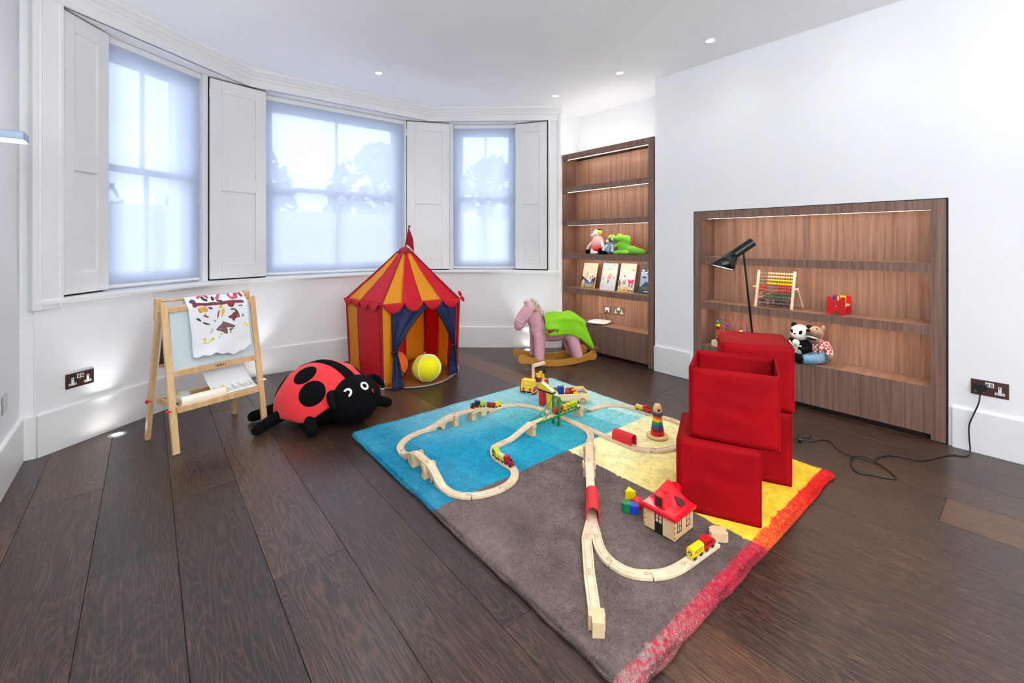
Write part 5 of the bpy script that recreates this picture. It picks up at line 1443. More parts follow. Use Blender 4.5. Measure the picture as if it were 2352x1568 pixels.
for xx in (-0.2, 0.17): MB().box(xx - 0.02, xx + 0.02, -0.12, 0.12, 0.040, 0.058).build('cross_bar', OCH, rh)
b = MB()
b.ell((0.02, 0, 0.325), (0.24, 0.115, 0.115)); b.ell((0.15, 0, 0.335), (0.105, 0.105, 0.125)); b.ell((-0.15, 0, 0.335), (0.11, 0.115, 0.115))
for sy in (-1, 1):
    b.tube([(0.165, sy * 0.06, 0.30), (0.175, sy * 0.085, 0.18), (0.178, sy * 0.105, 0.055)], lambda t: 0.062 - 0.014 * t, 12); b.ell((0.178, sy * 0.105, 0.07), (0.05, 0.048, 0.02))
    b.tube([(-0.15, sy * 0.06, 0.30), (-0.185, sy * 0.09, 0.17), (-0.215, sy * 0.105, 0.06)], lambda t: 0.066 - 0.016 * t, 12)
b.tube(spline([(0.15, 0, 0.36), (0.19, 0, 0.43), (0.225, 0, 0.51), (0.235, 0, 0.545)], 4), lambda t: 0.095 - 0.02 * t, 12)
b.tube(spline([(0.22, 0, 0.545), (0.285, 0, 0.505), (0.335, 0, 0.435), (0.362, 0, 0.385)], 4), lambda t: 0.070 - 0.014 * t, 12); b.ell((0.362, 0, 0.378), (0.046, 0.05, 0.048)); b.ell((0.232, 0, 0.548), (0.062, 0.062, 0.055))
b.build('body', PKC, rh, remesh=0.010, smooth_it=6)
BRD = mat('cream_cord', rgb(214, 200, 178), 0.9, grain=0.15, gscale=120)
BRD2 = mat('brown_cord', rgb(96, 68, 56), 0.9)
r3 = random.Random(9)
m = MB()
for k in range(46):
    t = k / 45
    if t < 0.3: c_ = Vector((0.31 - 0.28 * t, 0, 0.585 + 0.04 * t))
    else:
        q = (t - 0.3) / 0.7; c_ = Vector((0.225 - 0.10 * q - 0.02 * q * q, 0, 0.605 - 0.17 * q))
    for j in range(2):
        o_ = Vector((r3.uniform(-0.018, 0.018), r3.uniform(-0.035, 0.035), r3.uniform(-0.012, 0.022)))
        a_ = r3.uniform(0, 6.28)
        p0 = c_ + o_; p1 = p0 + Vector((-0.02, 0.035 * math.cos(a_), 0.03 * math.sin(a_))); p2 = p0 + Vector((-0.03, 0.05 * math.cos(a_), -0.03))
        m.tube([p0, p1, p2], 0.0085, 6)
m.build('mane', BRD, rh)
m = MB(); m.tube(spline([(0.235, 0.03, 0.60), (0.175, 0.035, 0.56), (0.12, 0.04, 0.47), (0.105, 0.04, 0.43)], 5), 0.010, 6); m.build('mane_backing', BRD2, rh)
m = MB()
for k in range(9): m.tube(spline([(-0.24, 0.02 * math.cos(k), 0.41), (-0.285 - 0.004 * k, 0.03 * math.cos(k * 2.1), 0.40), (-0.315, 0.035 * math.cos(k * 1.3), 0.34), (-0.325, 0.04 * math.cos(k), 0.27)], 4), 0.009, 6)
m.build('tail', BRD, rh)
for sy in (-1, 1):
    MB().ell((0.255, sy * 0.055, 0.585), (0.030, 0.012, 0.045), R=Matrix.Rotation(0.5, 3, 'Y')).build('ear', mat('ear_pink', rgb(238, 196, 204), 0.9), rh)
    MB().cyl((0.222, sy * 0.055, 0.532), (0.222, sy * 0.098, 0.532), 0.014, n=14).build('handle_peg', OCH, rh)
m = MB()
ring_ = [Vector((0.345 + 0.024 * math.sin(a), 0.060 * math.cos(a), 0.425 + 0.053 * math.sin(a))) for a in [2 * PI * i / 20 for i in range(20)]]
m.tube([(0.345 + 0.050 * math.sin(a) * 0.9, 0.058 * math.cos(a), 0.418 + 0.034 * math.sin(a)) for a in [2 * PI * i / 24 for i in range(24)]], 0.006, 6, closed=True)
for sy in (-1, 1): m.tube([(0.338, sy * 0.060, 0.418), (0.285, sy * 0.077, 0.475), (0.235, sy * 0.078, 0.545), (0.205, sy * 0.05, 0.59)], 0.006, 6)
m.build('bridle', mat('cream_strap', rgb(216, 208, 190), 0.8), rh)
# lime cloth thrown over the back
cl = thing('lime_garment', 'lime green child\'s garment with patterned cuffs draped over the rocking horse', 'garment', HO, rh.rotation_euler.z)
LIM = fabric('lime_cloth', rgb(140, 214, 20), 0.15, 0.6)
def drape(s, t, off=0.0):
    """s 0 front .. 1 back, t 0 near hem .. 1 far hem"""
    x_ = 0.135 - 0.415 * s
    back = 0.470 + 0.025 * s - 0.085 * max(0, s - 0.72) * 3
    a = (t - 0.30) * 2.1
    hem = 0.05 + 0.20 * math.sin(PI * s) + (0.03 if s < 0.5 else 0.0)
    w_ = 0.138 + 0.012 * math.sin(6 * s)
    if t < 0.30:
        k = 1 - t / 0.30
        y_ = (w_ - 0.005) + (0.035 + 0.02 * math.sin(8 * s)) * math.sin(k * 1.6)
        z_ = back - 0.045 - (0.085 + 0.145 * s ** 1.1 + 0.02 * math.sin(7 * s + 1)) * k
        x_ += 0.03 * k * math.sin(5 * s) - 0.055 * k * s
    else:
        q = (t - 0.30) / 0.70
        a = PI * q
        y_ = w_ * math.cos(a * 0.93)
        z_ = back - 0.045 + 0.062 * math.sin(a * 0.95) + 0.006 * math.sin(14 * s + 5 * t)
        z_ = z_ - (0.13 * max(0, q - 0.75) * 4 if q > 0.75 else 0)
    y_ += 0.004 * math.sin(21 * s + 4 * t) + 0.007 * abs(math.sin(5.5 * s + 6 * t)) - 0.004
    return Vector((x_, y_, z_))
MB().grid(lambda s, t: drape(s, t), 30, 36).build('cloth', LIM, cl, solid=0.005)
m = MB()
def puff(s, t, n_, dx):
    for k in range(n_):
        p = drape(s, t) + Vector((dx * k, r3.uniform(0.005, 0.02), r3.uniform(-0.012, 0.014)))
        m.tube([p, p + Vector((r3.uniform(-0.02, 0.02), 0.012, r3.uniform(-0.015, 0.02))), p + Vector((r3.uniform(-0.02, 0.02), 0.0, r3.uniform(-0.02, 0.015)))], 0.006, 6)
puff(0.03, 0.10, 14, -0.007); puff(0.99, 0.04, 10, -0.002)
m.build('patterned_cuff', mat('cuff_print', rgb(130, 70, 40), 0.8, grain=0.6, gscale=150), cl)
# ================================================================== rug
RX0, RX1, RY0, RY1 = 0.972, 2.706, 0.688, 2.742
RDY, RDX, RRED = 1.722, 1.838, 0.742
RZ = 0.020                                       # where things rest on the pile
rs = np.random.RandomState(4)
def vnoise(x, y, sc, seed):
    """smooth value noise on arrays"""
    g = np.random.RandomState(seed).rand(64, 64)
    fx, fy_ = (x * sc) % 63, (y * sc) % 63
    ix, iy = fx.astype(int), fy_.astype(int)
    a, b = fx - ix, fy_ - iy
    a, b = a * a * (3 - 2 * a), b * b * (3 - 2 * b)
    return (g[ix, iy] * (1 - a) + g[ix + 1, iy] * a) * (1 - b) + (g[ix, iy + 1] * (1 - a) + g[ix + 1, iy + 1] * a) * b
def L3(c): return np.array([lin(q) for q in c])
def rug_col(x, y):
    n1, n2, n3 = vnoise(x + 9, y + 9, 5, 1), vnoise(x + 9, y + 9, 16, 2), vnoise(x + 9, y + 9, 60, 3)
    jit = (n2 - 0.5) * 0.008 + (n3 - 0.5) * 0.006
    c = np.zeros((len(x), 3))
    # blue field: bands that pale towards the far right corner
    bands = [(0.0, (0, 128, 160)), (1.22, (0, 140, 172)), (1.50, (8, 148, 176)), (1.78, (46, 166, 184)), (2.06, (94, 184, 194)), (2.30, (148, 206, 208)), (2.50, (190, 220, 216))]
    xs = x + jit * 1.5 + (y - 2.2) * 0.10
    blue = np.zeros_like(c)
    for x0, col in bands:
        blue[xs >= x0] = L3(col)
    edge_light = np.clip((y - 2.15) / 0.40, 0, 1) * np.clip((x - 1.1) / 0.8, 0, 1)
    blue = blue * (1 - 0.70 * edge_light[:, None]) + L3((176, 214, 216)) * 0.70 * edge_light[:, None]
    mot = np.clip((n1 - 0.35) * 0.9 + (n2 - 0.5) * 0.5, 0, 1)[:, None]
    blue = blue * (1 - 0.28 * mot) + L3((120, 200, 214)) * 0.28 * mot
    grey = L3((104, 88, 84))[None] * (0.80 + 0.5 * n1 + 0.35 * (n2 - 0.5))[:, None]
    tt = np.clip((1.50 - y) / 0.62, 0, 1)[:, None]
    yel = L3((240, 232, 184)) * (1 - tt) + L3((238, 206, 58)) * tt
    yel = yel * (0.9 + 0.2 * n2)[:, None]
    c = np.where((y + jit > RDY)[:, None], blue, np.where((x + jit < RDX)[:, None], grey, yel))
    redl = y + jit * 1.2 < RRED
    k = np.random.RandomState(8).rand(len(x))
    spk = (k < np.clip((1.60 - x) / 0.75, 0.05, 0.62))
    rg = np.where(spk[:, None], L3((158, 132, 128)), L3((190, 40, 66)))
    k2 = np.random.RandomState(9).rand(len(x))
    ry = np.where((k2 < np.clip((2.4 - x) / 0.9, 0, 0.5))[:, None], L3((240, 140, 50)), L3((226, 40, 34)))
    c = np.where(redl[:, None], np.where((x < RDX)[:, None], rg, ry), c)
    return np.clip(c * (0.86 + 0.28 * n3)[:, None], 0, 1)
def carpet_mat():
    t = NT('wool_pile')
    a = t.n('ShaderNodeAttribute', attribute_name='col')
    t.l(a.outputs['Color'], t.b.inputs['Base Color'])
    t.b.inputs['Roughness'].default_value = 1.0
    t.b.inputs['Specular IOR Level'].default_value = 0.1
    t.b.inputs['Sheen Weight'].default_value = 0.15
    return t.mat
M['wool'] = carpet_mat()
rug = thing('rug', 'thick wool rug in blue, grey and yellow blocks with a red edge', 'rug', ((RX0 + RX1) / 2, (RY0 + RY1) / 2, 0))
def mesh_np(name, v, f, cols, mt, parent):
    me = bpy.data.meshes.new(name)
    n, k = len(v), f.shape[1]
    me.vertices.add(n); me.vertices.foreach_set('co', v.astype(np.float32).ravel())
    me.loops.add(f.size); me.loops.foreach_set('vertex_index', f.astype(np.int32).ravel())
    me.polygons.add(len(f)); me.polygons.foreach_set('loop_start', np.arange(0, f.size, k, dtype=np.int32))
    try: me.polygons.foreach_set('loop_total', np.full(len(f), k, dtype=np.int32))
    except Exception: pass
    me.polygons.foreach_set('use_smooth', np.ones(len(f), dtype=bool))
    me.update(calc_edges=True)
    at = me.attributes.new('col', 'FLOAT_COLOR', 'POINT')
    at.data.foreach_set('color', np.hstack([cols, np.ones((n, 1))]).astype(np.float32).ravel())
    me.materials.append(mt)
    o = bpy.data.objects.new(name, me); COL.objects.link(o); o.parent = parent
    return o
nx, ny = 216, 252
gx, gy = np.meshgrid(np.linspace(RX0, RX1, nx), np.linspace(RY0, RY1, ny))
x_, y_ = gx.ravel(), gy.ravel()
def corner_in(x, y, r=0.03):
    """pull the outline in round the corners"""
    cx_, cy_ = np.clip(x, RX0 + r, RX1 - r), np.clip(y, RY0 + r, RY1 - r)
    dx, dy = x - cx_, y - cy_
    d = np.hypot(dx, dy); s = np.where(d > r, r / np.maximum(d, 1e-9), 1.0)
    return cx_ + dx * s, cy_ + dy * s
ed = np.minimum.reduce([x_ - RX0, RX1 - x_, y_ - RY0, RY1 - y_])
z_ = 0.0150 + 0.0012 * vnoise(x_ + 5, y_ + 5, 12, 11) + 0.0014 * vnoise(x_ + 5, y_ + 5, 130, 12)
z_ = z_ * np.sqrt(np.clip(ed / 0.014, 0.0, 1)) + 0.001
xx, yy = corner_in(x_, y_)
cx0, cy0 = (RX0 + RX1) / 2, (RY0 + RY1) / 2
idx = np.arange(nx * ny).reshape(ny, nx)
quads = np.stack([idx[:-1, :-1].ravel(), idx[:-1, 1:].ravel(), idx[1:, 1:].ravel(), idx[1:, :-1].ravel()], 1)
mesh_np('rug_body', np.stack([xx - cx0, yy - cy0, z_], 1), quads, rug_col(x_, y_), M['wool'], rug)
# tufts: one thin blade each, denser where the photograph stands nearest
NB = 420000
u_, v_ = rs.rand(NB), rs.rand(NB)
bxp = RX0 + (RX1 - RX0) * u_
byp = RY0 + (RY1 - RY0) * v_ ** 1.25
ne = 60000
e_ = rs.rand(ne) * 2 * (RX1 - RX0 + RY1 - RY0)
W_, H_ = RX1 - RX0, RY1 - RY0
ex_ = np.where(e_ < W_, RX0 + e_, np.where(e_ < W_ + H_, RX1, np.where(e_ < 2 * W_ + H_, RX1 - (e_ - W_ - H_), RX0)))
ey_ = np.where(e_ < W_, RY0, np.where(e_ < W_ + H_, RY0 + (e_ - W_), np.where(e_ < 2 * W_ + H_, RY1, RY1 - (e_ - 2 * W_ - H_))))
bxp, byp = np.concatenate([bxp, ex_]), np.concatenate([byp, ey_])
bz = np.concatenate([np.full(NB, 0.0125), rs.uniform(0.001, 0.012, ne)])
cxp, cyp = corner_in(bxp, byp)
n_ = len(bxp)
ang = rs.rand(n_) * 2 * PI
lean = vnoise(bxp + 5, byp + 5, 7, 21) * 2 * PI
wd = 0.0013 + 0.0006 * rs.rand(n_)
hh = 0.006 + 0.0045 * rs.rand(n_)
lx = 0.0045 * np.cos(lean) + 0.0035 * (rs.rand(n_) - 0.5); ly = 0.0045 * np.sin(lean) + 0.0035 * (rs.rand(n_) - 0.5)
outx = np.concatenate([np.zeros(NB), np.where(ex_ <= RX0 + 1e-6, -1, np.where(ex_ >= RX1 - 1e-6, 1, 0)) * 0.006])
outy = np.concatenate([np.zeros(NB), np.where(ey_ <= RY0 + 1e-6, -1, np.where(ey_ >= RY1 - 1e-6, 1, 0)) * 0.006])
hh[NB:] *= 0.5
px, py = cxp - cx0, cyp - cy0
A = np.stack([px - wd * np.cos(ang), py - wd * np.sin(ang), bz], 1)
B = np.stack([px + wd * np.cos(ang), py + wd * np.sin(ang), bz], 1)
C = np.stack([px + lx + outx, py + ly + outy, bz + hh], 1)
V_ = np.stack([A, B, C], 1).reshape(-1, 3)
F_ = np.arange(3 * n_).reshape(-1, 3)
pile = mesh_np('pile', V_, F_, np.repeat(np.clip(rug_col(bxp, byp) * (0.85 + 0.50 * rs.rand(n_))[:, None], 0, 1), 3, axis=0), M['wool'], rug)
pile['kind'] = 'stuff'

# ================================================================== red fabric boxes
def boxcloth():
    t = NT('red_box_cloth')
    v = t.n('ShaderNodeTexCoord').outputs['Object']
    a = t.noise(v, 5.0, 3, 0.5, 0.8)
    b = t.noise(v, 900, 2)
    t.l(t.ramp(a, [(0.3, rgb(138, 1, 10)), (0.7, rgb(156, 3, 13))]), t.b.inputs['Base Color'])
    t.b.inputs['Roughness'].default_value = 0.75
    t.b.inputs['Specular IOR Level'].default_value = 0.12
    t.bump(t.math('ADD', a, t.math('MULTIPLY', b, 0.03)), 0.25, 0.03)
    return t.mat
BXC = boxcloth()
BXD = mat('dark_seam', rgb(104, 0, 10), 0.7)
def fabric_box(a, b, dep, z0, z1, label, open_top, taper=0.0, seam=None, seed=1):
    """front edge a -> b (left to right), dep back from it"""
    a, b = Vector((a[0], a[1], 0)), Vector((b[0], b[1], 0))
    ax = (b - a); L = ax.length; ax.normalize()
    root = thing('fabric_box', label, 'storage box', (a.x, a.y, z0), math.atan2(ax.y, ax.x), 'red fabric storage boxes')
    H, T = z1 - z0, 0.006
    rn = random.Random(seed)
    def wob(p, q):
        return 0.0035 * math.sin(7 * p + seed) * math.sin(11 * q + 2 * seed) + 0.0025 * math.sin(23 * q + seed + 3 * p)
    def sheet(o, e1, e2, n):
        o, e1, e2, n = map(Vector, (o, e1, e2, n))
        return lambda s, t: o + e1 * s + e2 * t + n * (wob(s, t) * 16 * s * (1 - s) * max(0.05, t * (1 - t) if not open_top else t * (1.05 - t)))
    tp = taper
    for o_, e1, e2, n in (((0, 0, 0), (L, 0, 0), (0, tp, H), (0, -1, 0)), ((L, 0, 0), (0, dep, 0), (-tp, 0, H), (1, 0, 0)), ((L, dep, 0), (-L, 0, 0), (0, -tp, H), (0, 1, 0)), ((0, dep, 0), (0, -dep, 0), (tp, 0, H), (-1, 0, 0))):
        e2 = Vector(e2)
        MB().grid(sheet(o_, e1, e2, n), 14, 14).build('side', BXC, root, solid=T)
    zz = 0.004 if open_top else H - 0.003
    MB().grid(lambda s, t: Vector((L * s, dep * t, zz + (0.004 * math.sin(PI * s) * math.sin(PI * t) * (-1 if not open_top else 0)))), 8, 8).build('bottom' , BXC, root, solid=T)
    rim = [(0, 0), (L, 0), (L, dep), (0, dep)]
    zr = H if open_top else H - 0.002
    MB().tube([(x, y, zr) for x, y in rim], 0.0045, 6, closed=True).build('rim_piping', BXC, root)
    MB().tube([(x, y, 0.005) for x, y in rim], 0.0045, 6, closed=True).build('base_piping', BXC, root)
    for x, y in rim: MB().tube([(x, y, 0.005), (x, y, H - 0.002)], 0.0042, 6).build('corner_seam', BXC, root)
    if seam: MB().box(L * seam - 0.001, L * seam + 0.001, -0.0045, -0.0036, 0.004, H - 0.01).build('fold_line', BXD, root)
    return root
fabric_box((1.812, 1.040), (1.949, 0.746), 0.325, RZ, 0.327, 'red fabric box upside down on the rug, bottom of the front stack', False, seam=0.19, seed=3)
fabric_box((1.872, 1.014), (2.004, 0.696), 0.335, 0.332, 0.640, 'open-topped red fabric box, upper one of the front stack', True, seed=5)
fabric_box((2.262, 1.055), (2.390, 0.778), 0.335, RZ, 0.366, 'red fabric box at the bottom of the rear stack, mostly hidden', False, seed=7)
fabric_box((2.258, 1.056), (2.404, 0.772), 0.340, 0.372, 0.684, 'red fabric box with closed flat top, upper one of the rear stack', False, seed=11)

# ================================================================== wooden railway
TT = 0.012
ZL, ZH = RZ + TT, RZ + 0.060 + TT
TRK = wood('beech_track', rgb(208, 178, 144), rgb(240, 220, 192), (16, 16, 10), 0.5, rand=True, fine=(0.92, 1.0))
TRKS = wood('beech_side', rgb(206, 172, 130), rgb(228, 200, 160), (20, 20, 60), 0.55, rand=True, fine=(0.92, 1.0))
PROF = [(-0.020, -TT), (-0.020, -0.0008), (-0.0192, 0), (-0.0148, 0), (-0.0148, -0.0028), (-0.0090, -0.0028), (-0.0090, 0), (0.0090, 0), (0.0090, -0.0028), (0.0148, -0.0028), (0.0148, 0), (0.0192, 0), (0.020, -0.0008), (0.020, -TT)]
PATH = []                                        # samples (pos, tangent) for the trains
def frames(pts):
    out = []
    for i, p in enumerate(pts):
        t = (pts[min(i + 1, len(pts) - 1)] - pts[max(i - 1, 0)]).normalized()
        s = Vector((t.y, -t.x, 0)).normalized()   # right hand side
        n = s.cross(t)
        if n.z < 0: n = -n
        out.append((p, t, s, n))
    return out
def sweep(m, fr, prof, mi_=0):
    n = len(prof)
    v = []
    for p, t, s, nn in fr:
        for a, b in prof: v.append(p + s * a + nn * b)
    f = [(i * n + j, i * n + (j + 1) % n, (i + 1) * n + (j + 1) % n, (i + 1) * n + j) for i in range(len(fr) - 1) for j in range(n)]
    f += [tuple(range(n - 1, -1, -1)), tuple(range((len(fr) - 1) * n, len(fr) * n))]
    m.add(v, f, mi_)
def peg_mark(parent, p, t, nn, s):
    """the round peg and neck seen in the joint"""
    m = MB()
    o = p - t * 0.020
    F = frame(o, t, s, nn)
    k = 12
    m.add([F @ Vector((0.0055 * math.cos(2 * PI * i / k), 0.0055 * math.sin(2 * PI * i / k), 0.0003)) for i in range(k)], [tuple(range(k))])
    m.add([F @ Vector(q) for q in ((0.004, -0.0024, 0.0003), (0.020, -0.0024, 0.0003), (0.020, 0.0024, 0.0003), (0.004, 0.0024, 0.0003))], [(0, 1, 2, 3)])
    pg_ = m.build('peg', TRKS, parent, world=True)
    m = MB()
    m.tube([F @ Vector((0.0066 * math.cos(a), 0.0066 * math.sin(a), 0.0001)) for a in [0.45 + (2 * PI - 0.9) * i / 14 for i in range(15)]], 0.0008, 4)
    for q in (-1, 1): m.tube([F @ Vector((0.006, q * 0.0032, 0.0001)), F @ Vector((0.020, q * 0.0032, 0.0001))], 0.0007, 4)
    m.build('peg_slot', M['joint_tan'], pg_) if False else m.build('peg_slot', JT, parent, world=True)
JT = mat('joint_shadow', rgb(120, 92, 62), 0.8)
def track(pts_px, name, label, web=None, group='wooden railway track pieces', smooth=10, peg=True, raw=False, wide=1.0):
    pts = [Vector(q) for q in pts_px] if raw else [P(u, v, z) for u, v, z in pts_px]
    sp_ = spline(pts, smooth) if len(pts) > 2 else [pts[0].lerp(pts[1], k / 12) for k in range(13)]
    d0 = (sp_[1] - sp_[0]).normalized(); d1 = (sp_[-1] - sp_[-2]).normalized()
    sp_[0] = sp_[0] + d0 * 0.0006; sp_[-1] = sp_[-1] - d1 * 0.0006
    mid = sp_[len(sp_) // 2]
    root = thing(name, label, 'toy track', (mid.x, mid.y, RZ), 0, group)
    fr = frames(sp_)
    m = MB(); sweep(m, fr, PROF)
    m.build('deck', TRK, root, world=True)
    for p, t, s, n in fr: PATH.append((p.copy(), t.copy(), n.copy()))
    if peg: peg_mark(root, fr[-1][0], fr[-1][1], fr[-1][3], fr[-1][2])
    return root, fr
def ramp(a, b, name, label, arches=True, support_end=0.82):
    """rising straight piece, low end a to high end b, with arches cut in its side"""
    A_, B_ = P(*a), P(*b)
    L = math.hypot(B_.x - A_.x, B_.y - A_.y)
    d = Vector((B_.x - A_.x, B_.y - A_.y, 0)) / L
    N = 36
    pts = []
    for k in range(N + 1):
        q = k / N
        h = q * q * (3 - 2 * q)
        pts.append(Vector((A_.x, A_.y, 0)) + d * (L * q) + Vector((0, 0, A_.z + (B_.z - A_.z) * h)))
    mid = pts[N // 2]
    root = thing(name, label, 'toy track', (mid.x, mid.y, RZ), 0, 'wooden railway track pieces')
    fr = frames(pts)
    m = MB(); sweep(m, fr, PROF); m.build('deck', TRK, root, world=True)
    for p, t, s, n in fr: PATH.append((p.copy(), t.copy(), n.copy()))
    if arches:
        s = Vector((d.y, -d.x, 0))
        def top(x): q = x / L; h = q * q * (3 - 2 * q); return A_.z + (B_.z - A_.z) * h - TT + 0.0008
        poly = []
        c1, r1 = L * 0.52, 0.017
        c2, r2 = L * 0.86, 0.026
        xs = [L * k / 40 for k in range(41)]
        up = [(x, top(x)) for x in xs]
        low = [(0.0, RZ + 0.0005), (c1 - r1, RZ + 0.0005)] + [(c1 - r1 * math.cos(PI * k / 10), RZ + 0.004 + r1 * math.sin(PI * k / 10)) for k in range(11)] + [(c1 + r1, RZ + 0.0005), (c2 - r2, RZ + 0.0005)] + [(c2 - r2 * math.cos(0.5 * PI * k / 8), RZ + 0.018 + (r2 - 0.002) * math.sin(0.5 * PI * k / 8)) for k in range(9)] + [(L, RZ + 0.042)]
        lowz = lambda x: RZ + 0.0005
        poly = low + [(x, z) for x, z in up[::-1] if z > RZ + 0.004]
        # split in quads column by column so the notches stay clean
        mm = MB()
        cols = sorted(set([x for x, _ in low] + xs))
        def lz(x):
            if abs(x - c1) < r1 - 1e-6: return RZ + 0.004 + math.sqrt(max(0, r1 * r1 - (x - c1) ** 2))
            if x > c2 - r2 + 1e-6:
                k = min(0.0, x - c2)
                return RZ + 0.018 + (r2 - 0.002) * math.sqrt(max(0, 1 - (k / r2) ** 2))
            return RZ + 0.0005
        for x0, x1 in zip(cols[:-1], cols[1:]):
            if x1 - x0 < 1e-7: continue
            xm = (x0 + x1) / 2
            za, zb_ = (lz(x0) if (abs(x0 - c1) < r1 or x0 > c2 - r2) and lz(xm) > RZ + 0.002 else RZ + 0.0005), (lz(x1) if (abs(x1 - c1) < r1 or x1 > c2 - r2) and lz(xm) > RZ + 0.002 else RZ + 0.0005)
            if lz(xm) > RZ + 0.002:
                if za < RZ + 0.002: za = RZ + (0.004 if xm < c2 - r2 else 0.018)
                if zb_ < RZ + 0.002: zb_ = RZ + (0.004 if xm < c2 - r2 else 0.018)
            ta, tb_ = max(top(x0), za + 0.0002), max(top(x1), zb_ + 0.0002)
            q = []
            for sgn in (-0.0196, 0.0196):
                for x, z in ((x0, za), (x1, zb_), (x1, tb_), (x0, ta)):
                    q.append(Vector((A_.x, A_.y, 0)) + d * x + s * sgn + Vector((0, 0, z)))
            mm.add(q, [(0, 1, 2, 3), (7, 6, 5, 4), (0, 4, 5, 1), (0, 3, 7, 4), (1, 5, 6, 2)])
        mm.build('arched_web', TRKS, root, world=True)
    return root, fr
def support(u, v, direction, label, w_=0.058, hgt=0.0585):
    c_ = P(u, v, ZH)
    root = thing('track_support', label, 'track support', (c_.x, c_.y, RZ), math.atan2(direction.y, direction.x), 'wooden bridge supports')
    hw = w_ / 2
    prof = [(-hw, 0), (hw, 0), (hw, 0.012), (hw - 0.003, 0.02), (hw - 0.003, 0.04), (hw + 0.003, 0.048), (hw + 0.003, hgt + 0.012), (hw - 0.006, hgt + 0.012), (hw - 0.006, hgt - 0.0005), (-hw + 0.006, hgt - 0.0005), (-hw + 0.006, hgt + 0.012), (-hw - 0.003, hgt + 0.012), (-hw - 0.003, 0.048), (-hw + 0.003, 0.04), (-hw + 0.003, 0.02), (-hw, 0.012)]
    MB().prism(prof, -0.015, 0.015, M=frame((0, 0, 0.0005), (0, 1, 0), (0, 0, 1), (1, 0, 0))).build('support_block', TRKS, root, bevel=0.0015)
    return root
T_ = 'toy_track'
track([(1184, 927, ZL), (1212, 930.5, ZL), (1242, 938, ZL), (1272, 949, ZL)], 'track_curve', 'curved track at the far side of the blue field, left of the yellow block tower')
track([(1272, 949, ZL), (1307, 963.5, ZL)], 'track_straight', 'short straight track passing under the green suspension bridge')
ramp((1146, 932.5, ZL), (1087, 937, ZH), 'track_ramp', 'arched rising track carrying the train with the black engine')
track([(1146, 932.5, ZL), (1165, 928.5, ZL), (1184, 927, ZL)], 'track_curve', 'short curve between the black engine train and the far bend')
_, f1 = track([(1087, 937, ZH), (1039, 952, ZH)], 'track_straight', 'raised straight track at the far left, between two wooden supports')
_, fx1 = ramp((969.5, 988, ZL), (1039, 952, ZH), 'track_ramp', 'arched rising track at the left end of the far raised stretch')
track([(969.5, 988, ZL), (944, 999, ZL), (926, 1013, ZL), (919, 1026, ZL), (924, 1037, ZL)], 'track_curve', 'tight curve at the far left bend of the loop on dark blue')
ramp((924, 1037, ZL), (959, 1039, ZH), 'track_ramp', 'steep arched track climbing from the far left bend')
_, f2 = track([(959, 1039, ZH), (985, 1062, ZH)], 'track_straight', 'raised straight track on two supports at the near left of the loop')
ramp((1021, 1119, ZL), (985, 1062, ZH), 'track_ramp', 'arched track descending to the near left bend of the loop')
track([(1021, 1119, ZL), (1038, 1129.5, ZL), (1060, 1135, ZL), (1083, 1136, ZL)], 'track_curve', 'curved track at the near bend, where blue meets grey')
track([(1083, 1136, ZL), (1110, 1132, ZL), (1136, 1125, ZL), (1156, 1117, ZL)], 'track_curve', 'curved track on grey between near bend and the S-bend')
track([(1156, 1117, ZL), (1173, 1105, ZL), (1182, 1090, ZL), (1178, 1074, ZL), (1156, 1059.5, ZL)], 'track_curve', 'curved track in the lower half of the S-bend ahead of the small red engine')
track([(1156, 1059.5, ZL), (1140, 1048, ZL), (1133.5, 1036, ZL), (1139, 1023, ZL), (1161, 1012, ZL)], 'track_curve', 'curved track in the upper half of the S-bend under the green wagon')
ramp((1161, 1012, ZL), (1222, 970.5, ZH), 'track_ramp', 'plain sloping track leading up to the green suspension bridge', arches=False)
ramp((1359, 937, ZL), (1328, 930, ZH), 'track_ramp', 'plain sloping track leading down from the right end of the suspension bridge', arches=False)
track([(1359, 937, ZL), (1376, 932.5, ZL), (1394, 928.5, ZL), (1412, 927.5, ZL)], 'track_curve', 'curved track on pale blue at the far right behind the wagon wheel')
track([(1412, 927.5, ZL), (1432, 929.5, ZL), (1452, 935.5, ZL)], 'track_curve', 'curved track at the far right before the small red and yellow train')
track([(1452, 935.5, ZL), (1489, 947, ZL)], 'track_straight', 'straight track under the small red and yellow train')
track([(1489, 947, ZL), (1547, 963, ZL)], 'track_straight', 'straight track behind the rainbow lighthouse stacker')
track([(1547, 963, ZL), (1568, 973, ZL), (1583, 986, ZL), (1586, 999, ZL)], 'track_curve', 'curved track at the right bend, left of the red boxes')
track([(1586, 999, ZL), (1579, 1012, ZL), (1565, 1020, ZL), (1552, 1025, ZL)], 'track_curve', 'curved track at the right bend touching the front red box')
track([(1552, 1025, ZL), (1524, 1031, ZL), (1495, 1031.5, ZL)], 'track_curve', 'curved track in front of the rainbow lighthouse stacker')
track([(1495, 1031.5, ZL), (1470, 1029, ZL), (1449, 1023, ZL)], 'track_curve', 'curved track coming out of the right end of the far red tunnel')
track([(1449, 1023, ZL), (1399, 1003, ZL), (1345, 979.5, ZL)], 'track_straight', 'straight track running through the far red tunnel')
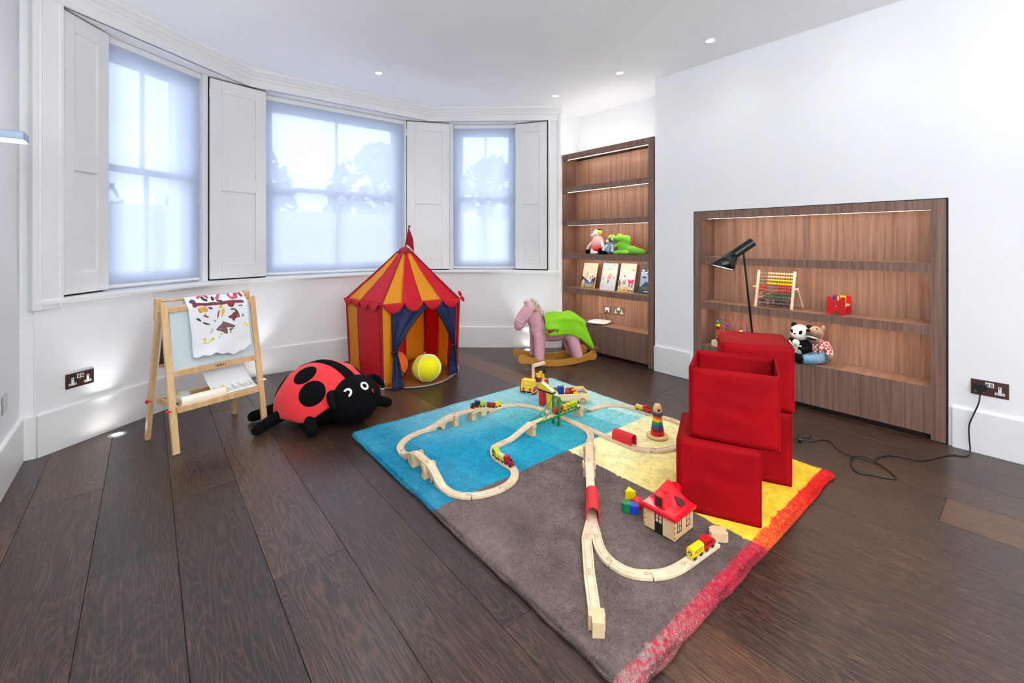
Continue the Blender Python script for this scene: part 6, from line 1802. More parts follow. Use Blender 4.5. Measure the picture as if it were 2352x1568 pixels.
# switches: two decks that part
def switch(stem_px, a_px, b_px, label):
    a0 = [P(*q) for q in stem_px + a_px]; b0 = [P(*q) for q in stem_px + b_px]
    mid = a0[1]
    root = thing('track_switch', label, 'toy track', (mid.x, mid.y, RZ), 0, 'wooden railway track pieces')
    for k, pp in enumerate((a0, b0)):
        fr = frames(spline(pp, 8))
        if k: fr = [(p - Vector((0, 0, 0.0004)), t, s, n) for p, t, s, n in fr]
        m = MB(); sweep(m, fr, PROF); o_ = m.build('branch', TRK, root, world=True)
        for p, t, s, n in fr: PATH.append((p.copy(), t.copy(), n.copy()))
        peg_mark(root, fr[-1][0] , fr[-1][1], fr[-1][3], fr[-1][2])
    return root
switch([(1307, 963.5, ZL)], [(1326, 971.5, ZL), (1345, 979.5, ZL)], [(1330, 975, ZL), (1350, 988, ZL), (1357, 999, ZL)], 'Y-shaped switch track right of the bridge on light blue')
switch([(1360, 1172, ZL)], [(1358, 1192, ZL), (1352, 1214, ZL), (1347.5, 1236, ZL)], [(1361, 1192, ZL), (1366, 1214, ZL), (1372, 1237, ZL)], 'Y-shaped switch track coming out of the near red tunnel')
ramp((1357, 999, ZL), (1353.5, 1021, ZH), 'track_ramp', 'arched track climbing away from the far switch onto cream')
_, f3 = track([(1353.5, 1021, ZH), (1353.5, 1059, ZH)], 'track_straight', 'raised straight track held by two supports where cream meets grey')
ramp((1357, 1126, ZL), (1353.5, 1059, ZH), 'track_ramp', 'long arched track descending towards the near red tunnel')
track([(1357, 1126, ZL), (1360, 1172, ZL)], 'track_straight', 'straight track inside the near red tunnel')
track([(1347.5, 1236, ZL), (1354, 1319, ZL)], 'track_straight', 'straight track on the left branch nearest the switch')
track([(1354, 1319, ZL), (1369.5, 1428, ZL)], 'track_straight', 'straight track ending at the wooden buffer block near the front')
track([(1372, 1237, ZL), (1378, 1256, ZL), (1390, 1275, ZL), (1406, 1290, ZL)], 'track_curve', 'curved track on the right branch just below the switch')
track([(1406, 1290, ZL), (1433, 1306, ZL), (1464, 1315, ZL), (1497, 1317, ZL)], 'track_curve', 'curved track at the lowest point of the front right branch')
track([(1497, 1317, ZL), (1528, 1313, ZL), (1555, 1303, ZL), (1577, 1290, ZL)], 'track_curve', 'curved track leading to the yellow and red bus train')
tl, ftl = track([(1577, 1290, ZL), (1643, 1243, ZL)], 'track_straight', 'straight track under the yellow and red bus train', peg=False)
e_p, e_t, e_s, e_n = ftl[-1]
m = MB(); m.cyl(e_p + e_t * 0.012 - Vector((0, 0, TT)), e_p + e_t * 0.012 + Vector((0, 0, 0.0)), 0.0055, n=14); m.cyl(e_p - Vector((0, 0, 0.006)), e_p + e_t * 0.010 - Vector((0, 0, 0.006)), 0.003, n=8)
m.build('end_peg', TRKS, tl, world=True)
dz = lambda f: Vector((f[-1][0].x - f[0][0].x, f[-1][0].y - f[0][0].y, 0)).normalized()
support(1083, 938.5, dz(f1), 'wooden track support under the black engine')
support(1043, 950.5, dz(f1), 'wooden track support at the left of the far raised stretch')
support(957, 1037, dz(f2), 'stepped wooden support, upper left of the near raised stretch', 0.062)
support(984, 1062, dz(f2), 'stepped wooden support, lower right of the near raised stretch', 0.062)
support(1353.5, 1023, dz(f3), 'wooden support at the far end of the cream to grey raised track', 0.062)
support(1353.5, 1060, dz(f3), 'wooden support at the near end of the cream to grey raised track', 0.062)
b0, b1 = P(1224, 970, ZH), P(1328, 930.5, ZH)
bd = (b1 - b0).normalized()
support(1220, 971.5, bd, 'wooden support at the left end of the green suspension bridge')
support(1329, 930.5, bd, 'wooden support at the right end of the green suspension bridge')

# ---- green suspension bridge
sb = thing('suspension_bridge', 'green toy suspension bridge with twin towers and cables over the track', 'toy bridge', ((b0 + b1) / 2).to_tuple()[:2] + (RZ,))
GB = mat('green_bridge_plastic', rgb(34, 128, 62), 0.35)
side = Vector((bd.y, -bd.x, 0))
fr = frames([b0.lerp(b1, k / 10) for k in range(11)])
m = MB(); sweep(m, fr, PROF); m.build('deck', TRK, sb, world=True)
for p, t, s, n in fr: PATH.append((p.copy(), t.copy(), n.copy()))
Lb = (b1 - b0).length
tw = Lb * 0.49
for sg in (-1, 1):
    off = side * (0.0245 * sg)
    e = MB()
    a, b = b0 + off - Vector((0, 0, 0.012)), b1 + off - Vector((0, 0, 0.012))
    q = Vector((0, 0, 0.012)); w2 = side * 0.0025
    e.add([a - w2, a + w2, b + w2, b - w2, a - w2 + q, a + w2 + q, b + w2 + q, b - w2 + q], [(0, 3, 2, 1), (4, 5, 6, 7), (0, 1, 5, 4), (1, 2, 6, 5), (2, 3, 7, 6), (3, 0, 4, 7)])
    e.build('side_girder', GB, sb, world=True)
    tc_ = b0 + bd * tw + off * 1.06
    F = frame((tc_.x, tc_.y, 0), bd, side, (0, 0, 1))
    t_ = MB(); t_.box(-0.0075, 0.0075, -0.006, 0.006, RZ + 0.0005, ZH + 0.112, M=F); t_.build('tower', GB, sb, bevel=0.0015, world=True)
    topp = Vector((tc_.x, tc_.y, ZH + 0.106))
    for end, nh in ((b0 + off * 1.15 + bd * 0.004, 5), (b1 + off * 1.15 - bd * 0.004, 5)):
        pts = []
        for k in range(17):
            q = k / 16
            h = topp.lerp(end, q)
            h.z = end.z + 0.002 + (topp.z - end.z) * (1 - q) ** 2.1
            pts.append(h)
        MB().tube(pts, 0.0024, 6).build('cable', GB, sb, world=True)
        for k in range(1, nh):
            p = pts[int(16 * k / nh)]
            MB().tube([p, Vector((p.x, p.y, ZH - 0.006))], 0.0016, 6).build('hanger', GB, sb, world=True)
tm = b0 + bd * tw
F = frame((tm.x, tm.y, 0), bd, side, (0, 0, 1))
MB().box(-0.006, 0.006, -0.026, 0.026, ZH + 0.103, ZH + 0.112, M=F).build('tower_beam', GB, sb, world=True, bevel=0.001)

# ---- trains
WH = mat('black_wheel', rgb(18, 18, 18), 0.4)
HUB = mat('bright_hub', rgb(214, 214, 216), 0.25, metal=0.8)
TC = {'red': mat('train_red', rgb(196, 22, 30), 0.35), 'yellow': mat('train_yellow', rgb(236, 198, 14), 0.35), 'lime': mat('train_lime', rgb(180, 196, 30), 0.35), 'black': mat('train_black', rgb(24, 24, 28), 0.35), 'blue': mat('train_blue', rgb(40, 70, 150), 0.35), 'crimson': mat('train_crimson', rgb(164, 20, 40), 0.35)}
LOGW = mat('pale_log', rgb(226, 206, 176), 0.6)
def car(u, v, z, kind, colour, label, rev=False, L=0.070, hub=None, group='toy train cars'):
    q = P(u, v, z)
    p, t, n = min(PATH, key=lambda a: (a[0] - q).length)
    t = -t if rev else t
    s = n.cross(t).normalized()                      # left
    qq = p + t * (q - p).dot(t)
    root = thing('train_car' if kind not in ('steam', 'engine') else 'train_engine', label, 'toy train', qq + n * -0.0026, 0, group)
    root.rotation_euler = Matrix((t, s, n)).transposed().to_euler()
    c_ = TC[colour]
    hw = 0.0145
    zr = 0.0085
    for sx in (-1, 1):
        for sy in (-1, 1):
            wx = sx * L * 0.27
            wz = 0.0075 if not hub else 0.009
            w_ = MB().cyl((wx, sy * 0.0095, wz), (wx, sy * 0.0150, wz), wz - 0.0002, n=14).build('wheel', WH if not hub else hub, root)
            MB().cyl((wx, sy * 0.0150, wz), (wx, sy * 0.0158, wz), 0.0032, n=10).build('hub', HUB, w_)
        MB().cyl((sx * L * 0.27, -0.0095, 0.0075), (sx * L * 0.27, 0.0095, 0.0075), 0.002, n=8).build('axle', HUB, root)
    l2 = L / 2 - 0.003
    if kind == 'wagon':
        MB().box(-l2, l2, -hw + 0.006, hw - 0.006, 0.006, 0.014).build('chassis', c_, root)
        MB().box(-l2, l2, -hw, hw, 0.0145, 0.036).build('body', c_, root, bevel=0.0015)
    elif kind == 'load':
        MB().box(-l2, l2, -hw + 0.006, hw - 0.006, 0.006, 0.014).build('chassis', c_, root)
        b_ = MB().box(-l2, l2, -hw, -hw + 0.003, 0.0145, 0.032).box(-l2, l2, hw - 0.003, hw, 0.0145, 0.032).box(-l2, l2, -hw, hw, 0.013, 0.017).box(-l2, -l2 + 0.003, -hw, hw, 0.0145, 0.029).box(l2 - 0.003, l2, -hw, hw, 0.0145, 0.029)
        b_.build('body', c_, root)
        MB().cyl((-l2 + 0.005, 0, 0.030), (l2 - 0.005, 0, 0.030), 0.0095, n=14).build('log', LOGW, root)
    elif kind == 'tank':
        MB().box(-l2, l2, -hw + 0.005, hw - 0.005, 0.006, 0.016).build('chassis', c_, root)
        MB().cyl((-l2, 0, 0.027), (l2, 0, 0.027), 0.0135, n=20).build('body', c_, root)
    elif kind == 'coach':
        MB().box(-l2, l2, -hw + 0.006, hw - 0.006, 0.006, 0.014).build('chassis', c_, root)
        pr_ = [(-hw, 0.014), (hw, 0.014), (hw, 0.036), (hw - 0.003, 0.042), (hw - 0.008, 0.045), (-hw + 0.008, 0.045), (-hw + 0.003, 0.042), (-hw, 0.036)]
        MB().prism(pr_, -l2, l2, M=frame((0, 0, 0), (0, 1, 0), (0, 0, 1), (1, 0, 0))).build('body', c_, root, bevel=0.001)
        wm = MB()
        for k in range(4):
            for sy in (-1, 1):
                xa = -l2 + 0.006 + k * (2 * l2 - 0.012) / 4
                y0_ = sy * (hw + 0.0003)
                for (x0, x1, z0, z1) in ((xa + 0.001, xa + 0.011, 0.0335, 0.035), (xa + 0.001, xa + 0.011, 0.0245, 0.026), (xa + 0.001, xa + 0.0022, 0.0245, 0.035), (xa + 0.0098, xa + 0.011, 0.0245, 0.035)):
                    wm.box(x0, x1, min(y0_, y0_ - sy * 0.0005), max(y0_, y0_ - sy * 0.0005), z0, z1)
        wm.build('printed_windows', WH, root)
    elif kind == 'nose':
        MB().box(-l2, l2, -hw + 0.006, hw - 0.006, 0.006, 0.014).build('chassis', c_, root)
        side_ = [(-l2, 0.014), (l2, 0.014), (l2, 0.024), (l2 - 0.008, 0.034), (l2 - 0.024, 0.043), (-l2, 0.045)]
        MB().prism(side_, -hw, hw, M=frame((0, 0, 0), (1, 0, 0), (0, 0, 1), (0, -1, 0))).build('body', c_, root, bevel=0.002)
        MB().box(-l2 + 0.004, l2 - 0.022, hw, hw + 0.0004, 0.027, 0.036).box(-l2 + 0.004, l2 - 0.022, -hw - 0.0004, -hw, 0.027, 0.036).build('printed_windows', mat('dark_red_print', rgb(96, 10, 20), 0.4), root)
    elif kind in ('engine', 'steam'):
        MB().box(-l2, l2, -hw + 0.006, hw - 0.006, 0.006, 0.014).build('chassis', c_, root)
        bo = MB()
        if kind == 'engine': bo.box(-l2 + 0.02, l2, -hw + 0.002, hw - 0.002, 0.014, 0.030)
        else: bo.cyl((-l2 + 0.02, 0, 0.023), (l2, 0, 0.023), 0.0115, n=18)
        bo.build('boiler', c_, root, bevel=0.0015)
        MB().box(-l2, -l2 + 0.022, -hw, hw, 0.014, 0.041).build('cab', c_, root, bevel=0.002)
        MB().box(-l2 - 0.001, -l2 + 0.024, -hw - 0.001, hw + 0.001, 0.040, 0.0455).build('cab_roof', c_ if kind == 'engine' else TC['blue'], root, bevel=0.002)
        for xx in ((l2 - 0.010), (l2 - 0.022)):
            MB().cyl((xx, 0, 0.028), (xx, 0, 0.0395 if xx > l2 - 0.015 else 0.036), 0.0036, n=10).build('chimney', WH, root)
    fx = l2
    MB().cyl((fx, 0, 0.024 if kind != 'nose' else 0.018), (fx + 0.0012, 0, 0.024 if kind != 'nose' else 0.018), 0.0082, n=16).build('magnet_ring', WH, root)
    MB().cyl((fx + 0.001, 0, 0.024 if kind != 'nose' else 0.018), (fx + 0.003, 0, 0.024 if kind != 'nose' else 0.018), 0.0058, n=14).build('magnet', HUB, root)
    return root
GT = 'toy train cars on the track'
car(1089, 935, ZH, 'steam', 'black', 'black toy steam engine with red wheels and blue cab roof', False, 0.072, TC['red'])
car(1108, 934.4, ZH - 0.012, 'tank', 'lime', 'lime green tank wagon behind the black steam engine', False, 0.062)
car(1124.5, 934.0, ZL + 0.018, 'wagon', 'crimson', 'crimson toy wagon between the lime tank and a yellow wagon')
car(1141, 933.0, ZL + 0.004, 'wagon', 'yellow', 'yellow toy wagon last behind the black steam engine')
car(1281, 948.5, ZH, 'nose', 'red', 'red toy engine leaving the tower of the green suspension bridge', True, 0.074)
car(1299, 941.7, ZH, 'coach', 'yellow', 'yellow toy coach in the middle of the train on the suspension bridge', True)
car(1316, 935.3, ZH, 'coach', 'lime', 'lime green toy coach at the right end of the suspension bridge', True)
car(1469.5, 941, ZL, 'load', 'yellow', 'yellow toy wagon left of the lighthouse stacker', False, 0.066)
car(1487.5, 946.5, ZL, 'engine', 'red', 'small red toy engine left of the lighthouse stacker', False, 0.066)
car(1138.5, 1049, ZL, 'nose', 'lime', 'lime green humped toy wagon at the top of the S-bend', True, 0.066)
car(1151.5, 1058, ZL, 'load', 'yellow', 'yellow toy wagon carrying a pale log on the S-bend', True, 0.066)
car(1171, 1067, ZL, 'engine', 'crimson', 'small crimson toy engine at the front of the S-bend train', True, 0.066)
car(1597.5, 1276, ZL, 'coach', 'yellow', 'yellow toy bus coach with round silver magnet, front right track', True, 0.076)
car(1624.5, 1256.5, ZL, 'nose', 'red', 'red humped toy car behind the yellow bus coach', False, 0.074)

# ---- tunnels, buffer and loose support
def tunnel(a, b, label, w_=0.058, h_=0.068):
    a, b = P(*a), P(*b)
    d = Vector((b.x - a.x, b.y - a.y, 0)); L = d.length; d.normalize(); s = Vector((d.y, -d.x, 0))
    root = thing('toy_tunnel', label, 'toy tunnel', (a.x, a.y, RZ), 0, 'red toy tunnels')
    pts_o, pts_i = [], []
    for rr, lst in ((w_ / 2, pts_o), (w_ / 2 - 0.004, pts_i)):
        lst.append((-rr, 0)); 
        for k in range(15): lst.append((-rr * math.cos(PI * k / 14), h_ - w_ / 2 + rr * math.sin(PI * k / 14)))
        lst.append((rr, 0))
    poly = pts_o + pts_i[::-1]
    m = MB()
    F = frame((0, 0, 0.0005), s, (0, 0, 1), d)
    n = len(pts_o)
    for lst, flip in ((pts_o, False), (pts_i, True)):
        v = [F @ Vector((x, y, z)) for z in (0, L) for x, y in lst]
        m.add(v, [(i, i + 1, n + i + 1, n + i) for i in range(n - 1)], 0, True)
    v = [F @ Vector((x, y, z)) for z in (0, L) for x, y in poly]
    k = len(poly)
    for base in (0, k): m.add(v, [(base + i, base + i + 1, base + k - 2 - i, base + k - 1 - i) for i in range(n - 1)])
    m.build('tunnel_shell', mat('tunnel_red', rgb(206, 24, 40), 0.45), root)
    return root
tunnel((1412, 1008.5, RZ), (1456, 1025.5, RZ), 'red arched toy tunnel over the far track on cream')
tunnel((1359.5, 1149, RZ), (1361, 1201, RZ), 'red arched toy tunnel nearest the viewer, on grey')
bf = P(1371, 1460, RZ)
b0_, b1_ = P(1354, 1319, RZ), P(1369.5, 1428, RZ)
dd = (b1_ - b0_).normalized()
bu = thing('track_buffer', 'wooden buffer block closing the track nearest the front rug edge', 'toy track', b1_ + dd * 0.002, math.atan2(dd.y, dd.x))
pf = [(0.0, -0.027), (0.005, -0.027), (0.005, -0.021), (0.0, -0.021), (0.0, 0.021), (0.005, 0.021), (0.005, 0.026), (0.034, 0.026), (0.034, 0.020), (0.052, 0.017), (0.056, 0.017), (0.056, -0.017), (0.052, -0.017), (0.034, -0.021), (0.034, -0.027)]
pf = [(0.0, -0.027), (0.005, -0.027), (0.0052, -0.0205), (0.0, -0.0205), (0.0, 0.024), (0.030, 0.024), (0.030, 0.018), (0.056, 0.018), (0.056, -0.018), (0.030, -0.018), (0.030, -0.027)]
MB().prism(pf, 0.0005, 0.046).build('buffer_block', TRKS, bu, bevel=0.001)
lsu = P(1650, 1236, RZ)
ls = thing('track_support', 'loose notched wooden support lying at the end of the bus train track', 'track support', lsu, -0.9)
MB().prism([(-0.032, -0.020), (-0.030, -0.024), (0.020, -0.024), (0.032, -0.018), (0.034, -0.008), (0.022, 0.0), (0.024, 0.012), (0.036, 0.020), (0.030, 0.026), (-0.02, 0.026), (-0.026, 0.016), (-0.034, 0.010), (-0.028, 0.0), (-0.036, -0.010)], 0.0005, 0.034).build('support_block', TRKS, ls, bevel=0.001)

# ---- shape sorter house
hc = Vector((1.662, 0.994, RZ))
ho = thing('toy_house', 'wooden shape sorter house with red pyramid roof beside the red boxes', 'toy house', hc)
hs_ = 0.0705
BO = wood('house_beech', rgb(206, 166, 122), rgb(222, 188, 148), (30, 30, 6), 0.5)
bod = MB()
t_ = 0.009
for x0, x1, y0, y1 in ((-hs_, hs_, -hs_, -hs_ + t_), (-hs_, hs_, hs_ - t_, hs_), (-hs_, -hs_ + t_, -hs_ + t_, hs_ - t_), (hs_ - t_, hs_, -hs_ + t_, hs_ - t_)): bod.box(x0, x1, y0, y1, 0.0005, 0.090)
bod.box(-hs_, hs_, -hs_, hs_, 0.0005, 0.006)
bod.build('house_body', BO, ho, bevel=0.0015)
BOD = mat('end_grain', rgb(176, 128, 84), 0.6)
fj = MB()
for k in range(4):
    z0 = 0.012 + k * 0.02
    fj.box(-hs_ - 0.0003, -hs_ + 0.007, -hs_ - 0.0003, -hs_ + 0.004, z0, z0 + 0.008).box(-hs_ - 0.0003, -hs_ + 0.004, hs_ - 0.009, hs_ + 0.0003, z0, z0 + 0.008)
fj.build('finger_joints', BOD, ho)
BKP = mat('black_print', rgb(14, 14, 15), 0.5)
# door on the left face (-x), two windows on the front-right face (-y)
dm = MB()
def onface(y0, y1, z0, z1, f):
    if f == 'x': dm.box(-hs_ - 0.0006, -hs_, y0, y1, z0, z1)
    else: dm.box(y0, y1, -hs_ - 0.0006, -hs_, z0, z1)
onface(-0.018, 0.018, 0.002, 0.046, 'x')
for (a, b, c_, d_) in ((-0.018, -0.0135, 0.046, 0.080), (0.0135, 0.018, 0.046, 0.080), (-0.018, 0.018, 0.0760, 0.080), (-0.0018, 0.0018, 0.046, 0.080), (-0.018, 0.018, 0.0605, 0.0630)): onface(a, b, c_, d_, 'x')
dm.build('printed_door', BKP, ho)
dm = MB()
for cx_ in (-0.036, 0.030):
    for (a, b, c_, d_) in ((-0.0160, -0.0120, 0.028, 0.077), (0.0120, 0.0160, 0.028, 0.077), (-0.0160, 0.0160, 0.073, 0.077), (-0.0160, 0.0160, 0.028, 0.032), (-0.0013, 0.0013, 0.028, 0.077), (-0.0160, 0.0160, 0.0515, 0.0540)): onface(cx_ + a, cx_ + b, c_, d_, 'y')
dm.build('printed_windows', BKP, ho)
# roof: flared pyramid with a hole frame on each visible side
RF = mat('roof_red_plastic', rgb(206, 12, 30), 0.22, coat=0.3)
rf = MB()
lev = [(0.080, 0.084), (0.080, 0.096), (0.072, 0.101), (0.052, 0.120), (0.028, 0.156), (0.004, 0.194), (0.0, 0.195)]
v = []
for r, z in lev: v += [(-r, -r, z), (r, -r, z), (r, r, z), (-r, r, z)]
for j in range(len(lev) - 1):
    for i in range(4):
        rf.add([v[4 * j + i], v[4 * j + (i + 1) % 4], v[4 * j + 4 + (i + 1) % 4], v[4 * j + 4 + i]], [(0, 1, 2, 3)])
rf.add(v[:4], [(3, 2, 1, 0)])
rf.build('roof', RF, ho, bevel=0.003, seg=3, angle=0.3)
DK = mat('roof_hole', rgb(70, 6, 12), 0.6)
# dormer with a square opening on the -x side
dor = MB(); dor.box(-0.074, -0.016, -0.023, 0.019, 0.108, 0.158)
dor.build('dormer', RF, ho, bevel=0.005, seg=3)
MB().box(-0.0746, -0.073, -0.0170, 0.0130, 0.115, 0.151).build('square_hole', DK, ho)
fn = Vector((0, -0.80, 0.60)).normalized()
Fh = frame((0.004, -0.0475, 0.1285), (1, 0, 0), fn.cross(Vector((1, 0, 0))), fn)
MB().prism([(0.020, -0.022), (-0.012, -0.024), (-0.020, -0.010), (-0.018, 0.018), (-0.014, 0.022), (-0.006, 0.020), (0.014, 0.002), (0.022, -0.010)], -0.004, 0.0030, M=Fh).build('half_round_hole', DK, ho)
MB().cyl((0.030, 0.0, 0.150), (0.062, 0.0, 0.138), 0.024, n=24).build('round_dormer', RF, ho, bevel=0.003)
# loose shape blocks
def clear(name, col):
    t = NT(name); t.b.inputs['Base Color'].default_value = col; t.b.inputs['Roughness'].default_value = 0.2; t.b.inputs['Transmission Weight'].default_value = 0.25; return t.mat
o = thing('shape_block', 'yellow triangular shape block, top of the little block group', 'toy block', P(1448, 1143, RZ), 0.25)
MB().prism([(-0.025, 0.016), (0.025, 0.018), (0.004, -0.026)], 0.0005, 0.036).build('block', mat('block_yellow', rgb(238, 206, 16), 0.25), o, bevel=0.003)
o = thing('shape_block', 'green arched shape block at the left of the block group', 'toy block', P(1438.5, 1172, RZ), 0.75)
MB().prism([(-0.019, -0.018), (0.019, -0.018), (0.019, 0.004)] + [(0.019 * math.cos(a), 0.004 + 0.017 * math.sin(a)) for a in [PI * k / 8 for k in range(1, 8)]] + [(-0.019, 0.004)], 0.0005, 0.038).build('block', mat('block_green', rgb(10, 120, 70), 0.25), o, bevel=0.002)
o = thing('shape_block', 'red round shape block at the right of the block group', 'toy block', P(1465.5, 1164, RZ), 0)
MB().lathe([(0.021, 0.0005), (0.021, 0.036), (0.018, 0.038), (0.012, 0.0365), (0.011, 0.0355), (0.0, 0.0355)], 28).build('block', mat('block_red', rgb(214, 24, 28), 0.25), o)
o = thing('shape_block', 'blue cube shape block at the front of the block group', 'toy block', P(1456.5, 1176, RZ), 0.62)
MB().box(-0.018, 0.018, -0.018, 0.018, 0.0005, 0.036).build('block', mat('block_blue', rgb(22, 64, 190), 0.22), o, bevel=0.003)

# ---- lighthouse stacker
lh = thing('lighthouse_stacker', 'rainbow ring lighthouse stacker with round wooden head on cream rug', 'toy', P(1510, 1000, RZ + 0.008).to_tuple()[:2] + (RZ,))
VW = mat('varnished_beech', rgb(222, 178, 124), 0.22, grain=0.05, gscale=30, coat=0.3)
MB().lathe([(0.0, 0.0005), (0.056, 0.0005), (0.061, 0.004), (0.062, 0.010), (0.058, 0.016), (0.050, 0.018), (0.0, 0.018)], 40).build('base', VW, lh)
cols = [(206, 22, 30), (120, 16, 40), (92, 44, 96), (26, 78, 160), (20, 140, 60), (240, 200, 20), (236, 96, 20)]
hz = [0.018, 0.040, 0.056, 0.066, 0.080, 0.098, 0.116, 0.132]
for k, c in enumerate(cols):
    r0, r1 = 0.041 - 0.0165 * (hz[k] - 0.018) / 0.114, 0.041 - 0.0165 * (hz[k + 1] - 0.018) / 0.114
    MB().lathe([(0.0, hz[k] + 0.0003), (r0 - 0.001, hz[k] + 0.0003), (r0, hz[k] + 0.0015), (r1, hz[k + 1] - 0.0015), (r1 - 0.001, hz[k + 1] - 0.0002), (0.0, hz[k + 1] - 0.0002)], 36).build('ring', mat('ring_%d' % k, rgb(*c), 0.25), lh)
MB().lathe([(0.0, 0.132), (0.030, 0.132), (0.0335, 0.135), (0.0335, 0.147), (0.031, 0.150), (0.026, 0.150), (0.0, 0.148)], 36).build('gallery', mat('gallery_indigo', rgb(58, 56, 96), 0.28), lh)
MB().lathe([(0.0, 0.148), (0.024, 0.148), (0.0255, 0.160), (0.0245, 0.180), (0.019, 0.196), (0.010, 0.204), (0.0, 0.206)], 36).build('head', VW, lh)
MB().lathe([(0.0, 0.2055), (0.0075, 0.2052), (0.0, 0.208)], 16).build('red_cap', RED, lh)
dcam = (Vector((0, 0, 0)) - Vector((lh.location.x, lh.location.y, 0))).normalized()
dcam = Matrix.Rotation(0.35, 3, 'Z') @ dcam
MB().cyl(dcam * 0.022 + Vector((0, 0, 0.169)), dcam * 0.0262 + Vector((0, 0, 0.169)), 0.0075, n=18).build('lamp_hole', mat('hole_dark', rgb(40, 14, 10), 0.6), lh)

# ---- yellow crane truck
ta, tb_ = P(1212, 904, RZ), P(1252, 889, RZ)
td = Vector((-0.925, -0.38, 0)).normalized()
tr = thing('toy_truck', 'yellow wooden toy truck with crane post and coloured cargo, far rug corner', 'toy truck', ta - td * 0.03, math.atan2(td.y, td.x))
YW = mat('truck_yellow', rgb(232, 204, 60), 0.35)
TW = M['beech']
MB().prism([(0.045, 0.022), (0.045, 0.060), (0.030, 0.105), (-0.014, 0.110), (-0.014, 0.022)], -0.050, 0.050, M=frame((0, 0, 0), (1, 0, 0), (0, 0, 1), (0, -1, 0))).build('cab', YW, tr, bevel=0.006)
MB().box(-0.005, 0.0455, -0.046, 0.046, 0.012, 0.024).build('bumper', BLK, tr)
Tn = frame((0.0375, 0, 0.083), (0, 1, 0), Vector((-0.316, 0, 0.949)), Vector((0.949, 0, 0.316)))
wn = MB()
for a, b, c_, d_ in ((-0.037, 0.037, 0.014, 0.017), (-0.037, 0.037, -0.017, -0.014), (-0.037, -0.034, -0.017, 0.017), (0.034, 0.037, -0.017, 0.017)): wn.box(a, b, c_, d_, -0.001, 0.0012, M=Tn)
wn.build('windscreen_line', mat('orange_line', rgb(196, 110, 30), 0.5), tr)
for sy in (-1, 1): MB().cyl((0.044, sy * 0.027, 0.040), (0.0465, sy * 0.027, 0.040), 0.010, n=16).build('headlamp', RED, tr)
MB().box(-0.24, -0.014, -0.022, 0.022, 0.034, 0.046).build('chassis_beam', TW, tr, bevel=0.003)
MB().box(-0.235, -0.10, -0.045, 0.045, 0.046, 0.056).build('load_bed', TW, tr, bevel=0.003)
for xx in (0.012, -0.085, -0.205):
    for sy in (-1, 1): MB().cyl((xx, sy * 0.045, 0.028), (xx, sy * 0.064, 0.028), 0.0275, n=24).build('wheel', RED, tr, bevel=0.004)
MB().box(-0.080, -0.060, -0.012, 0.012, 0.046, 0.205).build('crane_post', TW, tr, bevel=0.006)
cp = Vector((-0.070, 0, 0.198))
MB().box(-0.015, 0.085, -0.009, 0.009, -0.015, 0.015, M=Matrix.Translation(cp + Vector((0, 0.016, 0))) @ Matrix.Rotation(2.3, 4, 'Z') @ Matrix.Rotation(-0.2, 4, 'Y')).build('crane_arm', TW, tr, bevel=0.007)
hk = cp + Matrix.Rotation(2.3, 3, 'Z') @ Vector((0.075, 0, 0.008)) + Vector((0, 0.016, 0))
MB().tube([hk, hk + Vector((0, 0, -0.05))], 0.0015, 6).build('crane_cord', M['black_plastic'], tr)
MB().cyl(hk + Vector((0, 0, -0.075)), hk + Vector((0, 0, -0.048)), 0.015, n=16).build('crane_magnet', M['black_plastic'], tr, bevel=0.003)
tloc = tr.location.copy(); trz = tr.rotation_euler.z
def tw_(x, y, z): return tloc + Matrix.Rotation(trz, 3, 'Z') @ Vector((x, y, z))
for k, (x, y, hh_, mt, lab) in enumerate(((-0.125, 0.024, 0.062, YEL, 'yellow topped round cargo drum at the left of the truck bed'), (-0.185, 0.022, 0.062, YEL, 'yellow round cargo drum at the back right of the truck bed'), (-0.125, -0.024, 0.045, RED, 'red cargo block at the left front of the truck bed'), (-0.180, -0.024, 0.045, RED, 'red cargo block with dark side at the right front of the truck bed'))):
    q = tw_(x, y, 0.0565)
    o = thing('cargo_drum' if k < 2 else 'cargo_block', lab, 'toy block', q, trz)
    if k < 2:
        MB().cyl((0, 0, 0), (0, 0, hh_ * 0.6), 0.023, n=24).build('drum_body', YEL if k else mat('drum_maroon', rgb(120, 30, 60), 0.4), o)
        MB().cyl((0, 0, hh_ * 0.6), (0, 0, hh_), 0.0235, n=24).build('drum_top', mt, o, bevel=0.002)
    else:
        MB().box(-0.022, 0.022, -0.020, 0.020, 0, hh_).build('block_body', mt, o, bevel=0.003)
        MB().box(-0.0225, 0.0, -0.0205, 0.0205, 0.004, hh_ - 0.004).build('dark_band', mat('dark_band', rgb(60, 58, 60), 0.4), o)
cd_ = [tw_(0.046, 0.0, 0.03), tw_(0.07, 0.01, 0.012), tw_(0.06, 0.075, 0.035), tw_(0.0, 0.095, 0.06), tw_(-0.02, 0.088, 0.02), tw_(-0.06, 0.10, 0.004), tw_(-0.03, 0.12, 0.004), tw_(0.02, 0.09, 0.03)]
o = MB().tube(spline([Vector((q.x, q.y, max(q.z, RZ + 0.004))) for q in cd_], 8), 0.0022, 6).build('pull_cord', mat('white_cord', rgb(236, 232, 226), 0.8))
tag(o, 'white pull cord tangled round the front of the yellow toy truck', 'cord')

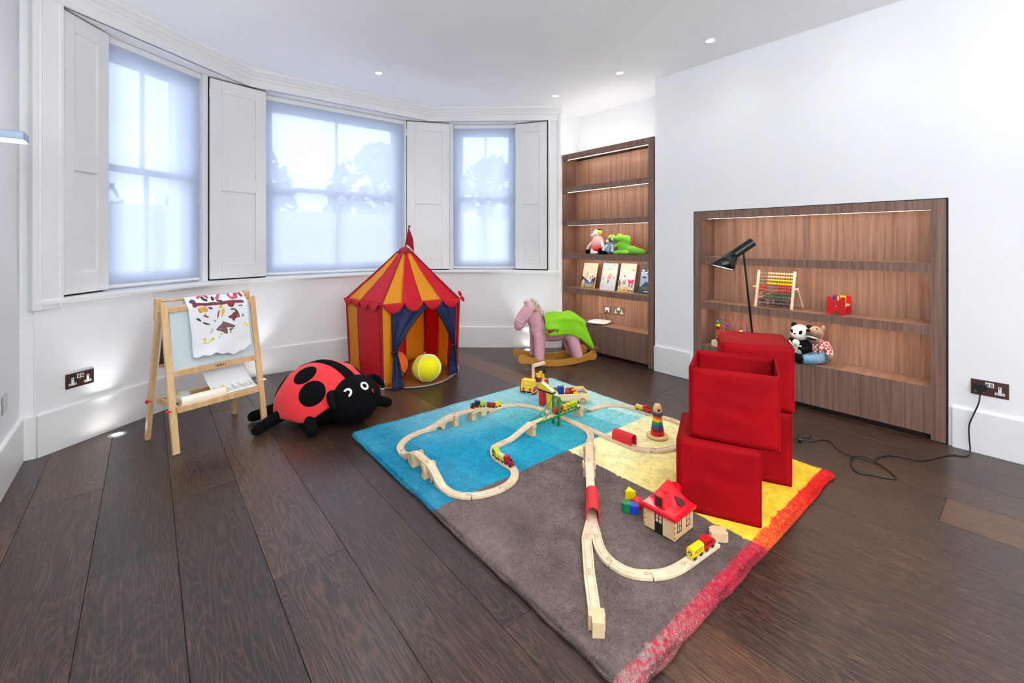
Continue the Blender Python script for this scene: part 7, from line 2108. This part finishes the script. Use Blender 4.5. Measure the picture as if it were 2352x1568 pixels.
# ---- wooden block wagon
wa_, wb = P(1281, 929, RZ), P(1354, 926, RZ)
wd_ = Vector((wb.x - wa_.x, wb.y - wa_.y, 0)); WL = wd_.length; wd_.normalize()
wg = thing('block_wagon', 'open wooden wagon full of coloured blocks, right of the block tower', 'toy wagon', wa_, math.atan2(wd_.y, wd_.x))
WD = 0.175
PB = wood('pale_wagon_wood', rgb(224, 198, 150), rgb(242, 222, 182), (4, 30, 30), 0.5)
for nm, (x0, x1, y0, y1) in (('front_board', (-0.05, WL, 0, 0.009)), ('back_board', (-0.05, WL, WD - 0.009, WD)), ('end_board', (-0.05, -0.041, 0.009, WD - 0.009)), ('end_board', (WL - 0.009, WL, 0.009, WD - 0.009))):
    MB().box(x0, x1, y0, y1, 0.018, 0.070).build(nm, PB, wg, bevel=0.001)
MB().box(-0.05, WL, 0, WD, 0.018, 0.026).build('floor_board', PB, wg)
for yy in (-0.010, WD + 0.010):
    for xx in (0.0, WL - 0.055):
        w_ = MB().cyl((xx, yy - 0.006, 0.026), (xx, yy + 0.006, 0.026), 0.0255, n=24).build('wheel', PB, wg, bevel=0.002)
        m = MB()
        for k in range(8):
            a = PI * k / 4
            m.tube([(xx + 0.006 * math.cos(a), yy - 0.0062, 0.026 + 0.006 * math.sin(a)), (xx + 0.019 * math.cos(a), yy - 0.0062, 0.026 + 0.019 * math.sin(a))], 0.0018, 4)
        m.tube([(xx + 0.0195 * math.cos(a), yy - 0.0062, 0.026 + 0.0195 * math.sin(a)) for a in [2 * PI * k / 24 for k in range(24)]], 0.0020, 4, closed=True)
        m.build('printed_spokes', BKP, w_)
        MB().cyl((xx, yy - 0.0085, 0.026), (xx, yy - 0.006, 0.026), 0.004, n=12).build('hub', M['steel'], w_)
wl_ = wg.location.copy(); wrz = wg.rotation_euler.z
def wblk(x, y, z, lab, shape, mt, rz_=0.0):
    q = wl_ + Matrix.Rotation(wrz, 3, 'Z') @ Vector((x, y, z))
    o = thing('wagon_block', lab, 'toy block', q, wrz + rz_, 'blocks in the wooden wagon')
    shape(o, mt)
def sbox(a, b, c): return lambda o, mt: MB().box(-a / 2, a / 2, -b / 2, b / 2, 0.0004, c).build('block', mt, o, bevel=0.0015)
def scyl(r, h): return lambda o, mt: MB().cyl((0, 0, 0.0004), (0, 0, h), r, n=24).build('block', mt, o, bevel=0.0015)
def sring(r0, r1, h): return lambda o, mt: MB().lathe([(r1, 0.0004), (r0, 0.0004), (r0, h), (r1, h)], 28, closed=True).build('block', mt, o, bevel=0.001)
def slog(r, L): return lambda o, mt: MB().cyl((-L / 2, 0, r), (L / 2, 0, r), r, n=20).build('block', mt, o)
def stri(a, h): return lambda o, mt: MB().prism([(-a, -a * 0.55), (a, -a * 0.55), (0, a * 0.6)], 0.0004, h).build('block', mt, o, bevel=0.001)
fz = 0.0262
wblk(0.030, 0.045, fz, 'dark green flat block under the blue block in the wagon', sbox(0.060, 0.045, 0.040), mat('wagon_green', rgb(44, 90, 62), 0.4))
wblk(0.032, 0.050, fz + 0.0405, 'blue upright block at the middle front of the wagon', sbox(0.045, 0.032, 0.048), BLU)
wblk(0.005, 0.100, fz, 'teal ring shaped block at the back left of the wagon', sring(0.026, 0.013, 0.058), mat('wagon_teal', rgb(40, 120, 116), 0.35))
wblk(-0.010, 0.030, fz, 'white ring shaped block at the left front of the wagon', sring(0.022, 0.012, 0.046), M['white_plastic'])
wblk(-0.010, 0.068, fz + 0.030, 'natural wooden rod lying at the left of the wagon', slog(0.011, 0.060), TW)
wblk(0.085, 0.055, fz, 'red slim upright block in the middle of the wagon', sbox(0.020, 0.060, 0.060), RED)
wblk(0.075, 0.125, fz, 'natural wooden flat block at the back of the wagon', sbox(0.080, 0.050, 0.030), TW)
wblk(0.108, 0.088, fz, 'dark divider strip across the wagon', sbox(0.008, 0.150, 0.042), mat('divider', rgb(48, 50, 44), 0.6))
for k, (x, y, c, r_) in enumerate(((0.140, 0.045, YEL, 0.3), (0.140, 0.075, RED, 3.4), (0.140, 0.105, YEL, 0.3), (0.140, 0.135, RED, 3.4))):
    wblk(x, y, fz, '%s triangular block, number %s from the front at the right of the wagon' % ('yellow' if c is YEL else 'red', ('one', 'two', 'three', 'four')[k]), stri(0.024, 0.044), c, r_)
wblk(WL - 0.032, 0.125, fz, 'small blue rod lying in the far right corner of the wagon', slog(0.012, 0.035), BLU)
wblk(WL - 0.034, 0.060, fz, 'pale green flat block at the near right corner of the wagon', sbox(0.040, 0.070, 0.028), mat('wagon_pale_green', rgb(150, 170, 130), 0.5))

# ---- block tower in front of the wagon
ra, rb_ = P(1246, 929.5, RZ), P(1265, 936.5, RZ)
ddv = Vector((rb_.x - ra.x, rb_.y - ra.y, 0)).normalized()
rz_t = math.atan2(ddv.y, ddv.x)
def tblk(name, lab, q, mk, mt):
    o = thing(name, lab, 'toy block', q, rz_t); mk(o, mt)
tblk('tower_block', 'tall red upright block, left column of the block tower', ra, lambda o, mt: MB().box(-0.020, 0.020, -0.018, 0.018, 0.0005, 0.105).build('block', mt, o, bevel=0.002), RED)
tblk('tower_block', 'tall yellow upright block, right column of the block tower', rb_, lambda o, mt: MB().box(-0.020, 0.020, -0.018, 0.018, 0.0005, 0.105).build('block', mt, o, bevel=0.002), YEL)
mdp = (ra + rb_) / 2
gap = (rb_ - ra).length
def roofblk(o, mt):
    h = gap / 2 + 0.030
    F = frame((0, 0, 0.1055), (1, 0, 0), (0, 0, 1), (0, -1, 0))
    MB().prism([(-h, 0), (h, 0), (h, 0.012), (-h, 0.012)], -0.019, 0.019, M=F).build('dark_base', BLK, o)
    MB().prism([(-h, 0.012), (h, 0.012), (h, 0.020), (-h * 0.55, 0.062), (-h, 0.050)], -0.019, 0.019, M=F).build('wedge', mt, o, bevel=0.001)
    MB().prism([(h - 0.004, 0.0205), (-h * 0.52, 0.0625), (-h * 0.52, 0.0632), (h - 0.002, 0.0212)], -0.006, 0.019, M=F).build('white_stripe', M['white_plastic'], o)
tblk('roof_block', 'yellow wedge block with white stripe bridging the block tower columns', mdp, roofblk, YEL)

bpy.context.view_layer.update()
